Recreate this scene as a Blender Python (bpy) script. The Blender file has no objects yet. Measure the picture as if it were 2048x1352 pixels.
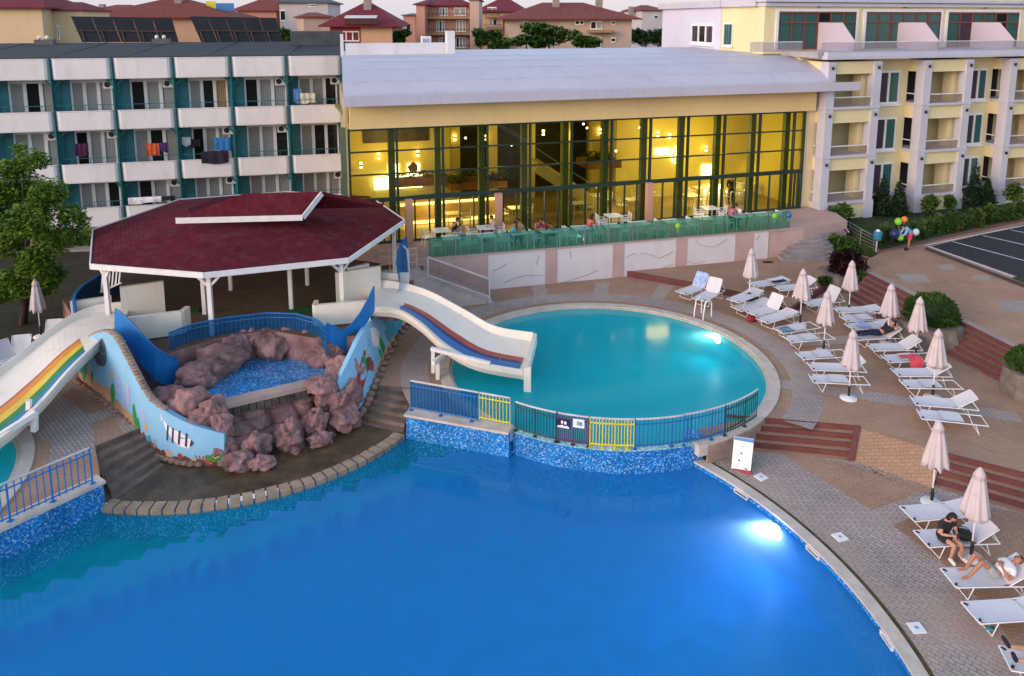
import bpy, bmesh, math, random
from mathutils import Vector, Matrix, noise, geometry
R = math.radians
SC = bpy.context.scene
COL = SC.collection
rnd = random.Random(7)
# ---------------------------------------------------------------- camera geometry (pixel of the 2048x1352 photo -> point of the place)
FP, YP, CX, HC = 1555., 300., 1024., 12.5
PITCH = math.atan((YP - 40.) / FP)
SPI, CPI = math.sin(PITCH), math.cos(PITCH)
def ray(x, y):
    a = (x - CX) / FP; b = -(y - YP) / FP
    return Vector((a, CPI + b * SPI, -SPI + b * CPI))
def G(x, y, z=0.):
    d = ray(x, y); t = (z - HC) / d.z
    return Vector((d.x * t, d.y * t, z))
def A(x, y, Y):
    d = ray(x, y); t = Y / d.y
    return Vector((d.x * t, Y, HC + d.z * t))
V = Vector
# ---------------------------------------------------------------- materials
def new_mat(name):
    m = bpy.data.materials.new(name); m.use_nodes = True
    nt = m.node_tree
    return m, nt, nt.nodes, nt.links, nt.nodes['Principled BSDF']
def bump_to(nt, b, fac, strength, dist=.02):
    bp = nt.nodes.new('ShaderNodeBump'); bp.inputs['Strength'].default_value = strength; bp.inputs['Distance'].default_value = dist
    nt.links.new(fac, bp.inputs['Height']); nt.links.new(bp.outputs[0], b.inputs['Normal'])
def pos_vec(nt, scale=(1, 1, 1), world=True, rotz=0):
    if world:
        g = nt.nodes.new('ShaderNodeNewGeometry').outputs['Position']
    else:
        g = nt.nodes.new('ShaderNodeTexCoord').outputs['Object']
    mp = nt.nodes.new('ShaderNodeMapping'); mp.inputs['Scale'].default_value = scale; mp.inputs['Rotation'].default_value = (0, 0, rotz)
    nt.links.new(g, mp.inputs[0])
    return mp.outputs[0]
def nz(nt, vec, scale, detail=4, rough=.6):
    n = nt.nodes.new('ShaderNodeTexNoise'); n.inputs['Scale'].default_value = scale; n.inputs['Detail'].default_value = detail; n.inputs['Roughness'].default_value = rough
    nt.links.new(vec, n.inputs['Vector']); return n.outputs['Fac']
def ramp(nt, fac, stops):
    r = nt.nodes.new('ShaderNodeValToRGB'); e = r.color_ramp.elements
    while len(e) < len(stops): e.new(.5)
    for el, (p, c) in zip(e, stops):
        el.position = p; el.color = (*c, 1)
    nt.links.new(fac, r.inputs[0]); return r.outputs[0]
def mixc(nt, fac, a, b, mode='MIX'):
    m = nt.nodes.new('ShaderNodeMix'); m.data_type = 'RGBA'; m.blend_type = mode
    for s, v in ((m.inputs[0], fac), (m.inputs[6], a), (m.inputs[7], b)):
        if hasattr(v, 'is_linked'): nt.links.new(v, s)
        else: s.default_value = v if isinstance(v, float) else (*v, 1)
    return m.outputs[2]
def sc(c, k): return tuple(min(1, x * k) for x in c)
MATS = {}
def M(name, c, rough=.7, var=.18, scale=1.5, bump=0, spec=.35, metal=0, stain=0, fine=0, world=True, stainc=None):
    if name in MATS: return MATS[name]
    m, nt, N, L, b = new_mat(name)
    v = pos_vec(nt, world=world)
    f = nz(nt, v, scale)
    col = ramp(nt, f, [(.3, sc(c, 1 - var)), (.7, sc(c, 1 + var))])
    if fine:
        f2 = nz(nt, v, scale * 14, 2)
        col = mixc(nt, ramp(nt, f2, [(.35, (0, 0, 0)), (.65, (1, 1, 1))]), col, mixc(nt, 1., col, (1 - fine,) * 3, 'MULTIPLY'))
    if stain:
        vs = pos_vec(nt, (1.6, 1.6, .35), world)
        f3 = nz(nt, vs, 1.1, 6, .7)
        col = mixc(nt, ramp(nt, f3, [(.52, (0, 0, 0)), (.72, (stain,) * 3)]), col, stainc or sc(c, .45))
    L.new(col, b.inputs['Base Color'])
    b.inputs['Roughness'].default_value = rough; b.inputs['Specular IOR Level'].default_value = spec; b.inputs['Metallic'].default_value = metal
    if bump: bump_to(nt, b, nz(nt, v, scale * 9, 5), bump)
    MATS[name] = m; return m
def brick_mat(name, c1, c2, mortar, sx, sy, rot=0, rough=.8, msize=.012, stain=.35, spots=None, tint=None):
    m, nt, N, L, b = new_mat(name)
    v = pos_vec(nt, (1, 1, 1), True, rot)
    t = N.new('ShaderNodeTexBrick'); L.new(v, t.inputs['Vector'])
    t.inputs['Color1'].default_value = (*c1, 1); t.inputs['Color2'].default_value = (*c2, 1); t.inputs['Mortar'].default_value = (*mortar, 1)
    t.inputs['Scale'].default_value = 1; t.inputs['Mortar Size'].default_value = msize; t.inputs['Brick Width'].default_value = sx; t.inputs['Row Height'].default_value = sy
    t.inputs['Bias'].default_value = 0.
    f = nz(nt, v, .45, 6, .65)
    col = mixc(nt, 1., t.outputs[0], ramp(nt, f, [(.3, (1 - stain,) * 3), (.65, (1.12, 1.12, 1.12))]), 'MULTIPLY')
    if tint:
        f2 = nz(nt, v, .22, 3)
        col = mixc(nt, ramp(nt, f2, [(.45, (0, 0, 0)), (.62, (.7, .7, .7))]), col, tint)
    f4 = nz(nt, v, 26, 3)
    col = mixc(nt, 1., col, ramp(nt, f4, [(.3, (.8, .8, .8)), (.7, (1.15, 1.15, 1.15))]), 'MULTIPLY')
    L.new(col, b.inputs['Base Color']); b.inputs['Roughness'].default_value = rough; b.inputs['Specular IOR Level'].default_value = .25
    bump_to(nt, b, t.outputs['Fac'], -.4, .01)
    MATS[name] = m; return m
def mosaic_mat(name, cols, cell=.045, rough=.25, band=None):
    m, nt, N, L, b = new_mat(name)
    v = pos_vec(nt, (1 / cell,) * 3)
    fl = N.new('ShaderNodeVectorMath'); fl.operation = 'FLOOR'; L.new(v, fl.inputs[0])
    wn = N.new('ShaderNodeTexWhiteNoise'); wn.noise_dimensions = '3D'; L.new(fl.outputs[0], wn.inputs['Vector'])
    n = len(cols)
    col = ramp(nt, wn.outputs['Value'], [(p, c) for p, c in cols])
    f = nz(nt, pos_vec(nt), 1.6, 4)
    col = mixc(nt, 1., col, ramp(nt, f, [(.3, (.72, .72, .72)), (.7, (1.25, 1.25, 1.25))]), 'MULTIPLY')
    L.new(col, b.inputs['Base Color']); b.inputs['Roughness'].default_value = rough; b.inputs['Specular IOR Level'].default_value = .5 if rough < .35 else .05
    MATS[name] = m; return m
def emit_mat(name, c, s):
    m, nt, N, L, b = new_mat(name)
    b.inputs['Base Color'].default_value = (*c, 1); b.inputs['Emission Color'].default_value = (*c, 1); b.inputs['Emission Strength'].default_value = s
    MATS[name] = m; return m
def clear_mat(name, tint, ior=1.33, rough=0.0, bump=0, bscale=2., haze=None, hazef=0., glow=False):
    """thin clear sheet: light passes with a tint, the surface mirrors by Fresnel"""
    m, nt, N, L, b = new_mat(name)
    N.remove(b); out = N['Material Output']
    t = N.new('ShaderNodeBsdfTransparent'); t.inputs[0].default_value = (*tint, 1)
    g = N.new('ShaderNodeBsdfGlossy'); g.inputs['Roughness'].default_value = rough
    fr = N.new('ShaderNodeFresnel'); fr.inputs['IOR'].default_value = ior
    if bump:
        bp = N.new('ShaderNodeBump'); bp.inputs['Strength'].default_value = bump; bp.inputs['Distance'].default_value = .05
        L.new(nz(nt, pos_vec(nt, (1, 1, 1)), bscale, 3), bp.inputs['Height'])
        L.new(bp.outputs[0], g.inputs['Normal']); L.new(bp.outputs[0], fr.inputs['Normal'])
    base = t.outputs[0]
    if haze:
        d = N.new('ShaderNodeBsdfDiffuse'); d.inputs[0].default_value = (*haze, 1)
        if glow:
            tl = N.new('ShaderNodeBsdfTranslucent'); tl.inputs[0].default_value = (.22, min(1, haze[1] * 1.5), .72, 1); md_ = N.new('ShaderNodeMixShader'); md_.inputs[0].default_value = .25; L.new(d.outputs[0], md_.inputs[1]); L.new(tl.outputs[0], md_.inputs[2]); d = md_
        mm = N.new('ShaderNodeMixShader'); mm.inputs[0].default_value = hazef
        L.new(t.outputs[0], mm.inputs[1]); L.new(d.outputs[0], mm.inputs[2]); base = mm.outputs[0]
    bf = N.new('ShaderNodeNewGeometry'); inv = N.new('ShaderNodeMath'); inv.operation = 'SUBTRACT'; inv.inputs[0].default_value = 1.; L.new(bf.outputs['Backfacing'], inv.inputs[1])
    mu_ = N.new('ShaderNodeMath'); mu_.operation = 'MULTIPLY'; L.new(fr.outputs[0], mu_.inputs[0]); L.new(inv.outputs[0], mu_.inputs[1])
    mx = N.new('ShaderNodeMixShader'); L.new(mu_.outputs[0], mx.inputs[0]); L.new(base, mx.inputs[1]); L.new(g.outputs[0], mx.inputs[2])
    L.new(mx.outputs[0], out.inputs['Surface'])
    MATS[name] = m; return m
def leaf_mat(name, c1, c2, rough=.6):
    m, nt, N, L, b = new_mat(name)
    v = pos_vec(nt)
    f = nz(nt, v, 1.3, 3); wn = N.new('ShaderNodeTexWhiteNoise'); L.new(pos_vec(nt, (9, 9, 9)), wn.inputs['Vector'])
    col = ramp(nt, f, [(.3, c1), (.7, c2)])
    col = mixc(nt, 1., col, ramp(nt, nz(nt, v, 16, 1), [(.3, (.6, .6, .6)), (.7, (1.45, 1.45, 1.3))]), 'MULTIPLY')
    L.new(col, b.inputs['Base Color']); b.inputs['Roughness'].default_value = rough; b.inputs['Specular IOR Level'].default_value = .2
    MATS[name] = m; return m
# ---------------------------------------------------------------- mesh builder
class MB:
    def __init__(s): s.v = []; s.f = []; s.m = []
    def _add(s, vs, fs, m=0):
        o = len(s.v); s.v += [tuple(p) for p in vs]
        for f in fs: s.f.append(tuple(i + o for i in f)); s.m.append(m)
        return s
    def poly(s, pts, m=0): return s._add(pts, [tuple(range(len(pts)))], m)
    def hexa(s, b, t, m=0, mt=None):
        n = len(b); vs = list(b) + list(t)
        s._add(vs, [tuple(range(n))[::-1]] + [(i, (i + 1) % n, n + (i + 1) % n, n + i) for i in range(n)], m)
        s._add(t, [tuple(range(n))], m if mt is None else mt); return s
    def box(s, c, sz, rz=0, m=0):
        c = V(c); hx, hy, hz = sz[0] / 2, sz[1] / 2, sz[2] / 2
        rot = Matrix.Rotation(rz, 3, 'Z')
        q = [(-hx, -hy), (hx, -hy), (hx, hy), (-hx, hy)]
        return s.hexa([c + rot @ V((x, y, -hz)) for x, y in q], [c + rot @ V((x, y, hz)) for x, y in q], m)
    def prism(s, pts, z0, z1, m=0, mt=None):
        return s.hexa([(p[0], p[1], z0) for p in pts], [(p[0], p[1], z1) for p in pts], m, mt)
    def bar(s, p, q, w=.05, h=None, m=0):
        p, q = V(p), V(q); h = h or w; d = (q - p).normalized()
        up = V((0, 0, 1)) if abs(d.z) < .95 else V((0, 1, 0))
        a = d.cross(up).normalized() * w / 2; b = a.cross(d).normalized() * h / 2
        return s.hexa([p - a - b, p + a - b, p + a + b, p - a + b], [q - a - b, q + a - b, q + a + b, q - a + b], m)
    def tube(s, path, r, n=8, m=0):
        path = [V(p) for p in path]; rs = r if isinstance(r, (list, tuple)) else [r] * len(path)
        vs = []; ref = None
        for i, p in enumerate(path):
            d = (path[min(i + 1, len(path) - 1)] - path[max(i - 1, 0)]).normalized()
            if ref is None: ref = V((0, 0, 1)) if abs(d.z) < .9 else V((1, 0, 0))
            a = d.cross(ref).normalized(); b = a.cross(d).normalized(); ref = b
            vs += [p + (a * math.cos(k * 2 * math.pi / n) + b * math.sin(k * 2 * math.pi / n)) * rs[i] for k in range(n)]
        fs = [(i * n + k, i * n + (k + 1) % n, (i + 1) * n + (k + 1) % n, (i + 1) * n + k) for i in range(len(path) - 1) for k in range(n)]
        fs += [tuple(range(n))[::-1], tuple(range((len(path) - 1) * n, len(path) * n))]
        return s._add(vs, fs, m)
    def lathe(s, prof, c=(0, 0, 0), n=16, m=0, wob=None):
        vs = []
        for j, (r, z) in enumerate(prof):
            for k in range(n):
                a = k * 2 * math.pi / n; rr = r * (wob(a, j / (len(prof) - 1)) if wob else 1)
                vs.append((c[0] + rr * math.cos(a), c[1] + rr * math.sin(a), c[2] + z))
        fs = [(j * n + k, j * n + (k + 1) % n, (j + 1) * n + (k + 1) % n, (j + 1) * n + k) for j in range(len(prof) - 1) for k in range(n)]
        fs += [tuple(range(n))[::-1], tuple(range((len(prof) - 1) * n, len(prof) * n))]
        return s._add(vs, fs, m)
    def loft(s, secs, m=0, closed=False):
        n = len(secs[0]); vs = [p for q in secs for p in q]
        fs = [(i * n + k, i * n + (k + 1) % n, (i + 1) * n + (k + 1) % n, (i + 1) * n + k) for i in range(len(secs) - 1) for k in range(n if closed else n - 1)]
        if closed: fs += [tuple(range(n))[::-1], tuple(range((len(secs) - 1) * n, len(secs) * n))]
        return s._add(vs, fs, m)
    def blob(s, c, r, seed=0, amp=.25, sub=3, freq=1.6, m=0, rz=0, flat=0):
        bm = bmesh.new(); bmesh.ops.create_icosphere(bm, subdivisions=sub, radius=1)
        rot = Matrix.Rotation(rz, 3, 'Z'); c = V(c); off = V((seed * 3.1, seed * 7.7, seed * 1.3))
        vs = []
        for q in bm.verts:
            p = q.co.copy()
            k = 1 + amp * (noise.noise(p * freq + off) + .42 * noise.noise(p * freq * 2.3 + off) + .16 * noise.noise(p * freq * 5 + off))
            if flat:
                k -= flat * abs(noise.noise(p * freq * .8 + off * 2)); g_ = 1 - abs(noise.noise(p * freq * 1.25 + off * 3)) * 2.2
                if g_ > 0: k -= .09 * g_ ** 6
            p = V((p.x * r[0] * k, p.y * r[1] * k, p.z * r[2] * k))
            vs.append(c + rot @ p)
        fs = [tuple(x.index for x in f.verts) for f in bm.faces]; bm.free()
        return s._add(vs, fs, m)
    def tess(s, outer, holes, z, m=0):
        loops = [[V((p[0], p[1], 0)) for p in outer]] + [[V((p[0], p[1], 0)) for p in h] for h in holes]
        flat = [p for l in loops for p in l]
        return s._add([(p.x, p.y, z) for p in flat], geometry.tessellate_polygon(loops), m)
    def build(s, name, mats, parent=None, smooth=False, recalc=True):
        me = bpy.data.meshes.new(name); me.from_pydata(s.v, [], s.f)
        if not isinstance(mats, (list, tuple)): mats = [mats]
        for mm in mats: me.materials.append(mm)
        me.polygons.foreach_set('material_index', s.m)
        if recalc:
            bm = bmesh.new(); bm.from_mesh(me); bmesh.ops.recalc_face_normals(bm, faces=bm.faces)
            if all(abs(f.normal.z) > .99 for f in bm.faces):
                for f in bm.faces:
                    if f.normal.z < 0: f.normal_flip()
            bm.to_mesh(me); bm.free()
        if smooth: me.polygons.foreach_set('use_smooth', [True] * len(me.polygons))
        me.update()
        o = bpy.data.objects.new(name, me); COL.objects.link(o)
        if parent is not None:
            o.parent = parent
            w = V((0, 0, 0)); q = parent
            while q is not None: w += q.location; q = q.parent
            o.location = -w
        return o
def tag(o, label=None, cat=None, group=None, kind=None):
    for k, v in (('label', label), ('category', cat), ('group', group), ('kind', kind)):
        if v: o[k] = v
    return o
def thing(name, label, cat, loc=(0, 0, 0), group=None):
    o = bpy.data.objects.new(name, None); COL.objects.link(o); o.location = loc; o.empty_display_size = .2
    return tag(o, label, cat, group)
def kids(o): return [c for c in bpy.data.objects if c.parent == o]
KID = {}
def copy_tree(o, parent=None):
    c = o.copy(); COL.objects.link(c)
    if parent is not None: c.parent = parent
    if o.name not in KID: KID[o.name] = kids(o)
    for ch in KID[o.name]: copy_tree(ch, c)
    return c
def place(proto, used, loc, rz, label, group=None):
    o = proto if not used[0] else copy_tree(proto)
    used[0] = True
    o.location = loc; o.rotation_euler = (0, 0, rz); o['label'] = label
    if group: o['group'] = group
    return o
class Frame:
    """vertical facade frame: s along the wall, d out of the wall towards the pools, z up"""
    def __init__(s, o, ang):
        s.o = V((o[0], o[1], 0)); a = R(ang); s.u = V((math.cos(a), math.sin(a), 0)); s.n = V((math.sin(a), -math.cos(a), 0)); s.a = a
    def p(s, a, d, z): return s.o + s.u * a + s.n * d + V((0, 0, z))
    def box(s, mb, s0, s1, d0, d1, z0, z1, m=0):
        q = [(s0, d0), (s1, d0), (s1, d1), (s0, d1)]
        return mb.hexa([s.p(a, d, z0) for a, d in q], [s.p(a, d, z1) for a, d in q], m)
    def hit(s, x, y, d=0):
        r = ray(x, y); o = s.o + s.n * d; t = o.dot(s.n) / r.dot(s.n)
        p = r * t; p.z += HC
        return (p - V((o.x, o.y, 0))).dot(s.u), p.z
def arc(c, r, a0, a1, n=24): return [V((c[0] + r * math.cos(R(a0 + (a1 - a0) * i / n)), c[1] + r * math.sin(R(a0 + (a1 - a0) * i / n)), 0)) for i in range(n + 1)]
def leaf_cloud(mb, clumps, n, size, seed=1, m=0, flat=.5, fill=.75):
    r = random.Random(seed); tot = sum(c[1][0] * c[1][1] * c[1][2] for c in clumps) ** 1
    for c, rad in clumps:
        k = max(10, int(n * rad[0] * rad[1] * rad[2] / tot))
        for _ in range(k):
            d = V((r.gauss(0, 1), r.gauss(0, 1), r.gauss(0, 1))).normalized()
            q = r.random() ** (1 - fill)
            q *= .8 + .35 * noise.noise(d * 2.2 + V(c))
            p = V((c[0] + d.x * rad[0] * q, c[1] + d.y * rad[1] * q, c[2] + d.z * rad[2] * q))
            s = size * r.uniform(.6, 1.4)
            a = V((r.uniform(-1, 1), r.uniform(-1, 1), r.uniform(-flat, flat))).normalized()
            b = a.cross(V((r.uniform(-.6, .6), r.uniform(-.6, .6), 1))).normalized()
            mb._add([p - a * s, p + b * s * .45, p + a * s, p - b * s * .45], [(0, 1, 2, 3)], m)
    return mb
# ---------------------------------------------------------------- palette (real-world base colours)
WHITE = M('white_paint', (.74, .71, .70), .55, .05, .8, stain=.12)
WHITEP = M('white_plaster', (.72, .69, .70), .8, .06, .6, stain=.25)
CREAM = M('cream_plaster', (.74, .60, .36), .8, .06, .5, stain=.15)
YELLOW = M('yellow_fascia', (.76, .54, .25), .75, .05, .4, stain=.1)
TEAL = M('teal_paint', (.015, .16, .18), .5, .2, 2)
TEALW = M('teal_wall', (.08, .28, .33), .7, .15, 1.5)
DARKROOF = M('bitumen_roof', (.035, .037, .045), .85, .25, .8, .3, stain=.3, stainc=(.06, .06, .065))
GREYROOF = M('grey_metal_roof', (.50, .475, .55), .5, .05, .5, stain=.2)
def shingle(m, row=.034):
    nt = m.node_tree; b = nt.nodes['Principled BSDF']; c0 = b.inputs['Base Color'].links[0].from_socket
    g = nt.nodes.new('ShaderNodeNewGeometry'); s_ = nt.nodes.new('ShaderNodeSeparateXYZ'); nt.links.new(g.outputs['Position'], s_.inputs[0])
    w_ = nt.nodes.new('ShaderNodeMath'); w_.operation = 'MULTIPLY'; w_.inputs[1].default_value = 1 / row; nt.links.new(s_.outputs['Z'], w_.inputs[0])
    f_ = nt.nodes.new('ShaderNodeMath'); f_.operation = 'FRACT'; nt.links.new(w_.outputs[0], f_.inputs[0])
    nt.links.new(mixc(nt, 1., c0, ramp(nt, f_.outputs[0], [(.0, (.62, .62, .62)), (.22, (1., 1., 1.)), (.9, (1.12, 1.1, 1.1))]), 'MULTIPLY'), b.inputs['Base Color'])
    return m
REDROOF = M('burgundy_shingle', (.125, .0155, .026), .95, .25, 2.5, .6, .1, fine=.35, stain=.5, stainc=(.12, .075, .065)); shingle(REDROOF)
TILE = M('clay_tile', (.24, .048, .03), .8, .35, 3, .6, fine=.4)
TILED = M('wine_tile', (.19, .016, .026), .8, .3, 3, .5, fine=.3)
WOODP = M('white_timber', (.72, .69, .68), .6, .08, 3)
BLUEF = M('blue_fence_paint', (.012, .13, .36), .45, .15, 4)
BLUEN = M('blue_sheet', (.012, .17, .48), .5, .15, 1.2)
YELF = M('yellow_fence_paint', (.62, .55, .03), .45, .1, 4)
DGREENF = M('dark_green_fence_paint', (.012, .05, .055), .45, .1, 4)
PURPF = M('maroon_fence_paint', (.10, .02, .05), .45, .1, 4)
STEEL = M('steel', (.55, .55, .56), .3, .08, 4, metal=1)
PLAST = M('white_plastic', (.78, .77, .78), .4, .04, 3)
MESHW = M('white_sling', (.64, .61, .64), .75, .05, 5, world=False)
CANVAS = M('parasol_canvas', (.53, .45, .46), .85, .08, 3, world=False)
BLACKP = M('black_plastic', (.02, .02, .022), .5, .1, 4)
CONC = M('concrete', (.32, .27, .25), .9, .2, 2, .3, stain=.5, fine=.25)
CREAMFG = M('cream_fibreglass', (.80, .72, .62), .35, .05, .8, stain=.2)
ROCK = M('pink_rock', (.30, .165, .16), .9, .45, 1.3, 1., fine=.25, stain=.85, stainc=(.12, .085, .08))
GLASSD = M('dark_glass', (.02, .03, .03), .08, .3, .8, spec=.6)
CURT = M('net_curtain', (.36, .31, .29), .8, .25, 3.5, spec=.2)
WARMC = M('lit_orange_curtain', (.55, .30, .12), .8, .2, 3)
SKINM = M('skin', (.48, .25, .17), .55, .08, 6, world=False)
SKIN2 = M('tanned_skin', (.38, .17, .10), .55, .08, 6, world=False)
HAIR = M('dark_hair', (.015, .011, .010), .6, .2, 20, world=False)
PINKT = M('pink_terrace_stone', (.48, .33, .30), .8, .1, .8, stain=.15)
KERB = M('red_kerb', (.155, .05, .045), .85, .2, 2, .3, stain=.3)
PAVT = brick_mat('tan_paving', (.43, .255, .165), (.38, .225, .145), (.30, .18, .12), .22, .11, .3, stain=.2)
PAVG = brick_mat('grey_paving', (.46, .375, .345), (.385, .31, .285), (.25, .195, .175), .24, .12, .8, msize=.014, stain=.2, tint=(.42, .29, .22))
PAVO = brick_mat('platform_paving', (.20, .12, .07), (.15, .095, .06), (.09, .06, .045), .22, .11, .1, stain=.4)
FLAG = M('wet_flagstone', (.095, .058, .028), .4, .55, 2.2, .3, fine=.3, spec=.4)
BLOCK = M('sandstone_block', (.40, .29, .20), .85, .25, 3, .4, fine=.3)
COPE = M('pale_coping', (.55, .47, .40), .7, .15, 2, stain=.35)
ASPH = M('asphalt', (.030, .033, .040), .9, .25, 3, .3, fine=.3)
LAWN = M('lawn', (.030, .062, .014), .95, .45, 1.3, .6, fine=.5)
SOIL = M('dry_lawn', (.045, .040, .018), .95, .4, .7, .5, fine=.5, stain=.5, stainc=(.06, .04, .022))
MOSB = mosaic_mat('blue_mosaic', [(0, (.008, .10, .34)), (.6, (.02, .19, .50)), (.85, (.06, .30, .62)), (1., (.35, .54, .72))], .036)
MOSF = mosaic_mat('deep_blue_tile', [(0, (.003, .19, .60)), (.5, (.003, .20, .62)), (.95, (.003, .21, .64))], .25, .4)
MOSS = mosaic_mat('shallow_teal_tile', [(0, (.005, .34, .41)), (.5, (.005, .355, .43)), (.95, (.006, .37, .45))], .25, .4)
MOST = mosaic_mat('turquoise_tile', [(0, (.005, .34, .46)), (.5, (.006, .36, .48)), (.95, (.007, .38, .50))], .25, .4)
WATER = clear_mat('water', (.80, .96, 1.), 1.22, .06, .03, 2., haze=(.018, .275, .62), hazef=.66, glow=True)
WATERS = clear_mat('shallow_pool_water', (.80, .97, 1.), 1.22, .03, .03, 2., haze=(.010, .34, .43), hazef=.42, glow=True)
WATERT = clear_mat('turquoise_water', (.80, .98, 1.), 1.22, .09, .03, 2., haze=(.016, .57, .66), hazef=.62, glow=True)
WATERC = clear_mat('shallow_water', (.88, .97, 1.), 1.3, .03, .05, 4.)
# ================================================================ SETTING: ground, decks, pools
def struct(mb, name, mats, **k): return tag(mb.build(name, mats, **k), kind='structure')
RC, RR = (3.45, 27.0), 5.75            # round pool
LC = (-19.3, 18.0)                     # its twin on the left
MC, MR = (-3.6, 14.05), 12.03          # big pool (right-hand arc)
BC, BR_ = (-9.85, 26.4), 7.2           # arc of sandstone blocks
WATER_Z, LOW = -.75, -.6
def on(c, r, a): return V((c[0] + r * math.cos(R(a)), c[1] + r * math.sin(R(a)), 0))
WR0, WR1 = V((-3.35, 23.2, 0)), V((-.06, 22.1, 0))     # straight mosaic wall, right
WL0, WL1 = V((-11.25, 19.5, 0)), V((-13.14, 16.9, 0))  # and left
aR1 = math.degrees(math.atan2(WR1.y - RC[1], WR1.x - RC[0]))
aR0 = math.degrees(math.atan2(22.05 - RC[1], 5.55 - RC[0]))
aL1 = math.degrees(math.atan2(WL1.y - LC[1], WL1.x - LC[0])); aL0 = -68.
# upper deck, one simple outline running along the pools' rims
s2 = [G(1510, 835), G(1710, 852)]; s3 = [G(1885, 905), G(2048, 945)]
rs_t = [G(822, 778), G(745, 770)]; ls_t = [G(285, 855), G(190, 893)]
deck = [V((60, -16, 0)), V((60, 62, 0)), V((-60, 62, 0)), V((-60, -16, 0)), V((-40, -16, 0)), V((-18, 8, 0))]
deck += arc(LC, RR + .3, aL0 - 0, -360 + aL1, 40)[0:]
deck += [WL0, ls_t[1], ls_t[0], V((-10.6, 23.6, 0)), V((-6.2, 25.2, 0)), rs_t[1], rs_t[0], WR0]
deck += arc(RC, RR + .3, aR1, aR0 - 360, 60)
deck += [V((5.75, 22.35, 0)), s2[0], s2[1], s3[0], s3[1], V((22, 15, 0)), V((34, -16, 0))]
mb = MB(); mb.tess(deck, [], 0.)
struct(mb, 'pool_deck', [PAVT])
# wall of the step in level
mb = MB()
for p, q in ((s2[1], s3[0]),):
    pass
# ground reaching the horizon, open where the site lies
mb = MB(); mb.tess([(-900, -300), (900, -300), (900, 1500), (-900, 1500)], [[(-59, -15), (59, -15), (59, 61), (-59, 61)]], -.03)
struct(mb, 'ground', [SOIL])
# lower deck round the big pool
def marc(a0, a1, r=MR, n=40): return arc(MC, r, a0, a1, n)
low = marc(-80, 40.2) + [V((5.6, 22.1, 0)), V((5.75, 22.35, 0)), s2[0], s2[1], s3[0], s3[1], V((22, 15, 0)), V((34, -16, 0)), V((2, -16, 0))]
mb = MB(); mb.tess(low, [], LOW); struct(mb, 'lower_deck', [PAVG])
# tan paving inlaid in the lower deck
mb = MB(); mb.poly([G(1560, 905, LOW + .004), G(1690, 925, LOW + .004), G(1866, 978, LOW + .004), G(1742, 1020, LOW + .004)])
mb.poly([G(1900, 1000, LOW + .004), G(2120, 1040, LOW + .004), G(2160, 1300, LOW + .004), G(2048, 1330, LOW + .004), G(1990, 1230, LOW + .004), G(1880, 1120, LOW + .004), G(1785, 1050, LOW + .004)])
struct(mb, 'tan_paving', [PAVT])
mb = MB(); rl = random.Random(21)
for _ in range(90):
    a = rl.random(); p = G(1700 + 190 * a + rl.gauss(0, 18), 925 + 50 * a + rl.gauss(0, 9), LOW + .012); s_ = rl.uniform(.02, .05); r_ = rl.uniform(0, 3); mb.poly([p + V((s_ * math.cos(r_), s_ * math.sin(r_), .004)), p + V((-s_ * .4 * math.sin(r_), s_ * .4 * math.cos(r_), .0)), p - V((s_ * math.cos(r_), s_ * math.sin(r_), -.006)), p + V((s_ * .4 * math.sin(r_), -s_ * .4 * math.cos(r_), .0))])
tag(mb.build('fallen_leaves', [M('dry_leaf', (.05, .04, .015), .9, .5, 9)]), kind='stuff')
# grey walkways on the upper deck: ring round the pool and radial bands
mb = MB(); ring = [arc(RC, RR + .75, aR0 + 28, aR1 + 360 - 30, 60), arc(RC, RR + 1.75, aR0 + 28, aR1 + 360 - 30, 60)]
mb.loft([[a + V((0, 0, .004)), b + V((0, 0, .004))] for a, b in zip(*ring)])
def band(p, q, w0, w1, z=.0045):
    d = (q - p).normalized(); n = V((-d.y, d.x, 0))
    mb.poly([p - n * w0 + V((0, 0, z)), p + n * w0 + V((0, 0, z)), q + n * w1 + V((0, 0, z)), q - n * w1 + V((0, 0, z))])
band(G(1545, 765), G(2040, 835), .35, .35); band(G(1520, 690), G(1840, 670), .35, .4)
band(G(1085, 600), G(1075, 570), .3, .35); band(G(1200, 600), G(1205, 565), .3, .35); band(G(1310, 600), G(1335, 570), .3, .35)
lring = [arc(LC, RR + .75, 22, 80, 30), arc(LC, RR + 1.9, 22, 80, 30)]
mb.loft([[a + V((0, 0, .004)), b + V((0, 0, .004))] for a, b in zip(*lring)])
band(G(75, 875), G(225, 822), .3, .3); band(G(90, 800), G(140, 770), .3, .3)
pr = [G(150, 720), G(160, 765), G(200, 800), G(245, 850), G(282, 858), G(240, 800), G(215, 765), G(190, 700)]
mb.poly([p + V((0, 0, .0052)) for p in (G(128, 745), G(140, 770), G(185, 795), G(215, 815), G(247, 865), G(284, 856), G(258, 815), G(215, 780), G(165, 758))])
struct(mb, 'grey_walkway', [PAVG])
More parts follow.
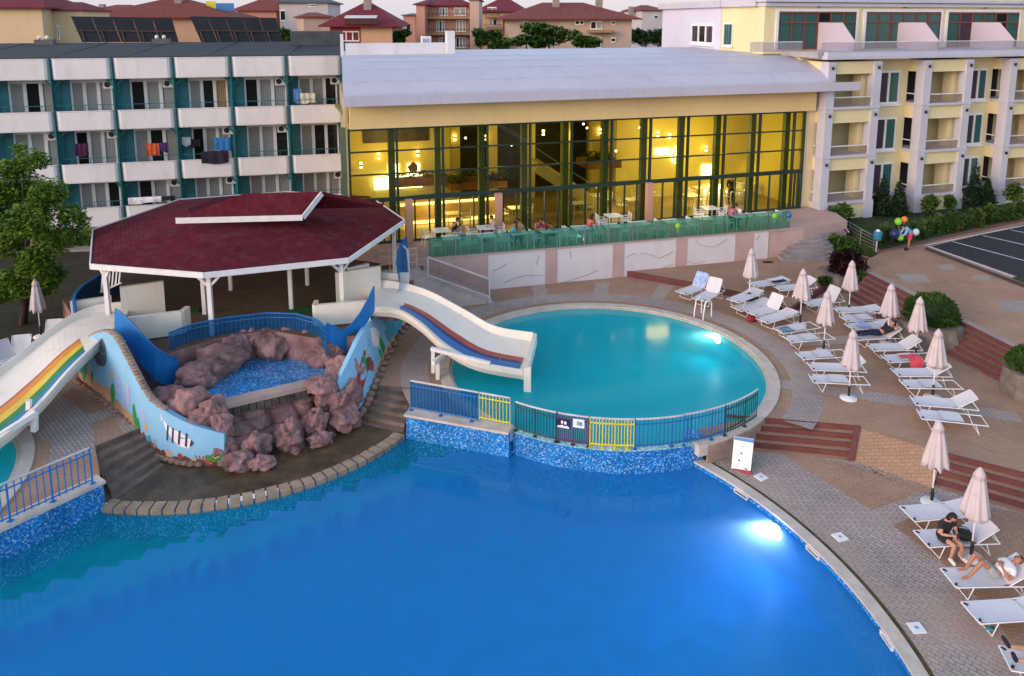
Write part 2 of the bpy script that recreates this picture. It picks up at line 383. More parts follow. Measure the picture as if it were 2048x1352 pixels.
# copings
def ringwall(mb, c, r0, r1, a0, a1, z0, z1, n=60, m=0):
    i, o = arc(c, r0, a0, a1, n), arc(c, r1, a0, a1, n)
    up, lo = V((0, 0, z1)), V((0, 0, z0))
    mb.loft([[a + lo, a + up, b + up, b + lo] for a, b in zip(i, o)], m, closed=True)
mb = MB()
ringwall(mb, RC, RR, RR + .36, aR0 - 3, aR1 + 360, -.3, .05)
ringwall(mb, RC, RR - .1, RR + .002, aR0 - 3, aR1 + 360, -.3, .0, 60)
struct(mb, 'round_pool_coping', [COPE])
mb = MB(); ringwall(mb, LC, RR, RR + .36, aL1, 220, -.3, .05); ringwall(mb, LC, RR - .1, RR + .002, aL1, 220, -.3, 0)
struct(mb, 'left_pool_coping', [COPE])
mb = MB(); ringwall(mb, MC, MR - .32, MR, -80, 40.3, LOW - .015, LOW + .04, 60)
struct(mb, 'main_pool_coping', [COPE])
mb = MB(); ringwall(mb, MC, MR + .004, MR + .13, -80, 40.0, LOW - .1, LOW + .006, 60)
struct(mb, 'drain_channel', [M('rusty_channel', (.10, .058, .022), .9, .5, 3)])
# pool basins (floor and walls) and water
def basin(name, outline, zf, zt, fl, wl):
    mb = MB(); n = len(outline)
    mb.tess(outline, [], zf, 0)
    for i in range(n):
        a, b = outline[i], outline[(i + 1) % n]
        mb.poly([(a.x, a.y, zf), (b.x, b.y, zf), (b.x, b.y, zt), (a.x, a.y, zt)], 1)
    return struct(mb, name, [fl, wl], recalc=False)
mpool = marc(-80, 40.3, MR - .3, 60) + [V((5.5, 21.75, 0))] + arc(RC, RR + .12, aR0 + 1, aR1, 24) + [WR1, WR0] \
    + arc(BC, BR_, -26, -101.5, 40) + [WL0] + [WL1] + arc(LC, RR + .12, aL1, aL0, 16) + [V((-17.4, 12.8, 0))] + marc(186, 280, 13.8, 30)
basin('main_pool_basin', mpool, -2.0, -.62, MOSF, MOSB)
tz = [(0, 1262), (100, 1208), (215, 1165), (330, 1128), (460, 1095), (600, 1048), (720, 1003), (830, 960), (915, 922)]
tw_ = [G(x, y, -1.3) for x, y in tz]; y = 15.8; rz_ = random.Random(5); st = []; x = -11.9; st.append(V((-11.9, 15.8, 0)))
while x < -1.9:
    for p, q in zip(tw_, tw_[1:]):
        if p.x <= x < q.x: y = p.y + (q.y - p.y) * (x - p.x) / (q.x - p.x)
    y = round(y / .22) * .22 + rz_.choice((0, 0, .22, -.22)); w_ = rz_.choice((.22, .22, .44))
    st += [V((x, y, 0)), V((x + w_, y, 0))]; x += w_
shelf = [V((-19, 11, 0))] + [V((-14, 14, 0))] + st + [V((-.9, 22.35, 0)), WR1 + V((-.1, .05, 0)), WR0 + V((0, -.02, 0))] + arc(BC, BR_ + .02, -26, -101.5, 40) + [WL0, WL1, V((-14.5, 15.2, 0)), V((-18, 12.2, 0))]
mb = MB(); mb.tess(shelf, [], -1.5)
struct(mb, 'shallow_shelf', [MOSS])
mb = MB()
for a, b in zip(st, st[1:]): mb.poly([(a.x, a.y, -1.5), (b.x, b.y, -1.5), (b.x, b.y, -2), (a.x, a.y, -2)])
struct(mb, 'shelf_riser', [MOSF])
sw = [V((-14, 14, 0))] + st + [V((-.9, 22.35, 0)), WR1, WR0] + arc(BC, BR_, -26, -101.5, 40) + [WL0, WL1] + arc(LC, RR + .12, aL1, aL0, 16)
dw = marc(-80, 40.3, MR - .3, 60) + [V((5.5, 21.75, 0))] + arc(RC, RR + .12, aR0 + 1, aR1, 24) + [WR1, V((-.9, 22.35, 0))] + st[::-1] + [V((-14, 14, 0)), on(LC, RR + .12, aL0), V((-17.4, 12.8, 0))] + marc(186, 280, 13.8, 30)
mb = MB(); mb.tess(dw, [], WATER_Z, 0); mb.tess(sw, [], WATER_Z, 1); struct(mb, 'main_pool_water', [WATER, WATERS])
rp = arc(RC, RR - .02, 0, 360, 72)[:-1]
basin('round_pool_basin', rp, -1.15, -.05, MOST, MOST)
mb = MB(); mb.poly([(p.x, p.y, -.045) for p in rp]); struct(mb, 'round_pool_water', [WATERT])
lp = arc(LC, RR - .02, 0, 360, 72)[:-1]
basin('left_pool_basin', lp, -1.15, -.05, MOST, MOST)
mb = MB(); mb.poly([(p.x, p.y, -.045) for p in lp]); struct(mb, 'left_pool_water', [WATERT])
# ---- pool walls in blue mosaic (things)
def mwall(name, label, w0, w1, c, a0, a1, inner):
    t = thing(name, label, 'pool wall', (w0 + w1) / 2)
    m1 = MB(); d = (w1 - w0).normalized(); n = V((d.y, -d.x, 0)) * (1 if inner else -1)
    m1.hexa([w0 + n * .12 + V((0, 0, -1.9)), w1 + n * .12 + V((0, 0, -1.9)), w1 - n * .28 + V((0, 0, -1.9)), w0 - n * .28 + V((0, 0, -1.9))],
            [w0 + n * .12 + V((0, 0, .02)), w1 + n * .12 + V((0, 0, .02)), w1 - n * .28 + V((0, 0, .02)), w0 - n * .28 + V((0, 0, .02))])
    m1.build('mosaic_wall', [MOSB], t)
    m2 = MB(); m2.hexa([w0 + n * .17 - d * .05 + V((0, 0, .023)), w1 + n * .17 + V((0, 0, .023)), w1 - n * .33 + V((0, 0, .023)), w0 - n * .33 - d * .05 + V((0, 0, .023))],
            [w0 + n * .17 - d * .05 + V((0, 0, .1)), w1 + n * .17 + V((0, 0, .1)), w1 - n * .33 + V((0, 0, .1)), w0 - n * .33 - d * .05 + V((0, 0, .1))])
    m2.build('wall_coping', [COPE], t)
    m3 = MB(); ringwall(m3, c, RR - .02, RR + .14, a0, a1, -1.95, -.025, 30); m3.build('spill_wall', [MOSB], t)
    m4 = MB(); ringwall(m4, c, RR - .06, RR + .15, a0, a1, -.02, .0, 30); m4.build('spill_edge', [mosaic_mat('spill_mosaic', [(0, (.10, .38, .40)), (.6, (.30, .55, .55)), (1, (.7, .78, .74))], .05)] if 'spill_mosaic' not in MATS else [MATS['spill_mosaic']], t)
    return t
mwall('pool_wall', 'blue mosaic wall and spill edge of the round turquoise pool', WR0, WR1, RC, aR1, aR0, True)
mwall('pool_wall', 'blue mosaic wall below the blue fence, bottom left corner', WL0, WL1, LC, aL1, aL0, False)
mb = MB(); mb.box((5.55, 21.93, -.75), (.42, .42, 2.2), R(-25)); mb.box((5.55, 21.93, .36), (.1, .1, .01), 0)
o = MB().box((5.53, 21.95, -.8), (.44, .44, 1.72), R(-25)).build('end_pier', [MOSB]); tag(o, 'blue mosaic end pier between round pool coping and the red steps', 'pier')
# stone flank wall under the round pool's coping beside the steps
mb = MB(); ringwall(mb, RC, RR + .3, RR + .38, aR0, aR0 + 26, -.62, .0, 12)
tag(mb.build('flank_wall', [M('sand_stone_cladding', (.40, .28, .22), .85, .3, 2.5, .4, fine=.3, stain=.3)]), 'curved sandstone wall under the coping beside the four red steps', 'wall')
# ---- flagstone terrace with sandstone blocks at the water
fl = arc(BC, BR_ - .3, -27, -101, 40) + [WL0, ls_t[1], ls_t[0], V((-9, 23.9, 0)), V((-6, 24.5, 0)), rs_t[1], rs_t[0], WR0]
mb = MB(); mb.tess(fl, [], -.655); struct(mb, 'flagstone_terrace', [FLAG])
t = thing('block_edging', 'curved row of pale sandstone blocks edging the flagstone terrace', 'edging', (BC[0], BC[1] - BR_, -.7))
bm_ = MB(); nb = 27
for i in range(nb):
    a0 = -27.5 - 73.5 * i / nb; a1 = a0 - 73.5 / nb + .45
    q = [on(BC, BR_ - .36 + rnd.uniform(-.03, .03), a0), on(BC, BR_ + .03, a0), on(BC, BR_ + .03, a1), on(BC, BR_ - .36, a1)]
    m1 = MB(); z = -.60 + rnd.uniform(-.01, .008); m1.prism([(p.x, p.y) for p in q], -.80, z); m1.build('block', [BLOCK], t)
# ---- stairs
def stairs(name, label, top, bot, n, mats, ztop, zbot, loc=None):
    top, bot = [V((p.x, p.y, 0)) for p in top], [V((p.x, p.y, 0)) for p in bot]
    t = thing(name, label, 'steps', (top[0] + bot[0]) / 2)
    for k in range(n):
        f0, f1 = k / n, (k + 1) / n
        z = ztop + (zbot - ztop) * f0
        if k == 0: f0 = 0.0
        e = [top[0].lerp(bot[0], f0), top[1].lerp(bot[1], f0), top[1].lerp(bot[1], f1), top[0].lerp(bot[0], f1)]
        zr = ztop + (zbot - ztop) * (k + 1) / n
        m1 = MB(); m1.prism([(p.x, p.y) for p in e], zbot - .3, zr + .006 + .001 * k)
        i0 = .0; ins = [e[3].lerp(e[0], 0), e[2].lerp(e[1], 0)]
        # nosing strip along the upper riser: red edge
        m1.build('step', mats[:1], t)
        m2 = MB(); a, b = e[0], e[1]; d = (b - a).normalized(); nn = V((d.y, -d.x, 0))
        if nn.dot(e[3] - e[0]) < 0: nn = -nn
        m2.hexa([a + V((0, 0, zr)), b + V((0, 0, zr)), b + nn * .03 + V((0, 0, zr)), a + nn * .03 + V((0, 0, zr))],
                [a - nn * .03 + V((0, 0, z + .014)), b - nn * .03 + V((0, 0, z + .014)), b + nn * .03 + V((0, 0, z + .014)), a + nn * .03 + V((0, 0, z + .014))])
        m2.build('red_riser', mats[1:2], t)
    return t
stairs('red_steps', 'four red edged steps beside the round pool, behind the sign board', [s2[0] + V((-.9, .15, 0)), s2[1]], [G(1395, 892, LOW) * 1, G(1695, 922, LOW)], 4, [PAVT, KERB], 0, LOW)
mb = MB().bar(s2[1] + V((.08, 0, .0)), G(1702, 922, LOW) + V((0, 0, .03)), .16, .1); tag(mb.build('stair_kerb', [KERB]), 'sloping red kerb along the right end of the four steps', 'kerb')
stairs('red_steps', 'red edged steps at the right edge, below the sand paving', [s3[0], G(2300, 1010)], [G(1868, 975, LOW), G(2260, 1090, LOW)], 4, [PAVT, KERB], 0, LOW)
# ramp between
mb = MB(); mb.poly([s2[1] + V((.15, 0, .003)), s3[0] + V((0, 0, .003)), G(1866, 976, LOW + .006), G(1704, 922, LOW + .006)]); struct(mb, 'paved_ramp', [PAVT])
STONEST = M('worn_brown_steps', (.21, .15, .12), .9, .35, 2, .6, fine=.35, stain=.4)
stairs('stone_steps', 'worn brown steps between the lobster mural and the blue fence', [rs_t[1], rs_t[0]], [G(712, 845, -.65), G(806, 866, -.65)], 5, [STONEST, STONEST], 0, -.65)
stairs('stone_steps', 'worn brown steps left of the striped fish mural', [ls_t[1], ls_t[0]], [G(228, 1003, -.65), G(328, 930, -.65)], 5, [STONEST, STONEST], 0, -.65)
# ---- plaza with the broad red steps
pb = [G(1692, 603), G(1775, 645), G(1890, 712), G(2032, 782)]
pt = [G(1733, 545, .9), G(1805, 580, .9), G(1935, 650, .9), G(2060, 712, .9)]
pl = pt + [V((19.6, 22.5, 0)), V((26, 17, 0)), V((58, 8, 0)), V((58, 50, 0)), G(2048, 432, .9), G(1760, 506, .9), G(1735, 520, .9)]
mb = MB(); mb.prism([(p.x, p.y) for p in pl], -.2, .9); struct(mb, 'plaza', [PAVT])
mb = MB()
for a, b in zip(pt, pt[1:]):
    d = (b - a).normalized(); n = V((-d.y, d.x, 0))
    if n.x < 0: n = -n
    mb.poly([a + V((0, 0, .004)), b + V((0, 0, .004)), b + n * .38 + V((0, 0, .004)), a + n * .38 + V((0, 0, .004))])
for q in ([(1792, 548), (1848, 547), (1862, 565), (1808, 565)], [(1870, 530), (1905, 528), (1912, 540), (1884, 540)], [(1985, 602), (2060, 602), (2060, 626), (2012, 624)]):
    mb.poly([G(x, y, .904) for x, y in q])
mb.poly([G(1962 + 19 * math.cos(a), 555 + 6 * math.sin(a), .9045) for a in [k * math.pi / 10 for k in range(20)]])
struct(mb, 'pale_paving_inlay', [M('pale_slab', (.34, .27, .23), .8, .15, 1.5)])
for lab, i0, t0, i1, t1 in (('broad red and tan steps up to the plaza, behind the parasols', 0, 0., 1, 1.), ('broad red and tan steps between the two planter bushes', 2, 0., 2, 1.)):
    if i0 == 0: tp, bt = [pt[0], pt[2].lerp(pt[1], .35)], [pb[0], pb[2].lerp(pb[1], .35)]
    else: tp, bt = [pt[2].lerp(pt[1], .12), pt[3]], [pb[2].lerp(pb[1], .12), pb[3]]
    stairs('plaza_steps', lab, [V((p.x, p.y, 0)) for p in tp], [V((p.x, p.y, 0)) for p in bt], 6, [M('tan_tread', (.30, .18, .12), .85, .2, 3, .2, fine=.25), KERB], .9, 0)
# parking
mb = MB(); mb.poly([G(1862, 493, .905), G(2030, 551, .905), V((26, 28, .905)), V((56, 28, .905)), V((56, 49, .905)), G(2060, 446, .905)]); struct(mb, 'car_park', [ASPH])
mb = MB()
def line(p, q, w, z=.91):
    a, b = G(*p, z), G(*q, z); d = (b - a).normalized(); n = V((-d.y, d.x, 0)) * w / 2; mb.poly([a - n, b - n, b + n, a + n])
line((1848, 491), (2048, 451), .11); line((1856, 492), (2026, 553), .14); line((1905, 483), (2060, 524), .1, .911); line((1966, 471), (2060, 492), .1, .912); line((2022, 460), (2060, 467), .1, .913)
struct(mb, 'road_marking', [M('road_paint', (.66, .64, .66), .8, .12, 5)])
mb = MB(); mb.bar(G(1852, 497, .95), G(2060, 576, .95), .12, .12); tag(mb.build('car_park_kerb', [M('dark_kerb', (.05, .04, .045), .9)]), 'dark kerb along the near edge of the car park', 'kerb')
mb = MB(); mb.poly([G(2024, 556, .93), G(2070, 540, .93), G(2070, 574, .93)]); tag(mb.build('grass_verge', [LAWN]), kind='structure')
mb = MB(); mb.poly([G(1752, 507, .906), G(1850, 486, .906), G(2060, 440, .906), G(2060, 430, .906), G(1850, 474, .906), G(1755, 498, .906)]); struct(mb, 'red_path_edge', [M('red_path', (.22, .10, .085), .85)])
# lawn before the yellow hotel
mb = MB(); mb.prism([(p.x, p.y) for p in (G(1762, 500, .9), G(2060, 432, .9), V((58, 58, 0)), V((19.5, 50, 0)), G(1690, 440, .9), G(1705, 470, .9))], .2, 1.0); struct(mb, 'hotel_lawn', [LAWN])
# back platform by the terrace, one step up, with red kerb
kb = [G(1243, 550), G(1390, 577), G(1500, 600), G(1580, 628), G(1655, 577), G(1700, 560)]
bp = kb + [V((17, 37.5, 0)), V((18.8, 39, 0)), V((17, 43, 0)), V((5.3, 37.4, 0))]
mb = MB(); mb.prism([(p.x, p.y) for p in bp], -.1, .26); struct(mb, 'back_platform', [PAVT])
t = thing('red_kerb', 'low red kerb of the back platform, behind the white loungers', 'kerb', kb[2])
mb = MB()
for a, b in zip(kb, kb[1:]): mb.bar(a + V((0, 0, .13)), b + V((0, 0, .13)), .12, .285)
mb.build('kerb_stones', [KERB], t)
# dry lawn and strip on the left
mb = MB(); mb.tess([G(0, 790), G(118, 690), G(150, 620), G(185, 560), G(300, 470), V((-12, 44, 0)), V((-58, 36, 0)), V((-58, 16, 0)), V((-26, 20.5, 0))], [], .006); struct(mb, 'dry_lawn', [SOIL])
mb = MB(); mb.prism([(p.x, p.y) for p in (G(95, 505), G(186, 503), G(240, 482), V((-11, 45.5, 0)), V((-60, 36, 0)), V((-58, 33, 0)))], .0, .12); struct(mb, 'footpath', [CONC])
# ================================================================ GROTTO: platform, murals, rocks, upper basin
ZP = 1.42
plat = [G(300, 700, 0), V((-15.7, 26.8, 0)), V((-18.2, 30, 0)), V((-17.5, 36, 0)), V((-13, 39.5, 0)), V((-6.5, 38.2, 0)), V((-4.0, 34.6, 0)), V((-4.3, 31.5, 0)), V((-5.2, 28.4, 0)), V((-5.6, 26.2, 0)), V((-7.0, 26.0, 0)), V((-8.8, 26.7, 0)), V((-10.4, 26.0, 0)), V((-11.6, 24.7, 0)), V((-13.3, 24.9, 0))][1:]
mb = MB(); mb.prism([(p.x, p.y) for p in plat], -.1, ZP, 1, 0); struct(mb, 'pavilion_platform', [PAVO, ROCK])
# mural walls: base point, top z, along the path (left one, right one)
SKYB = M('mural_sky_blue', (.22, .46, .66), .7, .08, 1.2, stain=.15, stainc=(.35, .52, .62))
SANDM = M('mural_sand', (.46, .27, .17), .75, .3, 3); BROWNM = M('mural_brown', (.13, .05, .04), .8, .4, 4); MUR_G = M('mural_green', (.02, .27, .05), .7, .3, 4)
MUR_TEAL = M('mural_teal', (.04, .26, .36), .7, .25, 2); MUR_GREY = M('mural_grey', (.07, .10, .13), .7, .4, 3); MUR_W = M('mural_white', (.74, .72, .72), .7, .08, 3)
MUR_P = M('mural_purple', (.06, .02, .09), .7, .2, 4); MUR_O = M('mural_orange', (.62, .33, .17), .7, .2, 4); MUR_R = M('mural_red', (.34, .045, .03), .7, .35, 5); MUR_L = M('mural_lilac', (.38, .38, .62), .75, .2, 2); MUR_K = M('mural_black', (.02, .015, .02), .7)
MM = [SKYB, SANDM, BROWNM, MUR_G, MUR_TEAL, MUR_GREY, MUR_W, MUR_P, MUR_O, MUR_R, MUR_L, MUR_K, CONC]
class Mural:
    """a curved wall from a base path to a leaning top path; paint(...) lays a flat patch 4-8 mm proud of it"""
    def __init__(s, base, top): s.b = [V(p) for p in base]; s.t = [V(p) for p in top]
    def _at(s, L, u):
        n = len(L) - 1; x = min(max(u, 0), .99999) * n; i = int(x); f = x - i
        p0, p1, p2, p3 = L[max(i - 1, 0)], L[i], L[i + 1], L[min(i + 2, n)]
        return .5 * ((2 * p1) + (p2 - p0) * f + (2 * p0 - 5 * p1 + 4 * p2 - p3) * f * f + (3 * p1 - p0 - 3 * p2 + p3) * f ** 3)
    def pt(s, u, v, d=0):
        b, t = s._at(s.b, u), s._at(s.t, u); e = s._at(s.b, min(u + .01, 1)) - s._at(s.b, max(u - .01, 0))
        n = e.cross(t - b).normalized()
        if n.dot(V((0, -1, .2))) < 0 and s.out is None: n = -n
        if s.out is not None and n.dot(s.out) < 0: n = -n
        return b.lerp(t, v) + n * d
    out = None
    def wall(s, mb, m=0, n=30):
        mb.loft([[s.pt(i / n, 0), s.pt(i / n, .34), s.pt(i / n, .67), s.pt(i / n, 1), s.pt(i / n, 1, -.22), s.pt(i / n, 0, -.22)] for i in range(n + 1)], m, closed=True)
    def paint(s, mb, uv, m, d=.005):
        q = []
        for (a, b), (c, e) in zip(uv, uv[1:] + uv[:1]):
            for k in range(3): q.append(s.pt(a + (c - a) * k / 3, b + (e - b) * k / 3, d))
        c0 = s.pt(sum(x[0] for x in uv) / len(uv), sum(x[1] for x in uv) / len(uv), d)
        for i in range(len(q)): mb.poly([c0, q[i], q[(i + 1) % len(q)]], m)
    def blobp(s, mb, u, v, ru, rv, m, seed=0, d=.006, n=12, w=.25):
        r = random.Random(seed); s.paint(mb, [(u + ru * (1 + r.uniform(-w, w)) * math.cos(k * 2 * math.pi / n), v + rv * (1 + r.uniform(-w, w)) * math.sin(k * 2 * math.pi / n)) for k in range(n)], m, d)
lb = [(158, 762, 0), (185, 782, 0), (222, 812, 0), (262, 852, -.1), (292, 893, -.45), (330, 918, -.65), (385, 929, -.65), (448, 931, -.65)]
lbase = [G(*p) for p in lb]
ltop = []
for (px, py), b, back in zip([(158, 690), (186, 668), (222, 668), (258, 730), (292, 790), (330, 822), (385, 850), (448, 868)], lbase, (.12, .15, .2, .25, .3, .3, .25, .2)):
    ltop.append(A(px, py, b.y + back))
mu = Mural(lbase, ltop); mu.out = V((-.6, -.8, 0))
t = thing('mural_wall', 'curved mural wall with striped fish on pale blue, below left slide', 'mural wall', lbase[4])
mb = MB(); mu.wall(mb)
for k, (u, h) in enumerate([(.02, .16), (.1, .2), (.18, .12), (.26, .14), (.34, .1), (.42, .12), (.5, .08)]): mu.blobp(mb, u, .02 + h / 2, .06, h, 1 if k % 3 else 8, k, .004)
mu.paint(mb, [(0, 0), (.08, 0), (.09, 1), (0, 1)], 4, .003)
for k, (u, v, a, b) in enumerate([(.07, .3, .02, .25), (.14, .22, .012, .12), (.30, .22, .012, .16), (.46, .28, .02, .22), (.5, .2, .018, .12)]): mu.blobp(mb, u, v, a, b, 3, 20 + k, .007, 9, .5)
mu.blobp(mb, .205, .68, .05, .22, 5, 3, .006, 16, .12)
for k in range(14):                                                       # spiral shell on the left
    a = k * .62; r0 = .9 - k * .055
    mu.blobp(mb, .205 + .034 * r0 * math.cos(a), .68 + .16 * r0 * math.sin(a), .006, .022, 4 if k % 2 else 12, k, .009, 7)
for k, (u, v, a, b, m) in enumerate([(.34, .4, .018, .16, 10), (.41, .45, .02, .2, 10), (.29, .45, .012, .1, 8), (.38, .25, .012, .08, 10), (.55, .55, .02, .1, 10)]): mu.blobp(mb, u, v, a, b, m, 40 + k, .0065)
mu.paint(mb, [(.70, .82), (.735, .72), (.80, .70), (.85, .62), (.84, .38), (.79, .38), (.755, .5), (.72, .62)], 6, .006)   # striped fish
for u0 in (.728, .757, .79, .825): mu.paint(mb, [(u0, .74), (u0 + .010, .74), (u0 + .006, .40), (u0 - .005, .42)], 7, .010)
mu.paint(mb, [(.70, .82), (.685, .9), (.69, .74)], 6, .006); mu.paint(mb, [(.85, .62), (.865, .56), (.855, .46), (.845, .45)], 7, .0065)
for k in range(16): mu.blobp(mb, .52 + k * .031, .07 + .04 * math.sin(k * 2.1), .02, .09 + .03 * (k % 2), (2, 9, 2, 8)[k % 4], 60 + k, .004 + .0005 * (k % 3), 9, .4)
mu.blobp(mb, .945, .16, .05, .14, 1, 91, .0045)
for k in range(6): mu.blobp(mb, .925 + .014 * k, .2 + .05 * (k % 2), .016, .1, 3, 70 + k, .007 + .0005 * k, 10, .4)
mu.blobp(mb, .955, .34, .014, .16, 8, 80, .012); mu.blobp(mb, .955, .44, .011, .05, 1, 81, .0125)
for k in range(5): mu.paint(mb, [(.89 + .004 * k, .06), (.893 + .004 * k, .06), (.87 + .018 * k, .26), (.866 + .018 * k, .25)], 9, .011)
mu.blobp(mb, .57, .36, .014, .1, 8, 82, .006); mu.blobp(mb, .6, .2, .018, .1, 4, 83, .006)
for k in range(5): mu.paint(mb, [(.64, .16), (.65, .16), (.64 + .03 * math.cos(k * 1.25), .16 + .14 * math.sin(k * 1.25)), (.635 + .03 * math.cos(k * 1.25), .17 + .14 * math.sin(k * 1.25))], 1, .011)
mb.build('mural', MM, t, recalc=True)
mb = MB(); n = 46
for i in range(n):
    u = i / n * .62 + .09; p = mu.pt(u, 1, -.1); mb.blob(p + V((0, 0, .0)), (.12, .12, .05), i, .3, 2)
mb.build('pebble_capping', [M('pebble_cap', (.33, .23, .17), .9, .35, 6, .5)], t, smooth=True)
mb = MB()
for i in range(30):
    u = i / 30 * .92; p = mu.pt(u, 0, .06); mb.blob(p + V((0, 0, .05)), (.17, .12, .09), i + 50, .35, 1)
mb.build('rubble_footing', [M('rubble', (.28, .17, .13), .9, .4, 5, .6)], t, smooth=True)
# right mural with the red lobster
rb = [(824, 640, 0), (800, 668, 0), (770, 720, 0), (748, 768, 0), (728, 815, -.4), (700, 850, -.65)]
rbase = [G(*p) for p in rb]
rtop = [A(px, py, b.y + k) for (px, py), b, k in zip([(800, 600), (770, 618), (742, 640), (722, 672), (700, 715), (676, 765)], rbase, (.1, .15, .2, .25, .3, .3))]
mr = Mural(rbase, rtop); mr.out = V((.9, -.5, 0))
t = thing('mural_wall', 'curved mural wall with a red lobster, below the right slide', 'mural wall', rbase[3])
mb = MB(); mr.wall(mb)
mr.paint(mb, [(0, 0), (.3, 0), (.28, 1), (0, 1)], 4, .003)
for k, (u, v, a, b, m) in enumerate([(.08, .1, .08, .14, 8), (.2, .08, .08, .1, 1), (.33, .08, .08, .1, 8), (.47, .07, .09, .09, 1), (.12, .5, .02, .3, 3), (.22, .4, .025, .35, 3), (.17, .7, .02, .16, 2), (.38, .3, .02, .22, 3), (.42, .22, .015, .14, 3), (.3, .3, .02, .2, 4)]): mr.blobp(mb, u, v, a, b, m, 100 + k, .005, 10, .35)
mr.paint(mb, [(.56, .66), (.62, .70), (.70, .66), (.80, .58), (.90, .46), (.97, .30), (.95, .16), (.86, .22), (.76, .26), (.66, .32), (.58, .46)], 9, .007)
for k in range(7): mr.paint(mb, [(.60 + .045 * k, .64 - .045 * k), (.615 + .045 * k, .76 - .05 * k), (.63 + .045 * k, .62 - .045 * k)], 2, .0085)
mr.blobp(mb, .60, .42, .045, .12, 2, 120, .009); mr.blobp(mb, .57, .3, .03, .1, 9, 121, .010); mr.blobp(mb, .585, .62, .02, .09, 8, 126, .0105)
mr.blobp(mb, .635, .56, .02, .1, 3, 122, .011); mr.blobp(mb, .92, .62, .05, .14, 3, 123, .011); mr.blobp(mb, .95, .12, .04, .08, 8, 124, .012)
mr.blobp(mb, .53, .66, .006, .03, 2, 127, .008); mr.blobp(mb, .51, .72, .005, .03, 2, 128, .008)
mr.blobp(mb, .42, .62, .05, .25, 6, 129, .004, 12, .2)
mb.build('mural', MM, t)
mb = MB()
for i in range(20): p = mr.pt(i / 20 * .98, 0, .08); mb.blob(p + V((0, 0, .05)), (.16, .2, .1), i + 150, .35, 1)
mb.build('rubble_footing', [MATS['rubble']], t, smooth=True)
# --- upper basin
t = thing('rock_basin', 'small raised pool of blue mosaic ringed by pink rocks', 'basin', G(540, 750, .6))
out = [G(x, y, .62) for x, y in [(404, 782), (458, 798), (650, 752), (648, 728), (610, 712), (540, 706), (470, 716), (420, 742)]]
big = [p + (p - G(535, 750, .6)).normalized() * k for p, k in zip(out, (.6, .1, .1, .6, .8, .8, .8, .7))]
mb = MB(); mb.prism([(p.x, p.y) for p in big], -.3, .44); mb.build('basin_floor', [mosaic_mat('basin_mosaic', [(0, (.02, .16, .45)), (.6, (.05, .27, .58)), (.9, (.18, .42, .68)), (1, (.40, .58, .70))], .06)], t)
mb = MB(); mb.tess(out, [], .56); mb.build('basin_water', [WATERC], t)
mb = MB()
l0, l1 = G(446, 800, .68), G(612, 762, .68); d = (l1 - l0).normalized(); n = V((d.y, -d.x, 0))
mb.hexa([l0 + n * .34 - V((0, 0, .16)), l1 + n * .34 - V((0, 0, .16)), l1 - n * .12 - V((0, 0, .16)), l0 - n * .12 - V((0, 0, .16))], [l0 + n * .34, l1 + n * .34, l1 - n * .12, l0 - n * .12])
mb.build('spill_lip', [M('lip_stone', (.42, .31, .27), .7, .12, 1.5)], t)
mb = MB(); nb = 11
for i in range(nb):
    a = l0.lerp(l1, i / nb + .004); b = l0.lerp(l1, (i + 1) / nb - .004); o2 = n * (.31 + rnd.uniform(-.03, .0))
    mb.hexa([a + o2 - V((0, 0, .46)), b + o2 - V((0, 0, .46)), b - V((0, 0, .46)), a - V((0, 0, .46))], [a + o2 - V((0, 0, .165)), b + o2 - V((0, 0, .165)), b - V((0, 0, .165)), a - V((0, 0, .165))])
mb.build('wet_stone_course', [M('wet_course', (.09, .075, .062), .6, .6, 3, .5)], t)
# --- boulders: each one a thing; label by its neighbour
BL = [  # px,py,z, rx,ry,rz, seed, label
 (336, 800, .55, .6, .5, .5, 1, 'dark pink boulder on the left mural wall, leftmost of the ring'),
 (382, 815, .5, .8, .6, .66, 2, 'large rounded pink boulder above the striped fish'),
 (430, 828, .4, .45, .45, .62, 3, 'pink boulder at the left end of the stone lip'),
 (392, 755, .75, .7, .5, .5, 4, 'low pink boulder at the foot of the curved blue fence'),
 (440, 722, .85, .95, .55, .62, 5, 'broad flat pink boulder behind the raised pool'),
 (502, 690, .85, .62, .5, .72, 6, 'reddish boulder with a pointed top behind the raised pool'),
 (548, 694, .85, .68, .5, .62, 7, 'grey pink boulder midway along the back of the raised pool'),
 (586, 682, .9, .62, .45, .72, 8, 'reddish humped boulder below the middle of the blue fence'),
 (626, 690, .88, .6, .45, .66, 9, 'grey pink boulder left of the right fence panel'),
 (656, 708, .8, .7, .5, .62, 10, 'ridged mauve boulder at the foot of the right blue panel'),
 (688, 742, .65, .62, .6, .6, 11, 'big round pink boulder against the lobster mural'),
 (530, 688, .8, .5, .45, .7, 13, 'narrow dark pink boulder between two humps at the back of the raised pool'),
 (470, 705, .8, .6, .45, .72, 14, 'pink boulder behind the broad flat one at the back of the raised pool'),
 (606, 684, .8, .5, .4, .68, 15, 'low mauve boulder wedged between reddish hump and grey pink boulder'),
 (418, 742, .75, .6, .45, .6, 16, 'pink boulder just right of the left blue panel foot'),
 (405, 842, .32, .62, .4, .42, 17, 'pink boulder hanging over the top edge of the mural above the striped fish'),
 (352, 822, .45, .42, .35, .38, 18, 'small pink boulder on the mural edge left of the striped fish'),
 (444, 858, .2, .36, .34, .5, 19, 'dark pink boulder covering the right end of the fish mural'),
 (642, 770, .62, .6, .5, .33, 12, 'smooth pink boulder at the right end of the stone lip')]
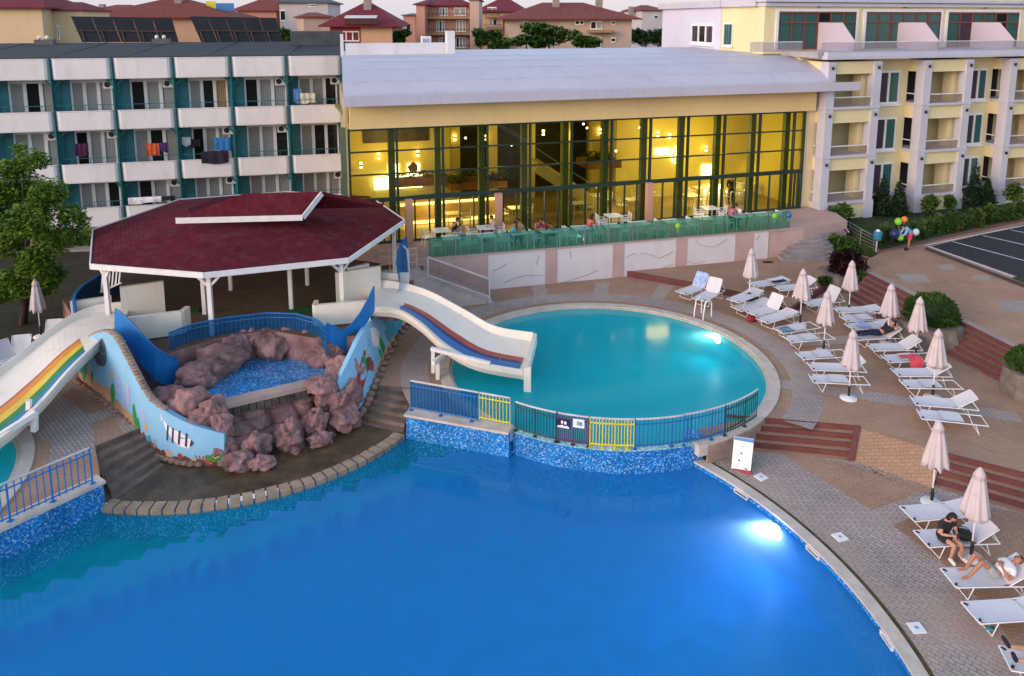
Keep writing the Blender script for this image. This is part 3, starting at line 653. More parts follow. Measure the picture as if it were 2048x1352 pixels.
for px, py, z, rx, ry, rz2, sd, lab in BL:
    o = MB().blob(G(px, py, z), (rx, ry, rz2), sd, .3, 5, 1.3, 0, .3, .35).build('boulder', [ROCK], smooth=True)
    tag(o, lab, 'boulder', 'pink boulders round the raised pool')
# --- rock cliff below the lip: one artificial rock face
t = thing('rock_cliff', 'jagged pink rock face below the raised pool, standing on the flagstones', 'rock', G(550, 930, -.65))
CL = [(472, 928, -.42, .5, .42, .34, 22), (520, 934, -.5, .42, .36, .26, 32), (690, 845, -.35, .55, .5, .45, 27), (655, 795, .3, .55, .45, .7, 33), (690, 812, .05, .5, .45, .75, 34), (704, 795, .1, .36, .45, .6, 31), (640, 885, -.5, .45, .36, .26, 28), (448, 905, -.3, .38, .36, .46, 35), (512, 900, -.35, .42, .4, .55, 41), (575, 880, -.3, .46, .4, .62, 42), (632, 850, -.15, .42, .4, .55, 43)]
ft = [l0 + n * .26 - d * .35, l0 + n * .27, l0.lerp(l1, .5) + n * .27, l1 + n * .27, l1 + n * .2 + d * .55, l1 - n * .1 + d * 1.0]
fb = [G(432, 925, -.66), G(480, 940, -.66), G(560, 926, -.66), G(620, 893, -.66), G(672, 868, -.66), G(705, 850, -.66)]
fm = Mural([V((p.x, p.y, -.68)) for p in fb], [V((p.x, p.y, .24)) for p in ft]); q = MB(); S = []
for a in range(181):
    u = a / 180; row = []
    for b in range(49):
        v = b / 48; base_p, top_p = fm._at(fm.b, u), fm._at(fm.t, u); w = 1 - (1 - v) ** 1.9
        p = V((base_p.x + (top_p.x - base_p.x) * w, base_p.y + (top_p.y - base_p.y) * w, base_p.z + (top_p.z - base_p.z) * v))
        x = V((u * 7.5, v * 1.5, 3.3)); k = .34 * noise.noise(x) + .20 * noise.noise(x * 2.1) + .07 * noise.noise(x * 5) + .03 * noise.noise(x * 12)
        g_ = 1 - abs(noise.noise(V((u * 8.5 + .7 * v, v * .9, 9.1)))) * 3.6
        if g_ > 0: k -= .50 * g_ ** 2 * (1 - .5 * v)
        h_ = 1 - abs(noise.noise(V((u * 3, v * 3.4 + u, 2.7)))) * 4
        if h_ > 0: k -= .2 * h_ ** 2
        row.append(p + n * k * (1 - .6 * v) + V((0, 0, .3 * k * (1 - v))))
    S.append(row)
q.loft(S); q.build('cliff_face', [ROCK], t, smooth=True)
for k, (px, py, z, rx, ry, rz2, sd) in enumerate(CL):
    c = G(px, py, z); MB().blob(c + V((-.05, .25, -.05)), (rx, ry, rz2 * .92), sd, .34, 5, 1.5, 0, .4, .5).build('rock_lump', [ROCK], t, smooth=True)
# ---------------------------------------------------------------- fences: rails, balusters
def dens(path, step):
    out = []; L = 0
    for a, b in zip(path, path[1:]):
        n = max(1, int((b - a).length / step + .5)); out += [a.lerp(b, k / n) for k in range(n)]
    return out + [path[-1]]
def fence(t, name, path, hgt, mat, step=.12, rail=.042, bar=.030, low=.12, top=None, feet=None, base=0):
    pts = dens(path, step); mb = MB()
    for z in (hgt - .16, low): mb.tube([p + V((0, 0, base + z)) for p in pts[::2] + ([pts[-1]] if (len(pts) - 1) % 2 else [])], rail / 2, 6)
    for p in pts: mb.tube([p + V((0, 0, base + low * .6)), p + V((0, 0, base + hgt - .02))], bar / 2, 5)
    if feet:
        for i in range(0, len(pts), feet): mb.tube([pts[i] + V((0, 0, base)), pts[i] + V((0, 0, base + hgt))], bar * .8, 6); mb.box(pts[i] + V((0, 0, base + .012)), (.12, .12, .02))
    o = mb.build(name, [mat], t)
    m2 = MB(); m2.tube([p + V((0, 0, base + hgt)) for p in pts[::2] + ([pts[-1]] if (len(pts) - 1) % 2 else [])], .03, 6); m2.build('handrail', [top or STEEL], t)
    return o
PALE = M('pale_rail', (.55, .50, .50), .5)
t = thing('pool_fence', 'long low fence of blue, yellow and green bars along the round pool', 'fence', WR1)
a_, b_ = WR0 + V((.1, .12, 0)), WR1 + V((.0, .06, 0))
fence(t, 'blue_bars', [a_, a_.lerp(b_, .69)], 1.02, BLUEF, base=.1, top=PALE, feet=9)
q = MB(); q.loft([[a_.lerp(b_, f) + V((0, .03, .2)), a_.lerp(b_, f) + V((0, .03, 1.05))] for f in (0, .2, .4, .69)]); q.build('backing_net', [clear_mat('fence_net', (.30, .5, .7), 1.05, .5, haze=(.012, .14, .36), hazef=.5)], t, recalc=False)
fence(t, 'yellow_bars', [a_.lerp(b_, .70), b_], 1.02, YELF, step=.115, base=.1, top=PALE, low=.2)
ra = RR + .06
def fa(a, b): return arc(RC, ra, a, b, 14)
A0 = aR1 + .6; SP = lambda px: math.degrees(math.atan2(G(px, 885, 0).y - RC[1], G(px, 885, 0).x - RC[0]))
A1, A2, A3, A4 = A0 + 13.5, A0 + 27.3, A0 + 35.6, aR0 - 3
fence(t, 'green_bars', fa(A0, A1), .95, DGREENF, top=PALE, feet=7)
fence(t, 'maroon_bars', fa(A1 + .6, A2 - 4.0), .95, PURPF, top=PALE, feet=7)
fence(t, 'yellow_bars', fa(A2 - 3.6, A3 + .8), .95, YELF, top=PALE, feet=4, step=.16, rail=.05, bar=.03)
fence(t, 'blue_bars', fa(A3 + 1.2, A4 - 1), .95, BLUEF, top=PALE, feet=9)
rb0 = on(RC, RR + .2, A4 - 2)
fence(t, 'blue_bars', arc(RC, RR + .2, A4 - 4, A4 + 10, 12), 1.0, BLUEF, base=.05, top=PALE, feet=8)
fence(t, 'green_bars', arc(RC, RR + .2, A4 + 10.4, A4 + 26, 14), 1.0, DGREENF, base=.05, top=PALE, feet=8, step=.11)
# signs hung on it
def sign_on(px, py, w, h, mat, label, name='pool_sign'):
    an = math.degrees(math.atan2(A(px, py, 21.3).y - RC[1], A(px, py, 21.3).x - RC[0])); p = on(RC, ra + .05, an); p.z = A(px, py, p.y).z
    t = thing(name, label, 'sign', p); rz = R(an + 90); q = MB(); q.box(p, (w, .015, h), rz); q.build('sign_board', [mat], t)
    return t, p, rz
tS, p, rz = sign_on(1123, 848, .44, .29, M('navy_sign', (.015, .015, .06), .5), 'navy sign with white swimmer shapes on the fence')
u_ = V((math.cos(rz), math.sin(rz), 0)); nf = V((u_.y, -u_.x, 0))
if nf.y > 0: nf = -nf
mb = MB()
def disc(mb, c, ru, rv, d=.012, n=12): mb.poly([c + u_ * ru * math.cos(k * 2 * math.pi / n) + V((0, 0, rv * math.sin(k * 2 * math.pi / n))) + nf * d for k in range(n)])
disc(mb, p + u_ * -.03 + V((0, 0, .06)), .035, .06); disc(mb, p + u_ * .07 + V((0, 0, .05)), .04, .055, .013)
mb.poly([p + u_ * x + V((0, 0, z)) + nf * .012 for x, z in [(-.17, -.12), (.19, -.12), (.19, -.07), (.10, -.03), (.05, -.06), (-.02, -.02), (-.09, -.05), (-.17, -.06)]])
mb.build('white_pictogram', [MUR_W], tS)
tS, p, rz = sign_on(1157, 847, .34, .27, PLAST, 'white sign with a blue picture, right of the navy sign')
mb = MB(); mb.poly([p + u_ * x + V((0, 0, z)) + nf * .012 for x, z in [(-.1, -.06), (.1, -.06), (.1, .06), (-.1, .06)]]); mb.build('blue_picture', [M('sign_blue', (.05, .28, .45), .5)], tS)
mb = MB(); mb.poly([p + u_ * x + V((0, 0, z)) + nf * .014 for x, z in [(-.04, -.03), (.05, -.03), (.05, .03), (-.04, .03)]]); mb.build('yellow_mark', [M('sign_ochre', (.45, .33, .08), .5)], tS)
# left fence
t = thing('pool_fence', 'blue bar fence with pale rail, bottom left corner', 'fence', WL0)
fence(t, 'blue_bars', [WL0 + V((-.12, -.2, 0)), WL1 + V((-.05, 0, 0))] + arc(LC, RR + .06, aL1, aL0, 12), 1.05, BLUEN, step=.17, base=.1, top=PALE, feet=6, rail=.04, bar=.034)
# curved fence on the platform edge with netting
NET = clear_mat('blue_net', (.30, .55, .75), 1.05, .5, haze=(.02, .15, .38), hazef=.30)
t = thing('platform_fence', 'curved blue netted fence between raised pool and pavilion', 'fence', V((-8.8, 26.9, 0)))
cp = [G(355, 735, 1.0), V((-11.65, 25.0, 0)), V((-11.2, 25.75, 0)), V((-10.2, 26.4, 0)), V((-8.9, 26.85, 0)), V((-7.8, 26.75, 0)), V((-6.9, 26.2, 0)), V((-6.45, 25.5, 0))][1:]
fence(t, 'blue_bars', [V((p.x, p.y, 0)) for p in cp], 1.12, BLUEF, base=ZP - .52, top=BLUEF, step=.15, bar=.02)
mb = MB(); mb.loft([[V((p.x, p.y, ZP - .45)), V((p.x, p.y, ZP + .57))] for p in dens(cp, .25)]); mb.build('netting', [NET], t, recalc=False)
# solid blue panels running down beside both slides
def panel(label, pts):
    t = thing('side_panel_screen', label, 'screen', pts[0][0]); mb = MB()
    a = [V(p[0]) for p in pts]; b = [V(p[1]) for p in pts]
    mb.loft([[x, y, y + V((.04, .03, 0)), x + V((.04, .03, 0))] for x, y in zip(a, b)], closed=True); mb.build('blue_panel', [BLUEN], t)
    m2 = MB(); m2.tube([y + V((.02, .015, .02)) for y in b], .035, 6); m2.build('top_rail', [BLUEF], t)
    return t
def pp(px, top, bot, Y): return (A(px, bot, Y), A(px, top, Y))
panel('tall blue panel sloping down beside the rainbow slide', [pp(229, 619, 662, 25.4), pp(252, 636, 682, 25.1), pp(280, 668, 728, 24.6), pp(310, 698, 762, 24.3), pp(335, 713, 772, 24.4), pp(354, 721, 768, 24.7)])
panel('pointed blue panel rising beside the red and blue slide', [pp(747, 574, 622, 27.2), pp(735, 600, 640, 26.9), pp(718, 630, 668, 26.6), pp(700, 652, 692, 26.3), pp(684, 664, 705, 26.0), pp(668, 655, 690, 25.8), pp(652, 648, 680, 25.8)])
# ---------------------------------------------------------------- slides
def slide(label, far, near, stripes, lipd):
    t = thing('water_slide', label, 'slide', near[-1])
    F = Mural(far, near)
    n = 28; secs = []
    def st(u):
        f, q = F._at(F.b, u), F._at(F.t, u); d = (q - f); h = V((d.x, d.y, 0)).normalized(); k = .30 - .08 * math.sin(math.pi * u)
        return f, q, h, [f - h * .10 + V((0, 0, -.02)), f, f + h * .12 + V((0, 0, -k)), f.lerp(q, .5) + V((0, 0, -k - .06)), q - h * .14 + V((0, 0, -k * .62)), q + V((0, 0, -.10)), q + h * .11 + V((0, 0, -.12)), q + h * .06 + V((0, 0, -.30)), q - h * .1 + V((0, 0, -.52)), f + h * .1 + V((0, 0, -.52))]
    mb = MB(); mb.loft([st(i / n)[3] for i in range(n + 1)], closed=True); mb.build('chute', [CREAMFG], t, smooth=False)
    for (a, b, u0, u1, mat, nm) in stripes:
        m1 = MB(); S = []
        for i in range(25):
            u = u0 + (u1 - u0) * i / 24; f, q, h, s = st(u)
            l, r_ = s[3], s[4]; S.append([l.lerp(r_, a) + V((0, 0, .006)), l.lerp(r_, b) + V((0, 0, .006))])
        m1.loft(S); m1.build(nm, [mat], t)
    f, q, h, s = st(1.0); e = (F._at(F.b, 1) - F._at(F.b, .97)); e = V((e.x, e.y, 0)).normalized()
    m1 = MB(); a, b = q + e * .02 + h * .12, f + e * .02
    m1.hexa([a + V((0, 0, -lipd)), a + h * -.16 + V((0, 0, -lipd)), a + h * -.1 + e * .05 + V((0, 0, 0)), a + V((0, 0, .0))], [x + e * .24 for x in (a + V((0, 0, -lipd)), a + h * -.16 + V((0, 0, -lipd)), a + h * -.1 + V((0, 0, .05)), a + V((0, 0, .05)))])
    m1.loft([[a - h * .1 + V((0, 0, .0)), a - h * .1 + e * .14 + V((0, 0, -.05)), a - h * .1 + e * .14 + V((0, 0, -.5)), a - h * .1 + V((0, 0, -.5))], [b + V((0, 0, .0)), b + e * .14 + V((0, 0, -.05)), b + e * .14 + V((0, 0, -.42)), b + V((0, 0, -.4))]], closed=True)
    m1.build('end_lip', [CREAMFG], t)
    return t, st
RED = M('stripe_red', (.46, .085, .055), .4); NAVY = M('stripe_navy', (.02, .04, .17), .4, .1); BLUES = M('stripe_blue', (.03, .17, .42), .4, .1); WHS = M('stripe_white', (.75, .72, .68), .4)
ORG = M('stripe_orange', (.66, .25, .03), .4); YLS = M('stripe_yellow', (.68, .48, .04), .4); GRS = M('stripe_green', (.03, .20, .06), .4)
farR = [V((-5.9, 30.2, 2.15)), V((-4.6, 30.0, 2.1)), V((-3.3, 29.45, 1.92)), V((-1.9, 28.65, 1.48)), V((-.65, 27.9, 1.08)), V((.78, 27.6, .95))]
nearR = [V((-5.3, 27.5, 2.12)), V((-4.25, 27.45, 2.05)), V((-3.35, 26.85, 1.78)), V((-2.37, 26.0, 1.28)), V((-1.25, 25.45, .92)), V((.40, 25.0, .80))]
tR, stR = slide('cream water slide with red and blue stripes into the round pool', farR, nearR, [(.02, .36, .25, .97, RED, 'red_stripe'), (.36, .56, .235, .97, NAVY, 'navy_stripe'), (.56, .97, .22, .97, BLUES, 'blue_stripe')], .85)
farL = [V((-14.3, 27.7, 2.15)), V((-15.5, 27.3, 2.1)), V((-16.1, 26.3, 1.9)), V((-16.6, 24.9, 1.45)), V((-17.1, 23.6, 1.08)), V((-17.9, 22.0, .95))]
nearL = [V((-13.75, 25.5, 2.12)), V((-13.8, 24.3, 2.05)), V((-13.95, 23.0, 1.78)), V((-14.2, 21.7, 1.28)), V((-14.6, 20.3, .92)), V((-15.3, 18.8, .80))]
tL, stL = slide('cream water slide with rainbow stripes at the left edge', farL, nearL, [(-.2, .06, .30, .97, RED, 'red_stripe'), (.06, .32, .295, .97, ORG, 'orange_stripe'), (.32, .58, .29, .97, YLS, 'yellow_stripe'), (.58, .84, .285, .97, GRS, 'green_stripe'), (.84, .98, .28, .97, BLUES, 'blue_stripe')], .7)
def frame_support(t, p, q, zt):
    """two posts and a white cross beam under the chute"""
    for c in (p, q):
        m1 = MB(); m1.bar(V((c.x, c.y, -.05)), V((c.x, c.y, zt)), .14); m1.build('post', [WOODP], t)
    m1 = MB(); d = (q - p).normalized(); m1.bar(V((p.x, p.y, zt)) - d * .3, V((q.x, q.y, zt)) + d * .5, .13, .15); m1.build('cross_beam', [WOODP], t)
p1 = A(866, 745, 26.6); frame_support(tR, V((-2.62, 25.75, 0)), V((-1.75, 27.6, 0)), .72)
m1 = MB(); m1.bar(A(862, 697, 25.75), A(980, 727, 25.2), .12, .12); m1.build('support_beam', [WOODP], tR)
m1 = MB(); m1.bar(A(866, 700, 25.8), A(866, 745, 25.8), .12); m1.build('post', [WOODP], tR)
for a_, b_ in ((A(1000, 715, 25.1), A(1001, 728, 25.1)), (A(1040, 718, 25), A(1041, 731, 25))): m1 = MB(); m1.bar(a_, b_, .03); m1.build('drip_hook', [STEEL], tR)
m1 = MB(); m1.bar(A(-30, 890, 20.3), A(72, 826, 21.2), .14, .16); m1.build('support_beam', [WOODP], tL)
m1 = MB(); m1.bar(A(69, 826, 21.2), A(69, 862, 21.2), .15); m1.bar(A(58, 800, 21.6), A(56, 850, 21.7), .12); m1.build('post', [WOODP], tL)
# boxes of the slide starts on the platform (cream side walls)
def startbox(t, pts, h, th=.16):
    for (a, b, hh) in pts:
        m1 = MB(); a, b = V(a), V(b); d = (b - a).normalized(); n = V((-d.y, d.x, 0)) * th / 2
        m1.hexa([a - n, b - n, b + n, a + n], [a - n + V((0, 0, hh)), b - n + V((0, 0, hh)), b + n + V((0, 0, hh)), a + n + V((0, 0, hh))]); m1.build('start_wall', [CREAMFG], t)
startbox(tR, [(V((-7.2, 27.0, ZP + .05)), V((-5.25, 27.45, ZP + .05)), .8), (V((-7.2, 27.0, ZP + .05)), V((-7.25, 27.5, ZP + .05)), .8), (V((-6.5, 29.6, ZP + .05)), V((-5.8, 30.2, ZP + .05)), 1.35), (V((-6.9, 29.2, ZP + .05)), V((-5.3, 30.0, ZP + .05)), 1.3), (V((-5.5, 30.4, ZP - .3)), V((-4.2, 30.3, ZP - .3)), 1.25)], .8)
startbox(tL, [(V((-13.85, 25.45, ZP + .05)), V((-11.75, 26.3, ZP + .05)), .85), (V((-11.75, 26.3, ZP + .05)), V((-11.7, 26.75, ZP + .05)), .85), (V((-14.5, 27.5, ZP + .1)), V((-13.2, 28.2, ZP + .1)), 1.25), (V((-16.2, 27.2, ZP - .3)), V((-15.0, 27.8, ZP - .3)), 1.2)], .85)
for px, py, lab in ((372, 622, 'green mat beside the start of the rainbow slide'), (600, 622, 'green mat left of the start of the striped slide'), (700, 622, 'green mat behind the front right pavilion post')):
    c = G(px, py, ZP + .03); o = MB().box(c, (.95, .6, .05), R(18)).build('green_mat', [M('green_mat', (.015, .10, .02), .9, .3, 8, .4)]); tag(o, lab, 'mat')
# ---------------------------------------------------------------- pavilion
PC = V((-11.1, 32.25, 0))
oc = [V((-15.1, 26.81, 0)), V((-10.65, 25.81, 0)), V((-6.01, 27.52, 0)), V((-4.73, 33.05, 0))]; oc += [PC * 2 - p for p in oc]
ZE = 3.86
pav = thing('pavilion', 'octagonal white timber pavilion with two tiered burgundy shingle roof', 'pavilion', (PC.x, PC.y, ZP))
mb = MB(); inner = [PC + (p - PC) * .40 for p in oc]
mid = [PC + (p - PC) * .7 for p in oc]
for i in range(8):
    j = (i + 1) % 8
    a, b, c, d = oc[i] + V((0, 0, ZE)), oc[j] + V((0, 0, ZE)), mid[j] + V((0, 0, ZE + .40)), mid[i] + V((0, 0, ZE + .40))
    e, f = inner[j] + V((0, 0, ZE + .80)), inner[i] + V((0, 0, ZE + .80))
    mb.poly([a, b, c, d]); mb.poly([d, c, e, f]); mb.poly([a - V((0, 0, .12)), b - V((0, 0, .12)), e - V((0, 0, .12)), f - V((0, 0, .12))])
mb.poly([p + V((0, 0, ZE + .80)) for p in inner])
mb.build('lower_roof', [REDROOF], pav)
mb = MB()
for i in range(8):
    a, b = oc[i], oc[(i + 1) % 8]; n = ((a + b) / 2 - PC).normalized() * .05
    mb.hexa([a + V((0, 0, ZE - .17)), b + V((0, 0, ZE - .17)), b + n + V((0, 0, ZE - .17)), a + n + V((0, 0, ZE - .17))], [a + V((0, 0, ZE + .035)), b + V((0, 0, ZE + .035)), b + n + V((0, 0, ZE + .035)), a + n + V((0, 0, ZE + .035))])
mb.build('fascia', [WOODP], pav)
ue = [G(352, 437, 5.0), G(604, 431, 5.0)]; ur = [G(642, 383, 5.75), G(488, 387, 5.75)]
uc = (ur[0] + ur[1]) / 2; ub = [V((2 * uc.x - p.x, 2 * uc.y - p.y, p.z)) for p in ue]
mb = MB(); th = V((0, 0, -.14))
mb.hexa([ue[0] + th, ue[1] + th, ur[0] + th, ur[1] + th], [ue[0], ue[1], ur[0], ur[1]]); mb.hexa([ur[1] + th, ur[0] + th, ub[0] + th, ub[1] + th], [ur[1], ur[0], ub[0], ub[1]])
mb.build('upper_roof', [REDROOF], pav)
mb = MB(); o_ = V((0, -.03, 0))
mb.bar(ue[0] + o_ + V((0, 0, -.08)), ue[1] + o_ + V((.03, 0, -.08)), .05, .22); mb.bar(ue[1] + V((.04, 0, -.08)), ur[0] + V((.04, 0, -.08)), .05, .22)
mb.build('upper_fascia', [WOODP], pav)
mb = MB(); q = [PC + V((.5, -.6, 0)) + (p - PC) * .2 for p in oc]; mb.prism([(p.x, p.y) for p in q], ZE + .6, ZE + 1.12); mb.build('clerestory', [M('dark_timber', (.045, .035, .03), .8, .4, 5)], pav)
def post(p, z0, z1, w=.15, br=True):
    m1 = MB(); m1.bar(V((p.x, p.y, z0)), V((p.x, p.y, z1)), w); po = m1.build('post', [WOODP], pav)
    if br:
        d = (PC - p); d.z = 0; d.normalize(); s_ = V((-d.y, d.x, 0))
        for k in (-1, 1):
            m2 = MB(); m2.bar(V((p.x, p.y, z1 - .62)) + s_ * k * .07, V((p.x, p.y, z1 - .1)) + s_ * k * .58, .09); m2.build('brace', [WOODP], po)
for i in range(8):
    p = PC + (oc[i] - PC) * .93
    post(p, ZP - .6 if i < 3 else ZP - 1.3, ZE + .05)
for px, py in ((583, 620), (410, 628), (615, 570), (462, 580)): post(G(px, py, ZP), ZP, ZE + .12, .14, False)
# small leaning white railing behind left slide, dark screen
t = thing('side_railing', 'short white slatted railing behind the rainbow slide', 'railing', A(222, 585, 28.5))
mb = MB()
for k in range(6): mb.bar(A(206 + 7 * k, 545 - 1.5 * k, 28.6), A(203 + 7 * k, 585 - 4 * k, 28.6), .06, .03)
mb.build('slats', [WOODP], t); mb = MB(); mb.bar(A(203, 546, 28.57), A(245, 533, 28.57), .06); mb.bar(A(201, 584, 28.57), A(243, 565, 28.57), .06); mb.build('rail', [WOODP], t)
t = thing('corner_screen', 'curved blue netted screen at the platform corner by the dry lawn', 'screen', A(152, 620, 27.6))
cpx = [A(150, 622, 26.9), A(152, 598, 27.4), A(165, 585, 28.2), A(200, 570, 29.4), A(238, 556, 30.5)]
mb = MB(); mb.loft([[V((p.x, p.y, .9)), V((p.x, p.y, 2.55))] for p in dens(cpx, .3)]); mb.build('netting', [clear_mat('dark_net', (.12, .25, .35), 1.05, .5, haze=(.01, .07, .20), hazef=.6)], t, recalc=False)
mb = MB(); mb.tube([V((p.x, p.y, 2.56)) for p in cpx], .05, 6); mb.tube([V((cpx[0].x, cpx[0].y, .0)), V((cpx[0].x, cpx[0].y, 2.56))], .06, 6); mb.build('blue_frame', [BLUEF], t)
t = thing('corner_screen', 'bulging blue netted screen right of the pavilion, beside the terrace stairs', 'screen', A(802, 545, 30.5))
cpx = [A(790, 560, 29.6), A(792, 540, 30.4), A(800, 520, 31.2), A(812, 500, 31.8)]
mb = MB(); mb.loft([[V((p.x + .0, p.y, 1.2)), V((p.x + .18, p.y - .1, 2.2)), V((p.x + .05, p.y, 3.05 + .06 * i))] for i, p in enumerate(dens(cpx, .3))]); mb.build('netting', [clear_mat('mid_net', (.25, .5, .7), 1.05, .5, haze=(.015, .14, .38), hazef=.65)], t, recalc=False)
mb = MB(); mb.tube([A(790, 496, 31.6), A(806, 492, 31.4), A(815, 500, 31.2), A(818, 545, 30.8), A(818, 560, 30.6)], .05, 6); mb.build('pale_frame', [PALE], t)
# ================================================================ BUILDINGS
PANE = clear_mat('pane_glass', (.80, .84, .84), 1.45, .02)
FRAMEW = M('white_window_frame', (.80, .77, .77), .5, .04, 3); FRAMEB = M('brown_window_frame', (.16, .05, .03), .5, .1, 4)
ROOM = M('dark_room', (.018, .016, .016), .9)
def pleat(mat):
    return mat
def curtain_mat(name, c1, c2, fr):  # wave bands paint the light and shade of folds on flat sheets
    m, nt, N, L, b = new_mat(name)
    wv = N.new('ShaderNodeTexWave'); wv.wave_type = 'BANDS'; wv.bands_direction = 'X'; wv.inputs['Scale'].default_value = 3.2; wv.inputs['Distortion'].default_value = 2.2; wv.inputs['Detail'].default_value = 2
    L.new(pos_vec(nt, (1, 1, .06)), wv.inputs['Vector'])
    L.new(ramp(nt, wv.outputs['Fac'], [(.1, c1), (.9, c2)]), b.inputs['Base Color']); b.inputs['Roughness'].default_value = .9
    MATS[name] = m; return m
NETC = curtain_mat('painted_fold_net', (.40, .345, .335), (.58, .51, .50), 0)
TEALC = curtain_mat('green_curtain', (.025, .09, .08), (.09, .22, .19), 0)
PURC = curtain_mat('mauve_curtain', (.06, .035, .05), (.13, .08, .10), 0)
ORC = curtain_mat('orange_curtain', (.40, .20, .08), (.68, .40, .22), 0)
def window(fr, parent, s0, s1, z0, z1, d, secs, fmat=FRAMEW, fw=.07, trans=(), name='window', sill=False):
    """frame part with panes and curtains as sub-parts; secs: letters n=net, o=orange, d=dark, g=green, p=mauve"""
    mb = MB(); n = len(secs); w = (s1 - s0) / n
    fr.box(mb, s0, s1, d, d + .09, z1 - fw, z1); fr.box(mb, s0, s1, d, d + .09, z0, z0 + fw)
    for i in range(n + 1): x = s0 + w * i; fr.box(mb, max(s0, x - fw / 2) if i else s0, min(s1, x + fw / 2) if i < n else s1, d + .002, d + .088, z0 + fw, z1 - fw)
    for z in trans: fr.box(mb, s0 + fw, s1 - fw, d + .01, d + .08, z - fw / 2, z + fw / 2)
    if sill: fr.box(mb, s0 - .1, s1 + .1, d, d + .16, z0 - .1, z0 - .005)
    o = mb.build(name, [fmat], parent)
    m1 = MB(); m1.poly([fr.p(s0 + fw / 2, d + .05, z0 + fw / 2), fr.p(s1 - fw / 2, d + .05, z0 + fw / 2), fr.p(s1 - fw / 2, d + .05, z1 - fw / 2), fr.p(s0 + fw / 2, d + .05, z1 - fw / 2)]); m1.build('pane', [PANE], o)
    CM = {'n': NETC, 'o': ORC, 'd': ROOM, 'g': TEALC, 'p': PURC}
    m2 = MB()
    mats = sorted({c for c in secs}); 
    for i, c in enumerate(secs):
        a, b = s0 + w * i + .01, s0 + w * (i + 1) - .01
        m2.poly([fr.p(a, d + .012, z0 + .02), fr.p(b, d + .012, z0 + .02), fr.p(b, d + .012, z1 - .02), fr.p(a, d + .012, z1 - .02)], mats.index(c))
    m2.build('curtain', [CM[c] for c in mats], o)
    return o
# ---------------------------------------------------------------- balcony hotel on the left
LF = Frame((-13.13, 47.5), 14.5)
lh = thing('balcony_hotel', 'four storey hotel with white curved balconies and teal posts, flat dark roof', 'hotel', LF.p(-8, 0, 0))
S0, S1, BW = -26.1, 3.4, 3.19
mb = MB(); LF.box(mb, S0 - 4, S1, -9, -.9, 0, 10.3); mb.build('wall', [TEALW], lh)
mb = MB(); LF.box(mb, S0 - 4, S1, -.9, -.25, 0, .5); mb.build('ground_floor_wall', [M('beige_base', (.38, .29, .23), .9, .15, 1, stain=.3)], lh)
posts_s = [-13.33 - BW * 3, -13.33 - BW * 2, -13.33 - BW, -13.33, -10.15, -6.93, -3.75, -.56, 2.75]
BAND = [(9.17, 10.36), (6.25, 7.38), (3.18, 4.30), (.55, 1.70)]
rs = random.Random(11)
for i, (a, b) in enumerate(zip(posts_s, posts_s[1:])):
    for k, (z0, z1) in enumerate(BAND):
        mb = MB(); secs = []
        for j in range(25):
            t_ = j / 24; s_ = a + .02 + (b - a - .04) * t_; e = min(t_, 1 - t_)
            dd = .20 + .24 * min(1, e / .07) ** .5 if e < .07 else .44
            sag = -.05 * math.sin(math.pi * t_) if k else 0
            secs.append([LF.p(s_, dd - .02, z0 - sag * 0), LF.p(s_, dd, z0 + .05), LF.p(s_, dd + .03, z1 - .06), LF.p(s_, dd + .06, z1 - .04), LF.p(s_, dd + .06, z1), LF.p(s_, dd - .12, z1), LF.p(s_, dd - .14, z0)])
        mb.loft(secs, closed=True); mb.build('balcony_front', [WHITEP], lh, smooth=False)
    for k, (z0, z1) in enumerate([(7.38, 9.17), (4.30, 6.25), (1.70, 3.18)]):
        pat = [['ndn', 'oon', 'ndn', 'nnn', 'dnn', 'ndo', 'dnn', 'nnd'], ['nnn', 'nnn', 'nnn', 'dnn', 'ndn', 'dnn', 'nnd', 'ndd'], ['nnn', 'ndn', 'nnn', 'nnd', 'dnn', 'nnn', 'nnn', 'nnn']][k][i % 8]
        wz0 = z0 - .55 if pat[1] != 'n' else z0 - .05
        window(LF, lh, a + .62, b - .10 - .25 * (i % 2), z0 - .6, z1 - .08, -.89, pat, fw=.19)
        mb = MB(); LF.box(mb, a + .1, b - .1, .28, .31, z0 + .30, z0 + .335)
        for q in (.2, .5, .8): LF.box(mb, a + (b - a) * q, a + (b - a) * q + .03, .282, .308, z0 - .02, z0 + .30)
        mb.build('balcony_rail', [TEAL], lh)
        mb = MB(); LF.box(mb, a + .1, b - .1, -.88, .3, z1 + .02, z1 + .12); mb.build('balcony_soffit', [TEAL], lh)
        if (i + k) % 3 != 2:
            q = MB(); s_ = b - .75; LF.box(q, s_, s_ + .62, -.74, -.46, z1 - .62, z1 - .14); o = q.build('air_conditioner', [WHITE], lh)
            q = MB(); c = LF.p(s_ + .24, -.455, z1 - .38); q.poly([c + LF.u * .17 * math.cos(t_ * .524) + V((0, 0, .17 * math.sin(t_ * .524))) for t_ in range(12)]); q.build('fan_grille', [BLACKP], o)
for s_ in posts_s:
    mb = MB(); LF.box(mb, s_ - .09, s_ + .09, -.12, .12, 0, 10.4)
    LF.box(mb, s_ - .018, s_ + .018, .121, .47, .6, 10.38)
    mb.build('teal_post', [TEAL], lh)
    for z1 in (9.17, 6.25, 3.18):
        q = MB(); 
        for sg in (-1, 1): q.bar(LF.p(s_ + sg * .08, .02, z1 - .42), LF.p(s_ + sg * .42, .02, z1 - .02), .06, .12)
        q.build('post_bracket', [TEAL], lh)
    q = MB(); LF.box(q, s_ + .1 - .16, s_ - .02 + .10, -.89, -.13, .5, 10.2); q.build('party_wall', [TEALW], lh)
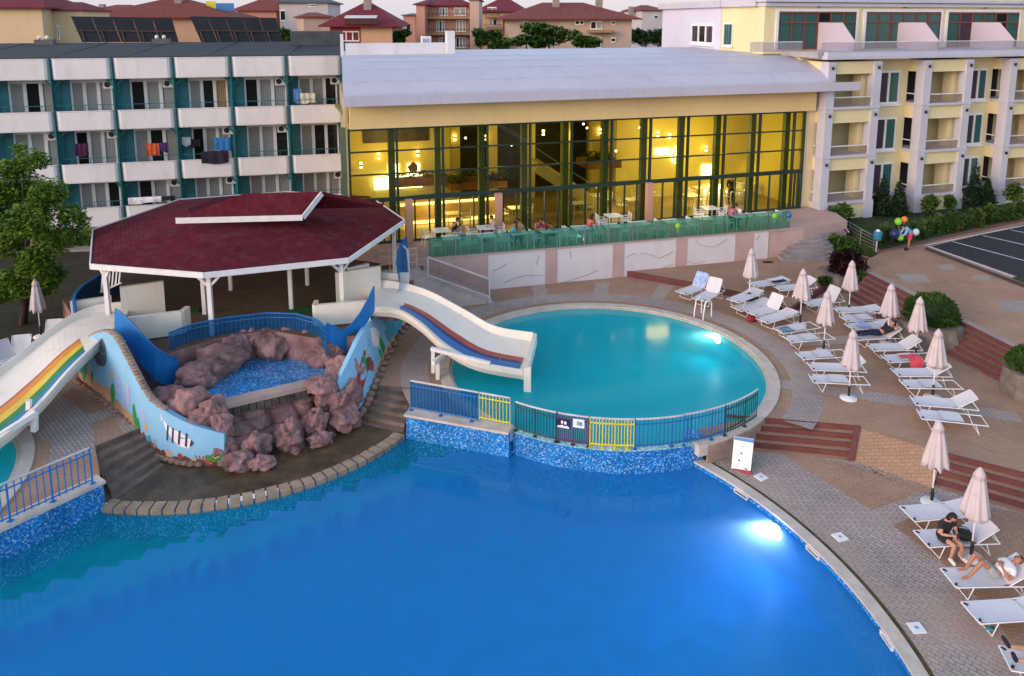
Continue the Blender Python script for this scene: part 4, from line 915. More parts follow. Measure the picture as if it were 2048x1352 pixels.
mb = MB(); mb.hexa([LF.p(S0 - 4, .3, 10.30), LF.p(S1, .3, 10.30), LF.p(S1, -8.5, 10.7), LF.p(S0 - 4, -8.5, 10.7)], [LF.p(S0 - 4, .3, 10.42), LF.p(S1, .3, 10.42), LF.p(S1, -8.5, 11.0), LF.p(S0 - 4, -8.5, 11.0)])
mb.build('roof', [DARKROOF], lh)
for s_ in (-21, -17.5, -12.8, -9.0, -4.6, .0):
    q = MB(); q.bar(LF.p(s_ - .5, .25, 10.43), LF.p(s_ + .6, -8.2, 11.0), .06, .03); q.build('roof_seam', [BLACKP], lh)
mb = MB(); LF.box(mb, S1 - 3.8, S1 - .3, -6.5, -5.8, 10.4, 11.75); mb.build('roof_upstand', [M('bitumen_grey', (.075, .08, .09), .85, .25, 1.2, stain=.3)], lh)
for s_ in (-16.3, -9.3):
    q = MB(); LF.box(q, s_, s_ + 1.1, -7.9, -7.2, 10.8, 11.25); o = q.build('roof_vent', [M('grey_block', (.12, .12, .12), .9, .2, 2)], lh)
    q = MB(); q.blob(LF.p(s_ + .3, -7.3, 11.38), (.12, .12, .14), 1, .1, 2); q.blob(LF.p(s_ + .75, -7.3, 11.38), (.12, .12, .14), 2, .1, 2); q.build('vent_cap', [PLAST], o, smooth=True)
# solar collectors on its roof
def solar(label, x0, x1, n):
    t = thing('solar_rack', label, 'solar panels', A(x0, 85, 55))
    b0, b1, t0, t1 = A(x0 + 22, 84, 55), A(x1 + 6, 84, 56.5), A(x0, 34, 57), A(x1 - 8, 37, 58.5)
    for i in range(n):
        f, g = i / n + .002, (i + 1) / n - .002; q = MB(); nn = V((.1, -.6, .5)).normalized() * .06
        a, b, c, d = b0.lerp(b1, f), b0.lerp(b1, g), t0.lerp(t1, g), t0.lerp(t1, f)
        q.hexa([a, b, c, d], [x + nn for x in (a, b, c, d)]); q.build('collector', [M('collector_glass', (.010, .009, .011), .7, .3, 1)], t)
    q = MB(); q.bar(t0, t1, .1); q.bar(b0.lerp(t0, .45) + V((0, -.2, 0)), b1.lerp(t1, .45) + V((0, -.2, 0)), .07)
    for i in range(n): f = (i + .3) / n; a = b0.lerp(b1, f); q.bar(V((a.x, a.y - .3, 10.9)), b0.lerp(b1, f).lerp(t0.lerp(t1, f), .45) + V((0, -.2, 0)), .07)
    q.build('steel_frame', [M('rusty_steel', (.07, .045, .04), .7, .3, 4)], t)
solar('left rack of black solar collectors on the dark hotel roof', 142, 352, 5)
solar('right rack of black solar collectors on the dark hotel roof', 380, 560, 5)
# towels, laundry on the rails
def cloth(label, px0, px1, y0, y1, col, d=.36, seed=0, cat='towel', nm='towel', skew=0):
    a = LF.hit(px0, y0, d)[0]; b = LF.hit(px1, y0, d)[0]; z1 = LF.hit((px0 + px1) / 2, y0, d)[1]; z0 = LF.hit((px0 + px1) / 2, y1, d)[1]; q = MB()
    secs = []
    for j in range(13):
        t_ = j / 12; s_ = a + (b - a) * t_; dd = d + .03 * math.sin(t_ * 17 + seed)
        secs.append([LF.p(s_, dd - .03, z1 - .25), LF.p(s_, dd - .02, z1), LF.p(s_, dd + .02, z1), LF.p(s_ + skew * .5, dd + .03, (z0 + z1) / 2), LF.p(s_ + skew, dd + .04 + .03 * math.sin(t_ * 9 + seed), z0 + .05 * math.sin(t_ * 6 + seed * 2))])
    q.loft(secs); o = q.build(nm, [M(nm + '_' + str(abs(hash((px0, y0))) % 1), (0, 0, 0)) if False else M('cloth_%s' % '_'.join(str(int(c * 100)) for c in col), col, .9, .25, 5)], smooth=True); return tag(o, label, cat)
cloth('dark maroon towel hanging in a second storey balcony', 149, 176, 287, 312, (.06, .01, .04), seed=1)
cloth('orange towel on the balcony rail beside a purple one', 291, 318, 287, 311, (.50, .09, .03), seed=2)
cloth('purple towel right of the orange one', 319, 336, 285, 304, (.07, .02, .12), seed=3)
cloth('white shirt hanging left of the blue towel', 363, 381, 274, 291, (.7, .68, .7), -.2, 4, 'laundry', 'shirt')
cloth('black trousers hanging between the white shirt and the blue towel', 381, 400, 278, 294, (.02, .018, .02), -.2, 5, 'laundry', 'trousers')
cloth('bright blue towel hanging over a balcony, above the black cloth', 428, 461, 275, 301, (.03, .16, .42), .1, 6)
cloth('large black cloth draped over a white balcony front', 402, 456, 302, 327, (.02, .015, .03), .56, 7)
cloth('white sheet draped on the lowest balcony rail', 256, 322, 394, 406, (.72, .69, .72), .52, 8, 'laundry', 'sheet')
cloth('short black cloth beside the white sheet', 325, 350, 392, 401, (.015, .015, .02), .5, 9, 'laundry', 'black_cloth')
cloth('blue and white parasol cloth on a top balcony', 586, 602, 177, 206, (.13, .25, .50), .2, 10, 'laundry', 'blue_cloth')
cloth('pale cream cloth beside the blue one on a top balcony', 600, 630, 186, 206, (.58, .53, .42), .25, 11, 'laundry', 'cream_cloth')
# ---------------------------------------------------------------- glass hall (restaurant)
HF = Frame((17.11, 44.23), 17.5)
HL, HR, ZT = -26.05, -.4, 1.7
hall = thing('glass_restaurant', 'long restaurant hall with tall lit glass front and curved grey roof', 'restaurant', HF.p(-13, 0, ZT))
mb = MB(); prof = [(1.15, 8.62), (1.15, 9.06), (.95, 9.12), (.2, 9.62), (-1, 10.12), (-2.3, 10.42), (-4, 10.58), (-6, 10.62), (-11, 10.66), (-11, 10.3), (-.2, 8.7)]
def roofsec(s): return [HF.p(s, d, z) for d, z in prof]
lsec = [HF.p(HF.hit(684.5 + .35 * max(0, 10 - z) , 150, d)[0], d, z) for d, z in prof]
mb.loft([lsec, roofsec(HL + 8), roofsec(HL + 18), roofsec(HR + .9)], closed=True); mb.build('curved_roof', [GREYROOF], hall)
for i in range(5):
    q = MB(); d, z = prof[2 + i]; HF.box(q, HL + .1 - .3 * min(0, d), HR + .85, d - .04, d + .0, z + .003, z + .012); q.build('roof_seam', [M('roof_seam_grey', (.42, .42, .49), .5)], hall)
mb = MB(); HF.box(mb, HF.hit(686, 190, 1.2)[0], HR + 2.6, 1.152, 1.26, 8.60, 9.08); mb.build('gutter', [GREYROOF], hall)
mb = MB(); HF.box(mb, HL + .05, HR + .5, -.3, .28, 7.42, 8.75); mb.build('fascia', [YELLOW], hall)
mb = MB(); c0 = HF.p(HL, -.05, 0); c1 = V((-10.6, 49, 0)); n_ = V((-.25, 0, 0))
mb.prism([(c0.x, c0.y), (c1.x, c1.y), (c1.x - .3, c1.y), (c0.x - .12, c0.y)], 0, 8.7); mb.build('side_wall', [M('hall_side', (.40, .32, .16), .9)], hall)
mb = MB(); HF.box(mb, HL + .1, HR, -10, -.06, 1.5, ZT + .004); mb.build('hall_floor', [M('hall_floor', (.32, .25, .15), .3, .15, 1)], hall)
YW = M('hall_yellow_wall', (.62, .53, .17), .8, .06, .5); DKW = M('hall_painted_dark', (.045, .05, .03), .7, .5, .9); 
mb = MB(); HF.box(mb, HL + .3, -20.2, -5.2, -5, ZT + .01, 7.4); HF.box(mb, -9.6, HR, -5.2, -5, ZT + .01, 7.4); HF.box(mb, -9.8, -9.6, -9.6, -5, ZT + .01, 7.4); HF.box(mb, -20.2, -20.0, -9.6, -5, ZT + .01, 7.4); HF.box(mb, HR - .02, HR + .2, -5, -.2, ZT + .01, 7.4)
mb.build('yellow_wall', [YW], hall)
mb = MB(); HF.box(mb, -20, -9.8, -9.8, -9.6, ZT, 7.4); mb.build('back_wall', [DKW], hall)  # near-black colour stands in for the dim interior and reflected trees
mb = MB(); HF.box(mb, HL + .2, HR, -9.9, -.32, 7.45, 7.6); mb.build('ceiling', [M('hall_ceiling', (.20, .19, .10), .8)], hall)
for s_ in (-19.2, -16.9, -14.5, -12.1, -10.2):
    q = MB(); HF.box(q, s_ - .28, s_ + .28, -7.6, -7.1, ZT + .01, 7.44); q.build('interior_pillar', [YW], hall)
mulls = [-1.1 - 2.268 * k for k in range(12)]
GLASS = clear_mat('hall_glass', (.60, .60, .34), 1.5, .0)
MUL = M('dark_mullion', (.018, .04, .032), .4, .2, 3); GCOL = M('green_steel_column', (.10, .15, .095), .6, .15, 1.5)
edges = [HR] + mulls
for s_ in [HR - .03] + mulls:
    q = MB(); HF.box(q, s_ - .05, s_ + .05, -.06, .10, ZT, 7.42); q.build('mullion', [MUL], hall)
    if s_ < HR - .1:
        q = MB(); HF.box(q, s_ - .36, s_ - .06, -.55, -.25, ZT, 7.44); q.build('steel_column', [GCOL], hall)
for nm, z, h in (('door_transom', 3.9, .11), ('transom', 5.16, .035), ('transom', 6.28, .035), ('top_rail', 7.36, .05), ('bottom_rail', 1.76, .05)):
    q = MB(); HF.box(q, HL, HR, -.04, .085, z - h, z + h); q.build(nm, [MUL], hall)
for a, b in zip(edges[1:], edges): 
    q = MB(); q.poly([HF.p(a, .02, ZT), HF.p(b, .02, ZT), HF.p(b, .02, 7.42), HF.p(a, .02, 7.42)]); q.build('glass_bay', [GLASS], hall)
    for f in (.36, .68):
        q = MB(); s_ = a + (b - a) * f; HF.box(q, s_ - .035, s_ + .035, -.03, .07, ZT, 3.85); q.build('door_frame', [MUL], hall)
for px in (818, 997, 1297):
    s_ = HF.hit(px, 430, .25)[0]; q = MB(); HF.box(q, s_ - .17, s_ + .17, .12, .4, ZT + .01, 3.88); q.build('peach_pillar', [M('peach_pillar', (.55, .30, .20), .7, .08, 1)], hall)
mb = MB(); HF.box(mb, HR, HR + 1.2, -.6, -.1, ZT, 8.7); mb.build('end_wall', [CREAM], hall)
mb = MB(); q0 = HF.p(HL + .6, -5.5, 10.6)
HF.box(mb, HL + .6, HL + 6.2, -6.4, -6.2, 10.5, 11.25); mb.build('roof_parapet', [WHITEP], hall)
mb = MB(); HF.box(mb, HL + 6.2, HL + 6.65, -6.5, -6.05, 10.5, 11.9); mb.build('roof_post', [WHITE], hall)
mb = MB(); HF.box(mb, HL + .35, HL + .5, -6.4, -6.2, 10.5, 11.75); mb.build('roof_pole', [WHITE], hall)
t = thing('roof_unit', 'white rooftop air unit beside the white roof post', 'air conditioner', A(855, 88, 46))
q = MB(); q.box(A(852, 85, 46.5), (.55, .4, .75), R(17)); q.build('casing', [WHITE], t); q = MB(); q.box(A(852, 86, 46.28), (.4, .03, .5), R(17)); q.build('grille', [M('grille', (.35, .36, .45), .6)], t)
# staircase, mezzanine edge with plants, counters inside
t = thing('indoor_staircase', 'cream staircase running diagonally down inside the glass hall', 'staircase', HF.p(-15, -5, ZT))
q = MB(); h0, h1 = HF.hit(1072, 335, -3.2), HF.hit(1196, 442, -3.2); a, b = HF.p(h0[0], -3.2, h0[1]), HF.p(h1[0], -3.2, max(ZT + .1, h1[1]))
q.bar(a, b, .16, .55); q.bar(a + V((0, -1.6, 0)) * -1, b - V((0, -1.6, 0)), .16, .5); q.build('stringer', [M('stair_cream', (.50, .42, .24), .7)], t)
for k in range(15):
    f = k / 15; q = MB(); p = a.lerp(b, f) + V((0, .8, .2)); q.box(p, (.32, 1.5, .06), HF.a); q.build('stair_tread', [MATS['stair_cream']], t)
q = MB(); q.bar(a + V((0, 0, 1.1)), b + V((0, 0, 1.1)), .05); q.build('handrail', [STEEL], t)
t = thing('indoor_gallery', 'dark gallery ledge inside the hall, planted with foliage', 'gallery', HF.p(-15, -5, 3.6))
q = MB(); HF.box(q, -20.4, -17.2, -5, -3.2, 3.35, 3.75); HF.box(q, -12.0, -9.9, -6, -4, 3.9, 4.3); HF.box(q, -23.5, -20.3, -4.9, -4.3, 3.5, 4.0); q.build('ledge', [M('gallery_brown', (.12, .05, .025), .7, .3, 2)], t)
IND = leaf_mat('indoor_leaves', (.03, .06, .012), (.10, .14, .03))
q = MB(); leaf_cloud(q, [(HF.p(s_, -3.5 - .6 * (k % 2), 3.95 + .12 * (k % 3)), (.55, .45, .35)) for k, s_ in enumerate([-20.2, -19.5, -18.7, -18, -17.4])] + [(HF.p(s_, -4.5, 4.15), (.5, .3, .25)) for s_ in (-23.2, -22.4, -21.6, -20.8)] + [(HF.p(s_, -4.6, 4.6), (.7, .5, .35)) for s_ in (-11.6, -10.8)], 900, .12, 5); q.build('foliage', [IND], t)
LITW = emit_mat('white_glow', (1., .93, .72), 1.3); LITY = emit_mat('lit_counter', (1., .74, .28), 1.2); LAMP = emit_mat('lamp_glow', (1., .72, .30), 5.)
t = thing('lit_bar', 'bar counter with glowing yellow edges inside the hall left end', 'bar counter', HF.p(-21, -3, ZT))
q = MB(); HF.box(q, -23.2, -17.6, -3.6, -3.0, ZT + .01, 2.9); q.build('counter', [M('counter_peach', (.55, .36, .2), .7)], t)
q = MB(); HF.box(q, -23.2, -17.6, -2.99, -2.95, 2.78, 2.90); HF.box(q, -23.2, -17.6, -2.99, -2.95, ZT + .05, ZT + .2); q.build('glow_strip', [LITY], t)
def poster(label, px0, px1, y0, y1, d, sil):
    t = thing('poster_light_patch', label, 'poster', HF.p(*(HF.hit(px0, y0, d)[0], d, HF.hit(px0, y0, d)[1])))
    a, zt = HF.hit(px0, y0, d); b, zb = HF.hit(px1, y1, d); q = MB(); HF.box(q, a, b, d - .05, d, zb, zt); q.build('lit_face', [LITW], t)
    if sil:
        m1 = MB(); c = HF.p((a + b) / 2 - .05, d + .012, (zt + zb) / 2 + .1); r = random.Random(3)
        m1.poly([c + HF.u * .42 * (b - a) * k1 * math.cos(k * .42) + V((0, 0, (zt - zb) * .45 * k1 * math.sin(k * .42))) for k in range(15) for k1 in (1 + r.uniform(-.2, .2),)]); m1.build('dark_hair_shape', [M('poster_brown', (.10, .045, .035), .8)], t)
poster('lit white poster left of the green column', 777, 799, 329, 349, -4.9, False)
poster('lit white poster with a dark hair shape, right of the green column', 815, 840, 327, 350, -4.9, True)
poster('wide glowing white panel under the posters', 748, 845, 355, 374, -4.7, False)
poster('slanting glowing patch of painted light high on the right yellow wall', 1310, 1340, 297, 309, -4.9, False)  # this and the next three: glowing quads added for bright light patches
poster('bright white patch of painted light at the right of the hall', 1404, 1430, 330, 352, -4.9, False)
poster('tall patch of painted light below the bright white one', 1408, 1440, 372, 432, -4.8, False)
poster('patch of painted light behind the standing silhouette', 1452, 1487, 382, 428, -4.7, False)
t = thing('wall_emblem', 'round white outlined emblem on the right yellow wall', 'emblem', HF.p(*(HF.hit(1354, 310, -4.9)[0], -4.9, HF.hit(1354, 310, -4.9)[1])))
q = MB(); c = HF.p(HF.hit(1354, 310, -4.85)[0], -4.85, HF.hit(1354, 310, -4.85)[1]); q.tube([c + HF.u * .38 * math.cos(k * .393) * (1 + .1 * (k % 2)) + V((0, 0, .5 * math.sin(k * .393))) for k in range(17)], .06, 5); q.build('white_outline', [LITW], t)
q = MB(); q.bar(c + HF.u * -.12 + V((0, 0, -.3)), c + HF.u * -.08 + V((0, 0, .3)), .07); q.bar(c + HF.u * .1 + V((0, 0, -.35)), c + HF.u * .06 + V((0, 0, .25)), .1); q.build('white_stroke', [LITW], t)
t = thing('wall_picture', 'long dark picture high on the left yellow wall', 'picture', HF.p(HF.hit(725, 258, -4.9)[0], -4.9, 7))
a, zt = HF.hit(726, 258, -4.9); b, zb = HF.hit(858, 281, -4.9); q = MB(); HF.box(q, a, b, -4.98, -4.9, zb, min(zt, 7.35)); q.build('picture_face', [M('picture_dark', (.05, .04, .02), .5, .6, 2)], t)
for lab, px, py, d in [('wall lamp above the wide glowing panel', 757, 312, -4.85), ('wall lamp above the poster with dark hair', 835, 306, -4.85), ('lamp beside the left edge of the glass hall', 722, 330, -4.5), ('pair lamp on the leftmost pillar behind the gallery foliage', 909, 275, -7), ('wall lamp on the second interior pillar', 972, 275, -7), ('pillar lamp above the staircase top', 1086, 265, -7), ('pillar lamp over the middle of the staircase', 1143, 270, -7), ('pillar lamp above the stair foot', 1199, 262, -7), ('pillar lamp near the dark doorway', 1254, 262, -7), ('tall wall lamp, first left of the round emblem', 1315, 268, -4.8), ('tall wall lamp directly above the round emblem', 1338, 272, -4.8), ('tall wall lamp right of the round emblem', 1362, 272, -4.8), ('lone wall lamp right of the round emblem, lower', 1411, 297, -4.8), ('glowing lamp low at the far right of the glass hall', 1497, 340, -4.5)]:
    s_, z = HF.hit(px, py, d); t = thing('wall_lamp', lab, 'lamp', HF.p(s_, d, z), 'lamps inside the glass hall')
    q = MB(); HF.box(q, s_ - .07, s_ + .07, d, d + .12, z - .06, z + .06); q.build('lamp_body', [STEEL], t)
    q = MB(); HF.box(q, s_ - .06, s_ + .06, d + .01, d + .11, z + .065, z + .16); HF.box(q, s_ - .06, s_ + .06, d + .01, d + .11, z - .16, z - .065); q.build('lamp_glow', [LAMP], t)
for k, (px, py, d) in enumerate([(931, 276, -4), (1023, 290, -3.5), (1052, 272, -5), (1128, 264, -4), (1167, 248, -4.5), (1174, 256, -5), (1232, 302, -1.5), (1279, 255, -4)]):
    s_, z = HF.hit(px, py, d); t = thing('pendant_lamp', ['round pendant lamp by the two leftmost pillars', 'small pendant lamp over the stair top', 'pendant lamp high between stair and pillar', 'small bright pendant over the staircase', 'pendant lamp close under the ceiling, centre', 'pendant lamp just below the ceiling pendant, centre', 'low pendant lamp in front of the dark wall', 'pendant lamp beside the dark doorway'][k], 'lamp', HF.p(s_, d, z), 'lamps inside the glass hall')
    q = MB(); q.blob(HF.p(s_, d, z), (.06, .06, .06), k, .02, 2); q.build('globe', [emit_mat('globe_glow', (1, .9, .65), 3.) if 'globe_glow' not in MATS else MATS['globe_glow']], t, smooth=True)
    q = MB(); q.tube([HF.p(s_, d, z + .08), HF.p(s_, d, 7.44)], .008, 4); q.build('cord', [BLACKP], t)
def plight(p, e, c=(1, .71, .25), r=.7):
    l = bpy.data.lights.new('hall_lamp', 'POINT'); l.energy = e; l.color = c; l.shadow_soft_size = r; o = bpy.data.objects.new('hall_lamp', l); COL.objects.link(o); o.location = p
for s_, d, z, e in [(a_, b_, c_, e_ * .55) for a_, b_, c_, e_ in [(-23.5, -2.6, 5.8, 150), (-21.5, -2.4, 3.0, 60), (-17.5, -5, 6.2, 45), (-13, -6, 5.5, 40), (-11, -2.5, 3.0, 50), (-8, -2.6, 5.8, 130), (-4.5, -2.6, 5.4, 130), (-5.5, -2.5, 3, 90), (-17.3, -2.4, 2.8, 45)]]: plight(HF.p(s_, d, z), e)
# ---------------------------------------------------------------- terrace in front of it
TF = Frame((-3.53, 34.31), 15.76); TLn = 19.1
mb = MB(); pts = [TF.p(-1.2, 0, 0), TF.p(TLn + .5, 0, 0), V((18.3, 41.2, 0)), V((18.5, 44.6, 0)), HF.p(HL, -.02, 0), HF.p(HL, 1.4, 0)]
mb.prism([(p.x, p.y) for p in pts], 0, ZT); struct(mb, 'terrace_slab', [PINKT])
tw = thing('terrace_wall', 'terrace wall of cracked white marble panels between pink pilasters', 'wall', TF.p(9, 0, 0))
def ts(px, y=560): return TF.hit(px, y, .02)[0]
xs = [ts(880), ts(976), ts(1090), ts(1114), ts(1224), ts(1247), ts(1349), ts(1372), ts(1466), ts(1503), ts(1532)]
MARB = M('white_marble', (.66, .60, .62), .5, .05, .6, stain=.12)
for i, (a, b) in enumerate(zip(xs, xs[1:])):
    q = MB(); pk = i % 2 == 0
    TF.box(q, a, b, .0, .05 if pk else .035, -.1, ZT - .01); q.build('pink_pilaster' if pk else 'marble_panel', [PINKT if pk else MARB], tw)
CRK = M('crack_grey', (.20, .18, .22), .9)
for pl_ in ([(985, 542), (1000, 536), (1013, 527)], [(1008, 566), (1030, 556), (1052, 551), (1086, 551)], [(1078, 510), (1073, 530)], [(1120, 566), (1150, 558), (1180, 548), (1196, 540)], [(1250, 516), (1268, 507), (1276, 511)], [(1281, 506), (1300, 509), (1318, 516), (1334, 510), (1346, 503)], [(1391, 480), (1400, 490), (1425, 494), (1436, 490), (1455, 478)], [(1372, 522), (1390, 527), (1408, 524)], [(1512, 480), (1520, 470)], [(1140, 503), (1142, 515)], [(1325, 536), (1346, 529)]):
    q = MB(); pp_ = [TF.p(TF.hit(x, y, .042)[0], .042, TF.hit(x, y, .042)[1]) for x, y in pl_]
    for a, b in zip(pp_, pp_[1:]): q.bar(a, b, .025, .012)
    q.build('marble_crack', [CRK], tw)
q = MB(); TF.box(q, -1.0, TLn, -.05, .08, ZT + .004, ZT + .06); q.build('coping', [PINKT], tw)
gr = thing('glass_railing', 'green glass balustrade along the terrace edge', 'railing', TF.p(9, 0, ZT))
GG = clear_mat('green_rail_glass', (.55, .80, .70), 1.5, .02, haze=(.13, .40, .31), hazef=.15)
npan = 15
for i in range(npan):
    a, b = -.3 + (TLn - .1) * i / npan, -.3 + (TLn - .1) * (i + 1) / npan; q = MB(); TF.box(q, a + .02, b - .02, -.012, .0, ZT + .1, ZT + 1.02); q.build('glass_panel', [GG], gr)
    q = MB(); TF.box(q, b - .02, b + .02, -.03, .015, ZT + .06, ZT + 1.04); q.build('rail_post', [STEEL], gr)
# balcony-style stairs at its left end
st0 = V((-4.0, 33.85, 0)); 
q0, q1 = G(850, 552, 1.42), G(985, 603, 0)
u = TF.u; wv_ = TF.n * 1.7
sL, sR = TF.hit(850, 551, 1.8)[0], TF.hit(988, 604, 1.8)[0]
stairs('terrace_stairs', 'pale stone stairs climbing left along the terrace wall', [TF.p(sL, .1, 0), TF.p(sL, 1.8, 0)], [TF.p(sR, .1, 0), TF.p(sR, 1.8, 0)], 9, [M('pale_stair', (.50, .41, .38), .85, .12, 1.2, stain=.35), MATS['pale_stair']], 1.42, 0)
q = MB(); a = [TF.p(sL, .1, 0), TF.p(sL, 1.8, 0), TF.p(-2.6, 2.0, 0), TF.p(-2.6, .1, 0)]; q.prism([(p.x, p.y) for p in a], 0, 1.43); tag(q.build('stair_landing', [MATS['pale_stair']]), 'pale landing at the top of the terrace stairs', 'landing')
t = thing('stair_railing', 'white sloping rail with mesh infill beside the terrace stairs', 'railing', TF.p(1, .15, .8))
ra0, ra1 = TF.hit(856, 514, 1.76), TF.hit(979, 558, 1.76); RA, RB = TF.p(ra0[0], 1.76, ra0[1]), TF.p(ra1[0], 1.76, ra1[1]); dz = V((0, 0, -.82))
q = MB(); q.bar(RA, RB, .07); q.bar(RB, V((RB.x, RB.y, 0)), .06); q.bar(RA, V((RA.x, RA.y, 1.4)), .06); q.build('rail', [PALE], t)
q = MB(); q.loft([[RA.lerp(RB, i / 12) + dz, RA.lerp(RB, i / 12) + V((0, 0, -.03))] for i in range(13)]); q.build('mesh_infill', [clear_mat('wire_mesh', (.8, .72, .7), 1.02, .6, haze=(.34, .27, .25), hazef=.35)], t, recalc=False)
q = MB(); q.bar(RA + dz, RB + dz, .05); q.build('lower_rail', [PALE], t)
t = thing('stair_gate_rail', 'short pale railing at the top landing beside the blue screen', 'railing', TF.p(-2.2, .6, 1.5))
q = MB(); 
for k in range(5): q.bar(TF.p(-2.5 + .4 * k, .35, 1.44), TF.p(-2.5 + .4 * k, .35, 2.4), .04)
for z in (1.75, 2.1, 2.4): q.bar(TF.p(-2.55, .35, z), TF.p(-.85, .35, z), .045)
q.build('bars', [M('peach_rail', (.55, .42, .36), .6)], t)
# wedge shaped corner stairs on the right
apex = G(1637, 436, 1.7); base_ = [G(1535, 497, .27), G(1566, 526, .27), G(1650, 522, .27), G(1712, 508, .27)]
t = thing('corner_stairs', 'grey fan shaped corner stairs below the terrace right end', 'steps', G(1610, 500, .27))
for k in range(9):
    f = 1 - k / 9 * .86; ps = [apex] + [apex.lerp(b, f) for b in base_]; q = MB(); q.prism([(p.x, p.y) for p in ps] + [(apex.x + .9 * f, apex.y + .3)], .2, .27 + (k + 1) * .158); q.build('step', [M('grey_stair', (.31, .265, .27), .9, .2, 1.5, .3, stain=.4, fine=.2)], t)
t = thing('stair_rail', 'white handrail sloping down the left of the corner stairs', 'railing', apex)
q = MB(); q.tube([A(1551, 482, 39.4), A(1600, 455, 42), A(1632, 434, 44)], .035, 6); q.tube([A(1632, 434, 44), A(1652, 478, 40.5)], .025, 6); q.build('rail', [PALE], t)
t = thing('lawn_railing', 'grey steel railing along the lawn edge left of the blue bin', 'railing', G(1720, 480, 1.0))
q = MB(); P_ = [(1676, 432, 1674, 470), (1700, 445, 1698, 478), (1722, 458, 1720, 492), (1748, 472, 1747, 502)]
tops = [A(a, b, Y) for (a, b, c, d), Y in zip(P_, (43.5, 41.8, 40.2, 38.4))]; bots = [A(c, d, Y) for (a, b, c, d), Y in zip(P_, (43.5, 41.8, 40.2, 38.4))]
for a, b in zip(tops, bots): q.tube([b, a], .03, 6)
q.build('posts', [STEEL], t); q = MB()
for k in range(5): q.tube([a.lerp(b, k * .2) for a, b in zip(tops, bots)], .02 if k else .03, 6)
q.build('rails', [STEEL], t)
t = thing('blue_rail_panel', 'dark blue slanted panel beside the lawn railing', 'panel', A(1685, 450, 42)); q = MB(); q.poly([A(1675, 434, 43), A(1682, 436, 43), A(1697, 463, 40.8), A(1690, 462, 40.8)]); q.build('panel_face', [M('navy_panel', (.03, .03, .09), .6)], t); q = MB(); q.bar(A(1675, 433, 43), A(1697, 464, 40.8), .06); q.build('panel_rail', [PALE], t)
# ---------------------------------------------------------------- yellow hotel on the right
RF = Frame((21.09, 44.85), 18)
rh = thing('yellow_hotel', 'pale yellow hotel with white pillars, loggias and glazed top floor', 'hotel', RF.p(5, 0, 1))
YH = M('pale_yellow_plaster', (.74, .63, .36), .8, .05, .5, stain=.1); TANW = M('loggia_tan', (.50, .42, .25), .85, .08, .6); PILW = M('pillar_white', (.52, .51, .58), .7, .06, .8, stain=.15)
SE = 26.; ledges = [2.07, 4.81, 7.62]; tops_ = [3.92, 6.68, 9.48]
mb = MB(); RF.box(mb, -3.9, SE, -9, -1.9, .5, 10.5); mb.build('wall', [YH], rh)
bays = [(-3.6, .12), (3.28, 6.95), (9.95, 13.6), (16.6, 20.3), (23.2, 26.)]
for bi, (a, b) in enumerate(bays):
    w_ = .52
    q = MB(); RF.box(q, a, b, -1.9, -.02, .6, 2.0); q.build('loggia_base', [YH], rh)
    for k in range(3):
        z0, z1 = ledges[k], tops_[k]; zn = ledges[k + 1] if k < 2 else 10.32
        q = MB(); RF.box(q, a - .06, b + .06, -1.9, .16, z0 - .14, z0); q.build('ledge', [PILW], rh)
        q = MB(); RF.box(q, a + .1, b - .1, -.28, -.03, z1, zn - .14); RF.box(q, a + .01, a + .26, -1.9, -.28, z1, zn - .14); RF.box(q, b - .26, b - .01, -1.9, -.28, z1, zn - .14); q.build('spandrel', [YH], rh)
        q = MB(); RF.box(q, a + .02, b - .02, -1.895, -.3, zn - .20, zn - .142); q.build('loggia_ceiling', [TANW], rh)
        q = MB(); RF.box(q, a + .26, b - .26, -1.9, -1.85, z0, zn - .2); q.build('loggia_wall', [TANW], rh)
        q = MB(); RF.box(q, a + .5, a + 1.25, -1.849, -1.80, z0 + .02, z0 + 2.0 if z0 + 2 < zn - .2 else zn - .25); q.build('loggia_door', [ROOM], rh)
        q = MB(); RF.box(q, b - .75, b - .28, -1.3, -.6, z0, zn - .2); q.build('loggia_pier', [YH], rh)
        q = MB(); RF.box(q, a + w_, b - w_, -.06, -.01, z0 + .50, z0 + .56); RF.box(q, a - .0, a + .05, -1.5, -.3, z0 + .5, z0 + .56); o = q.build('balcony_rail', [WHITE], rh)
        q = MB(); q.poly([RF.p(a + w_, -.035, z0 + .03), RF.p(b - w_, -.035, z0 + .03), RF.p(b - w_, -.035, z0 + .5), RF.p(a + w_, -.035, z0 + .5)]); q.build('rail_glass', [clear_mat('dusty_glass', (.75, .7, .66), 1.3, .1, haze=(.36, .28, .22), hazef=.35) if 'dusty_glass' not in MATS else MATS['dusty_glass']], o)
        for s_ in (a, b - w_):
            q = MB(); RF.box(q, s_, s_ + w_, -.52 if s_ == a else -.4, .12, z0 + .001, zn - .141); RF.box(q, s_ - .03, s_ + w_ + .03, -.3, .17, zn - .34, zn - .28); q.build('pillar', [PILW], rh)
            q = MB(); c = RF.p(s_ + w_ * .5, .18, zn - .5); q.box(c, (.09, .12, .16), RF.a); q.build('spot_lamp', [BLACKP], rh)
    for s_ in (a, b - w_):
        q = MB(); RF.box(q, s_ - .04, s_ + w_ + .04, -.5, .2, .5, 2.07 - .142); q.build('pillar_foot', [PILW], rh)
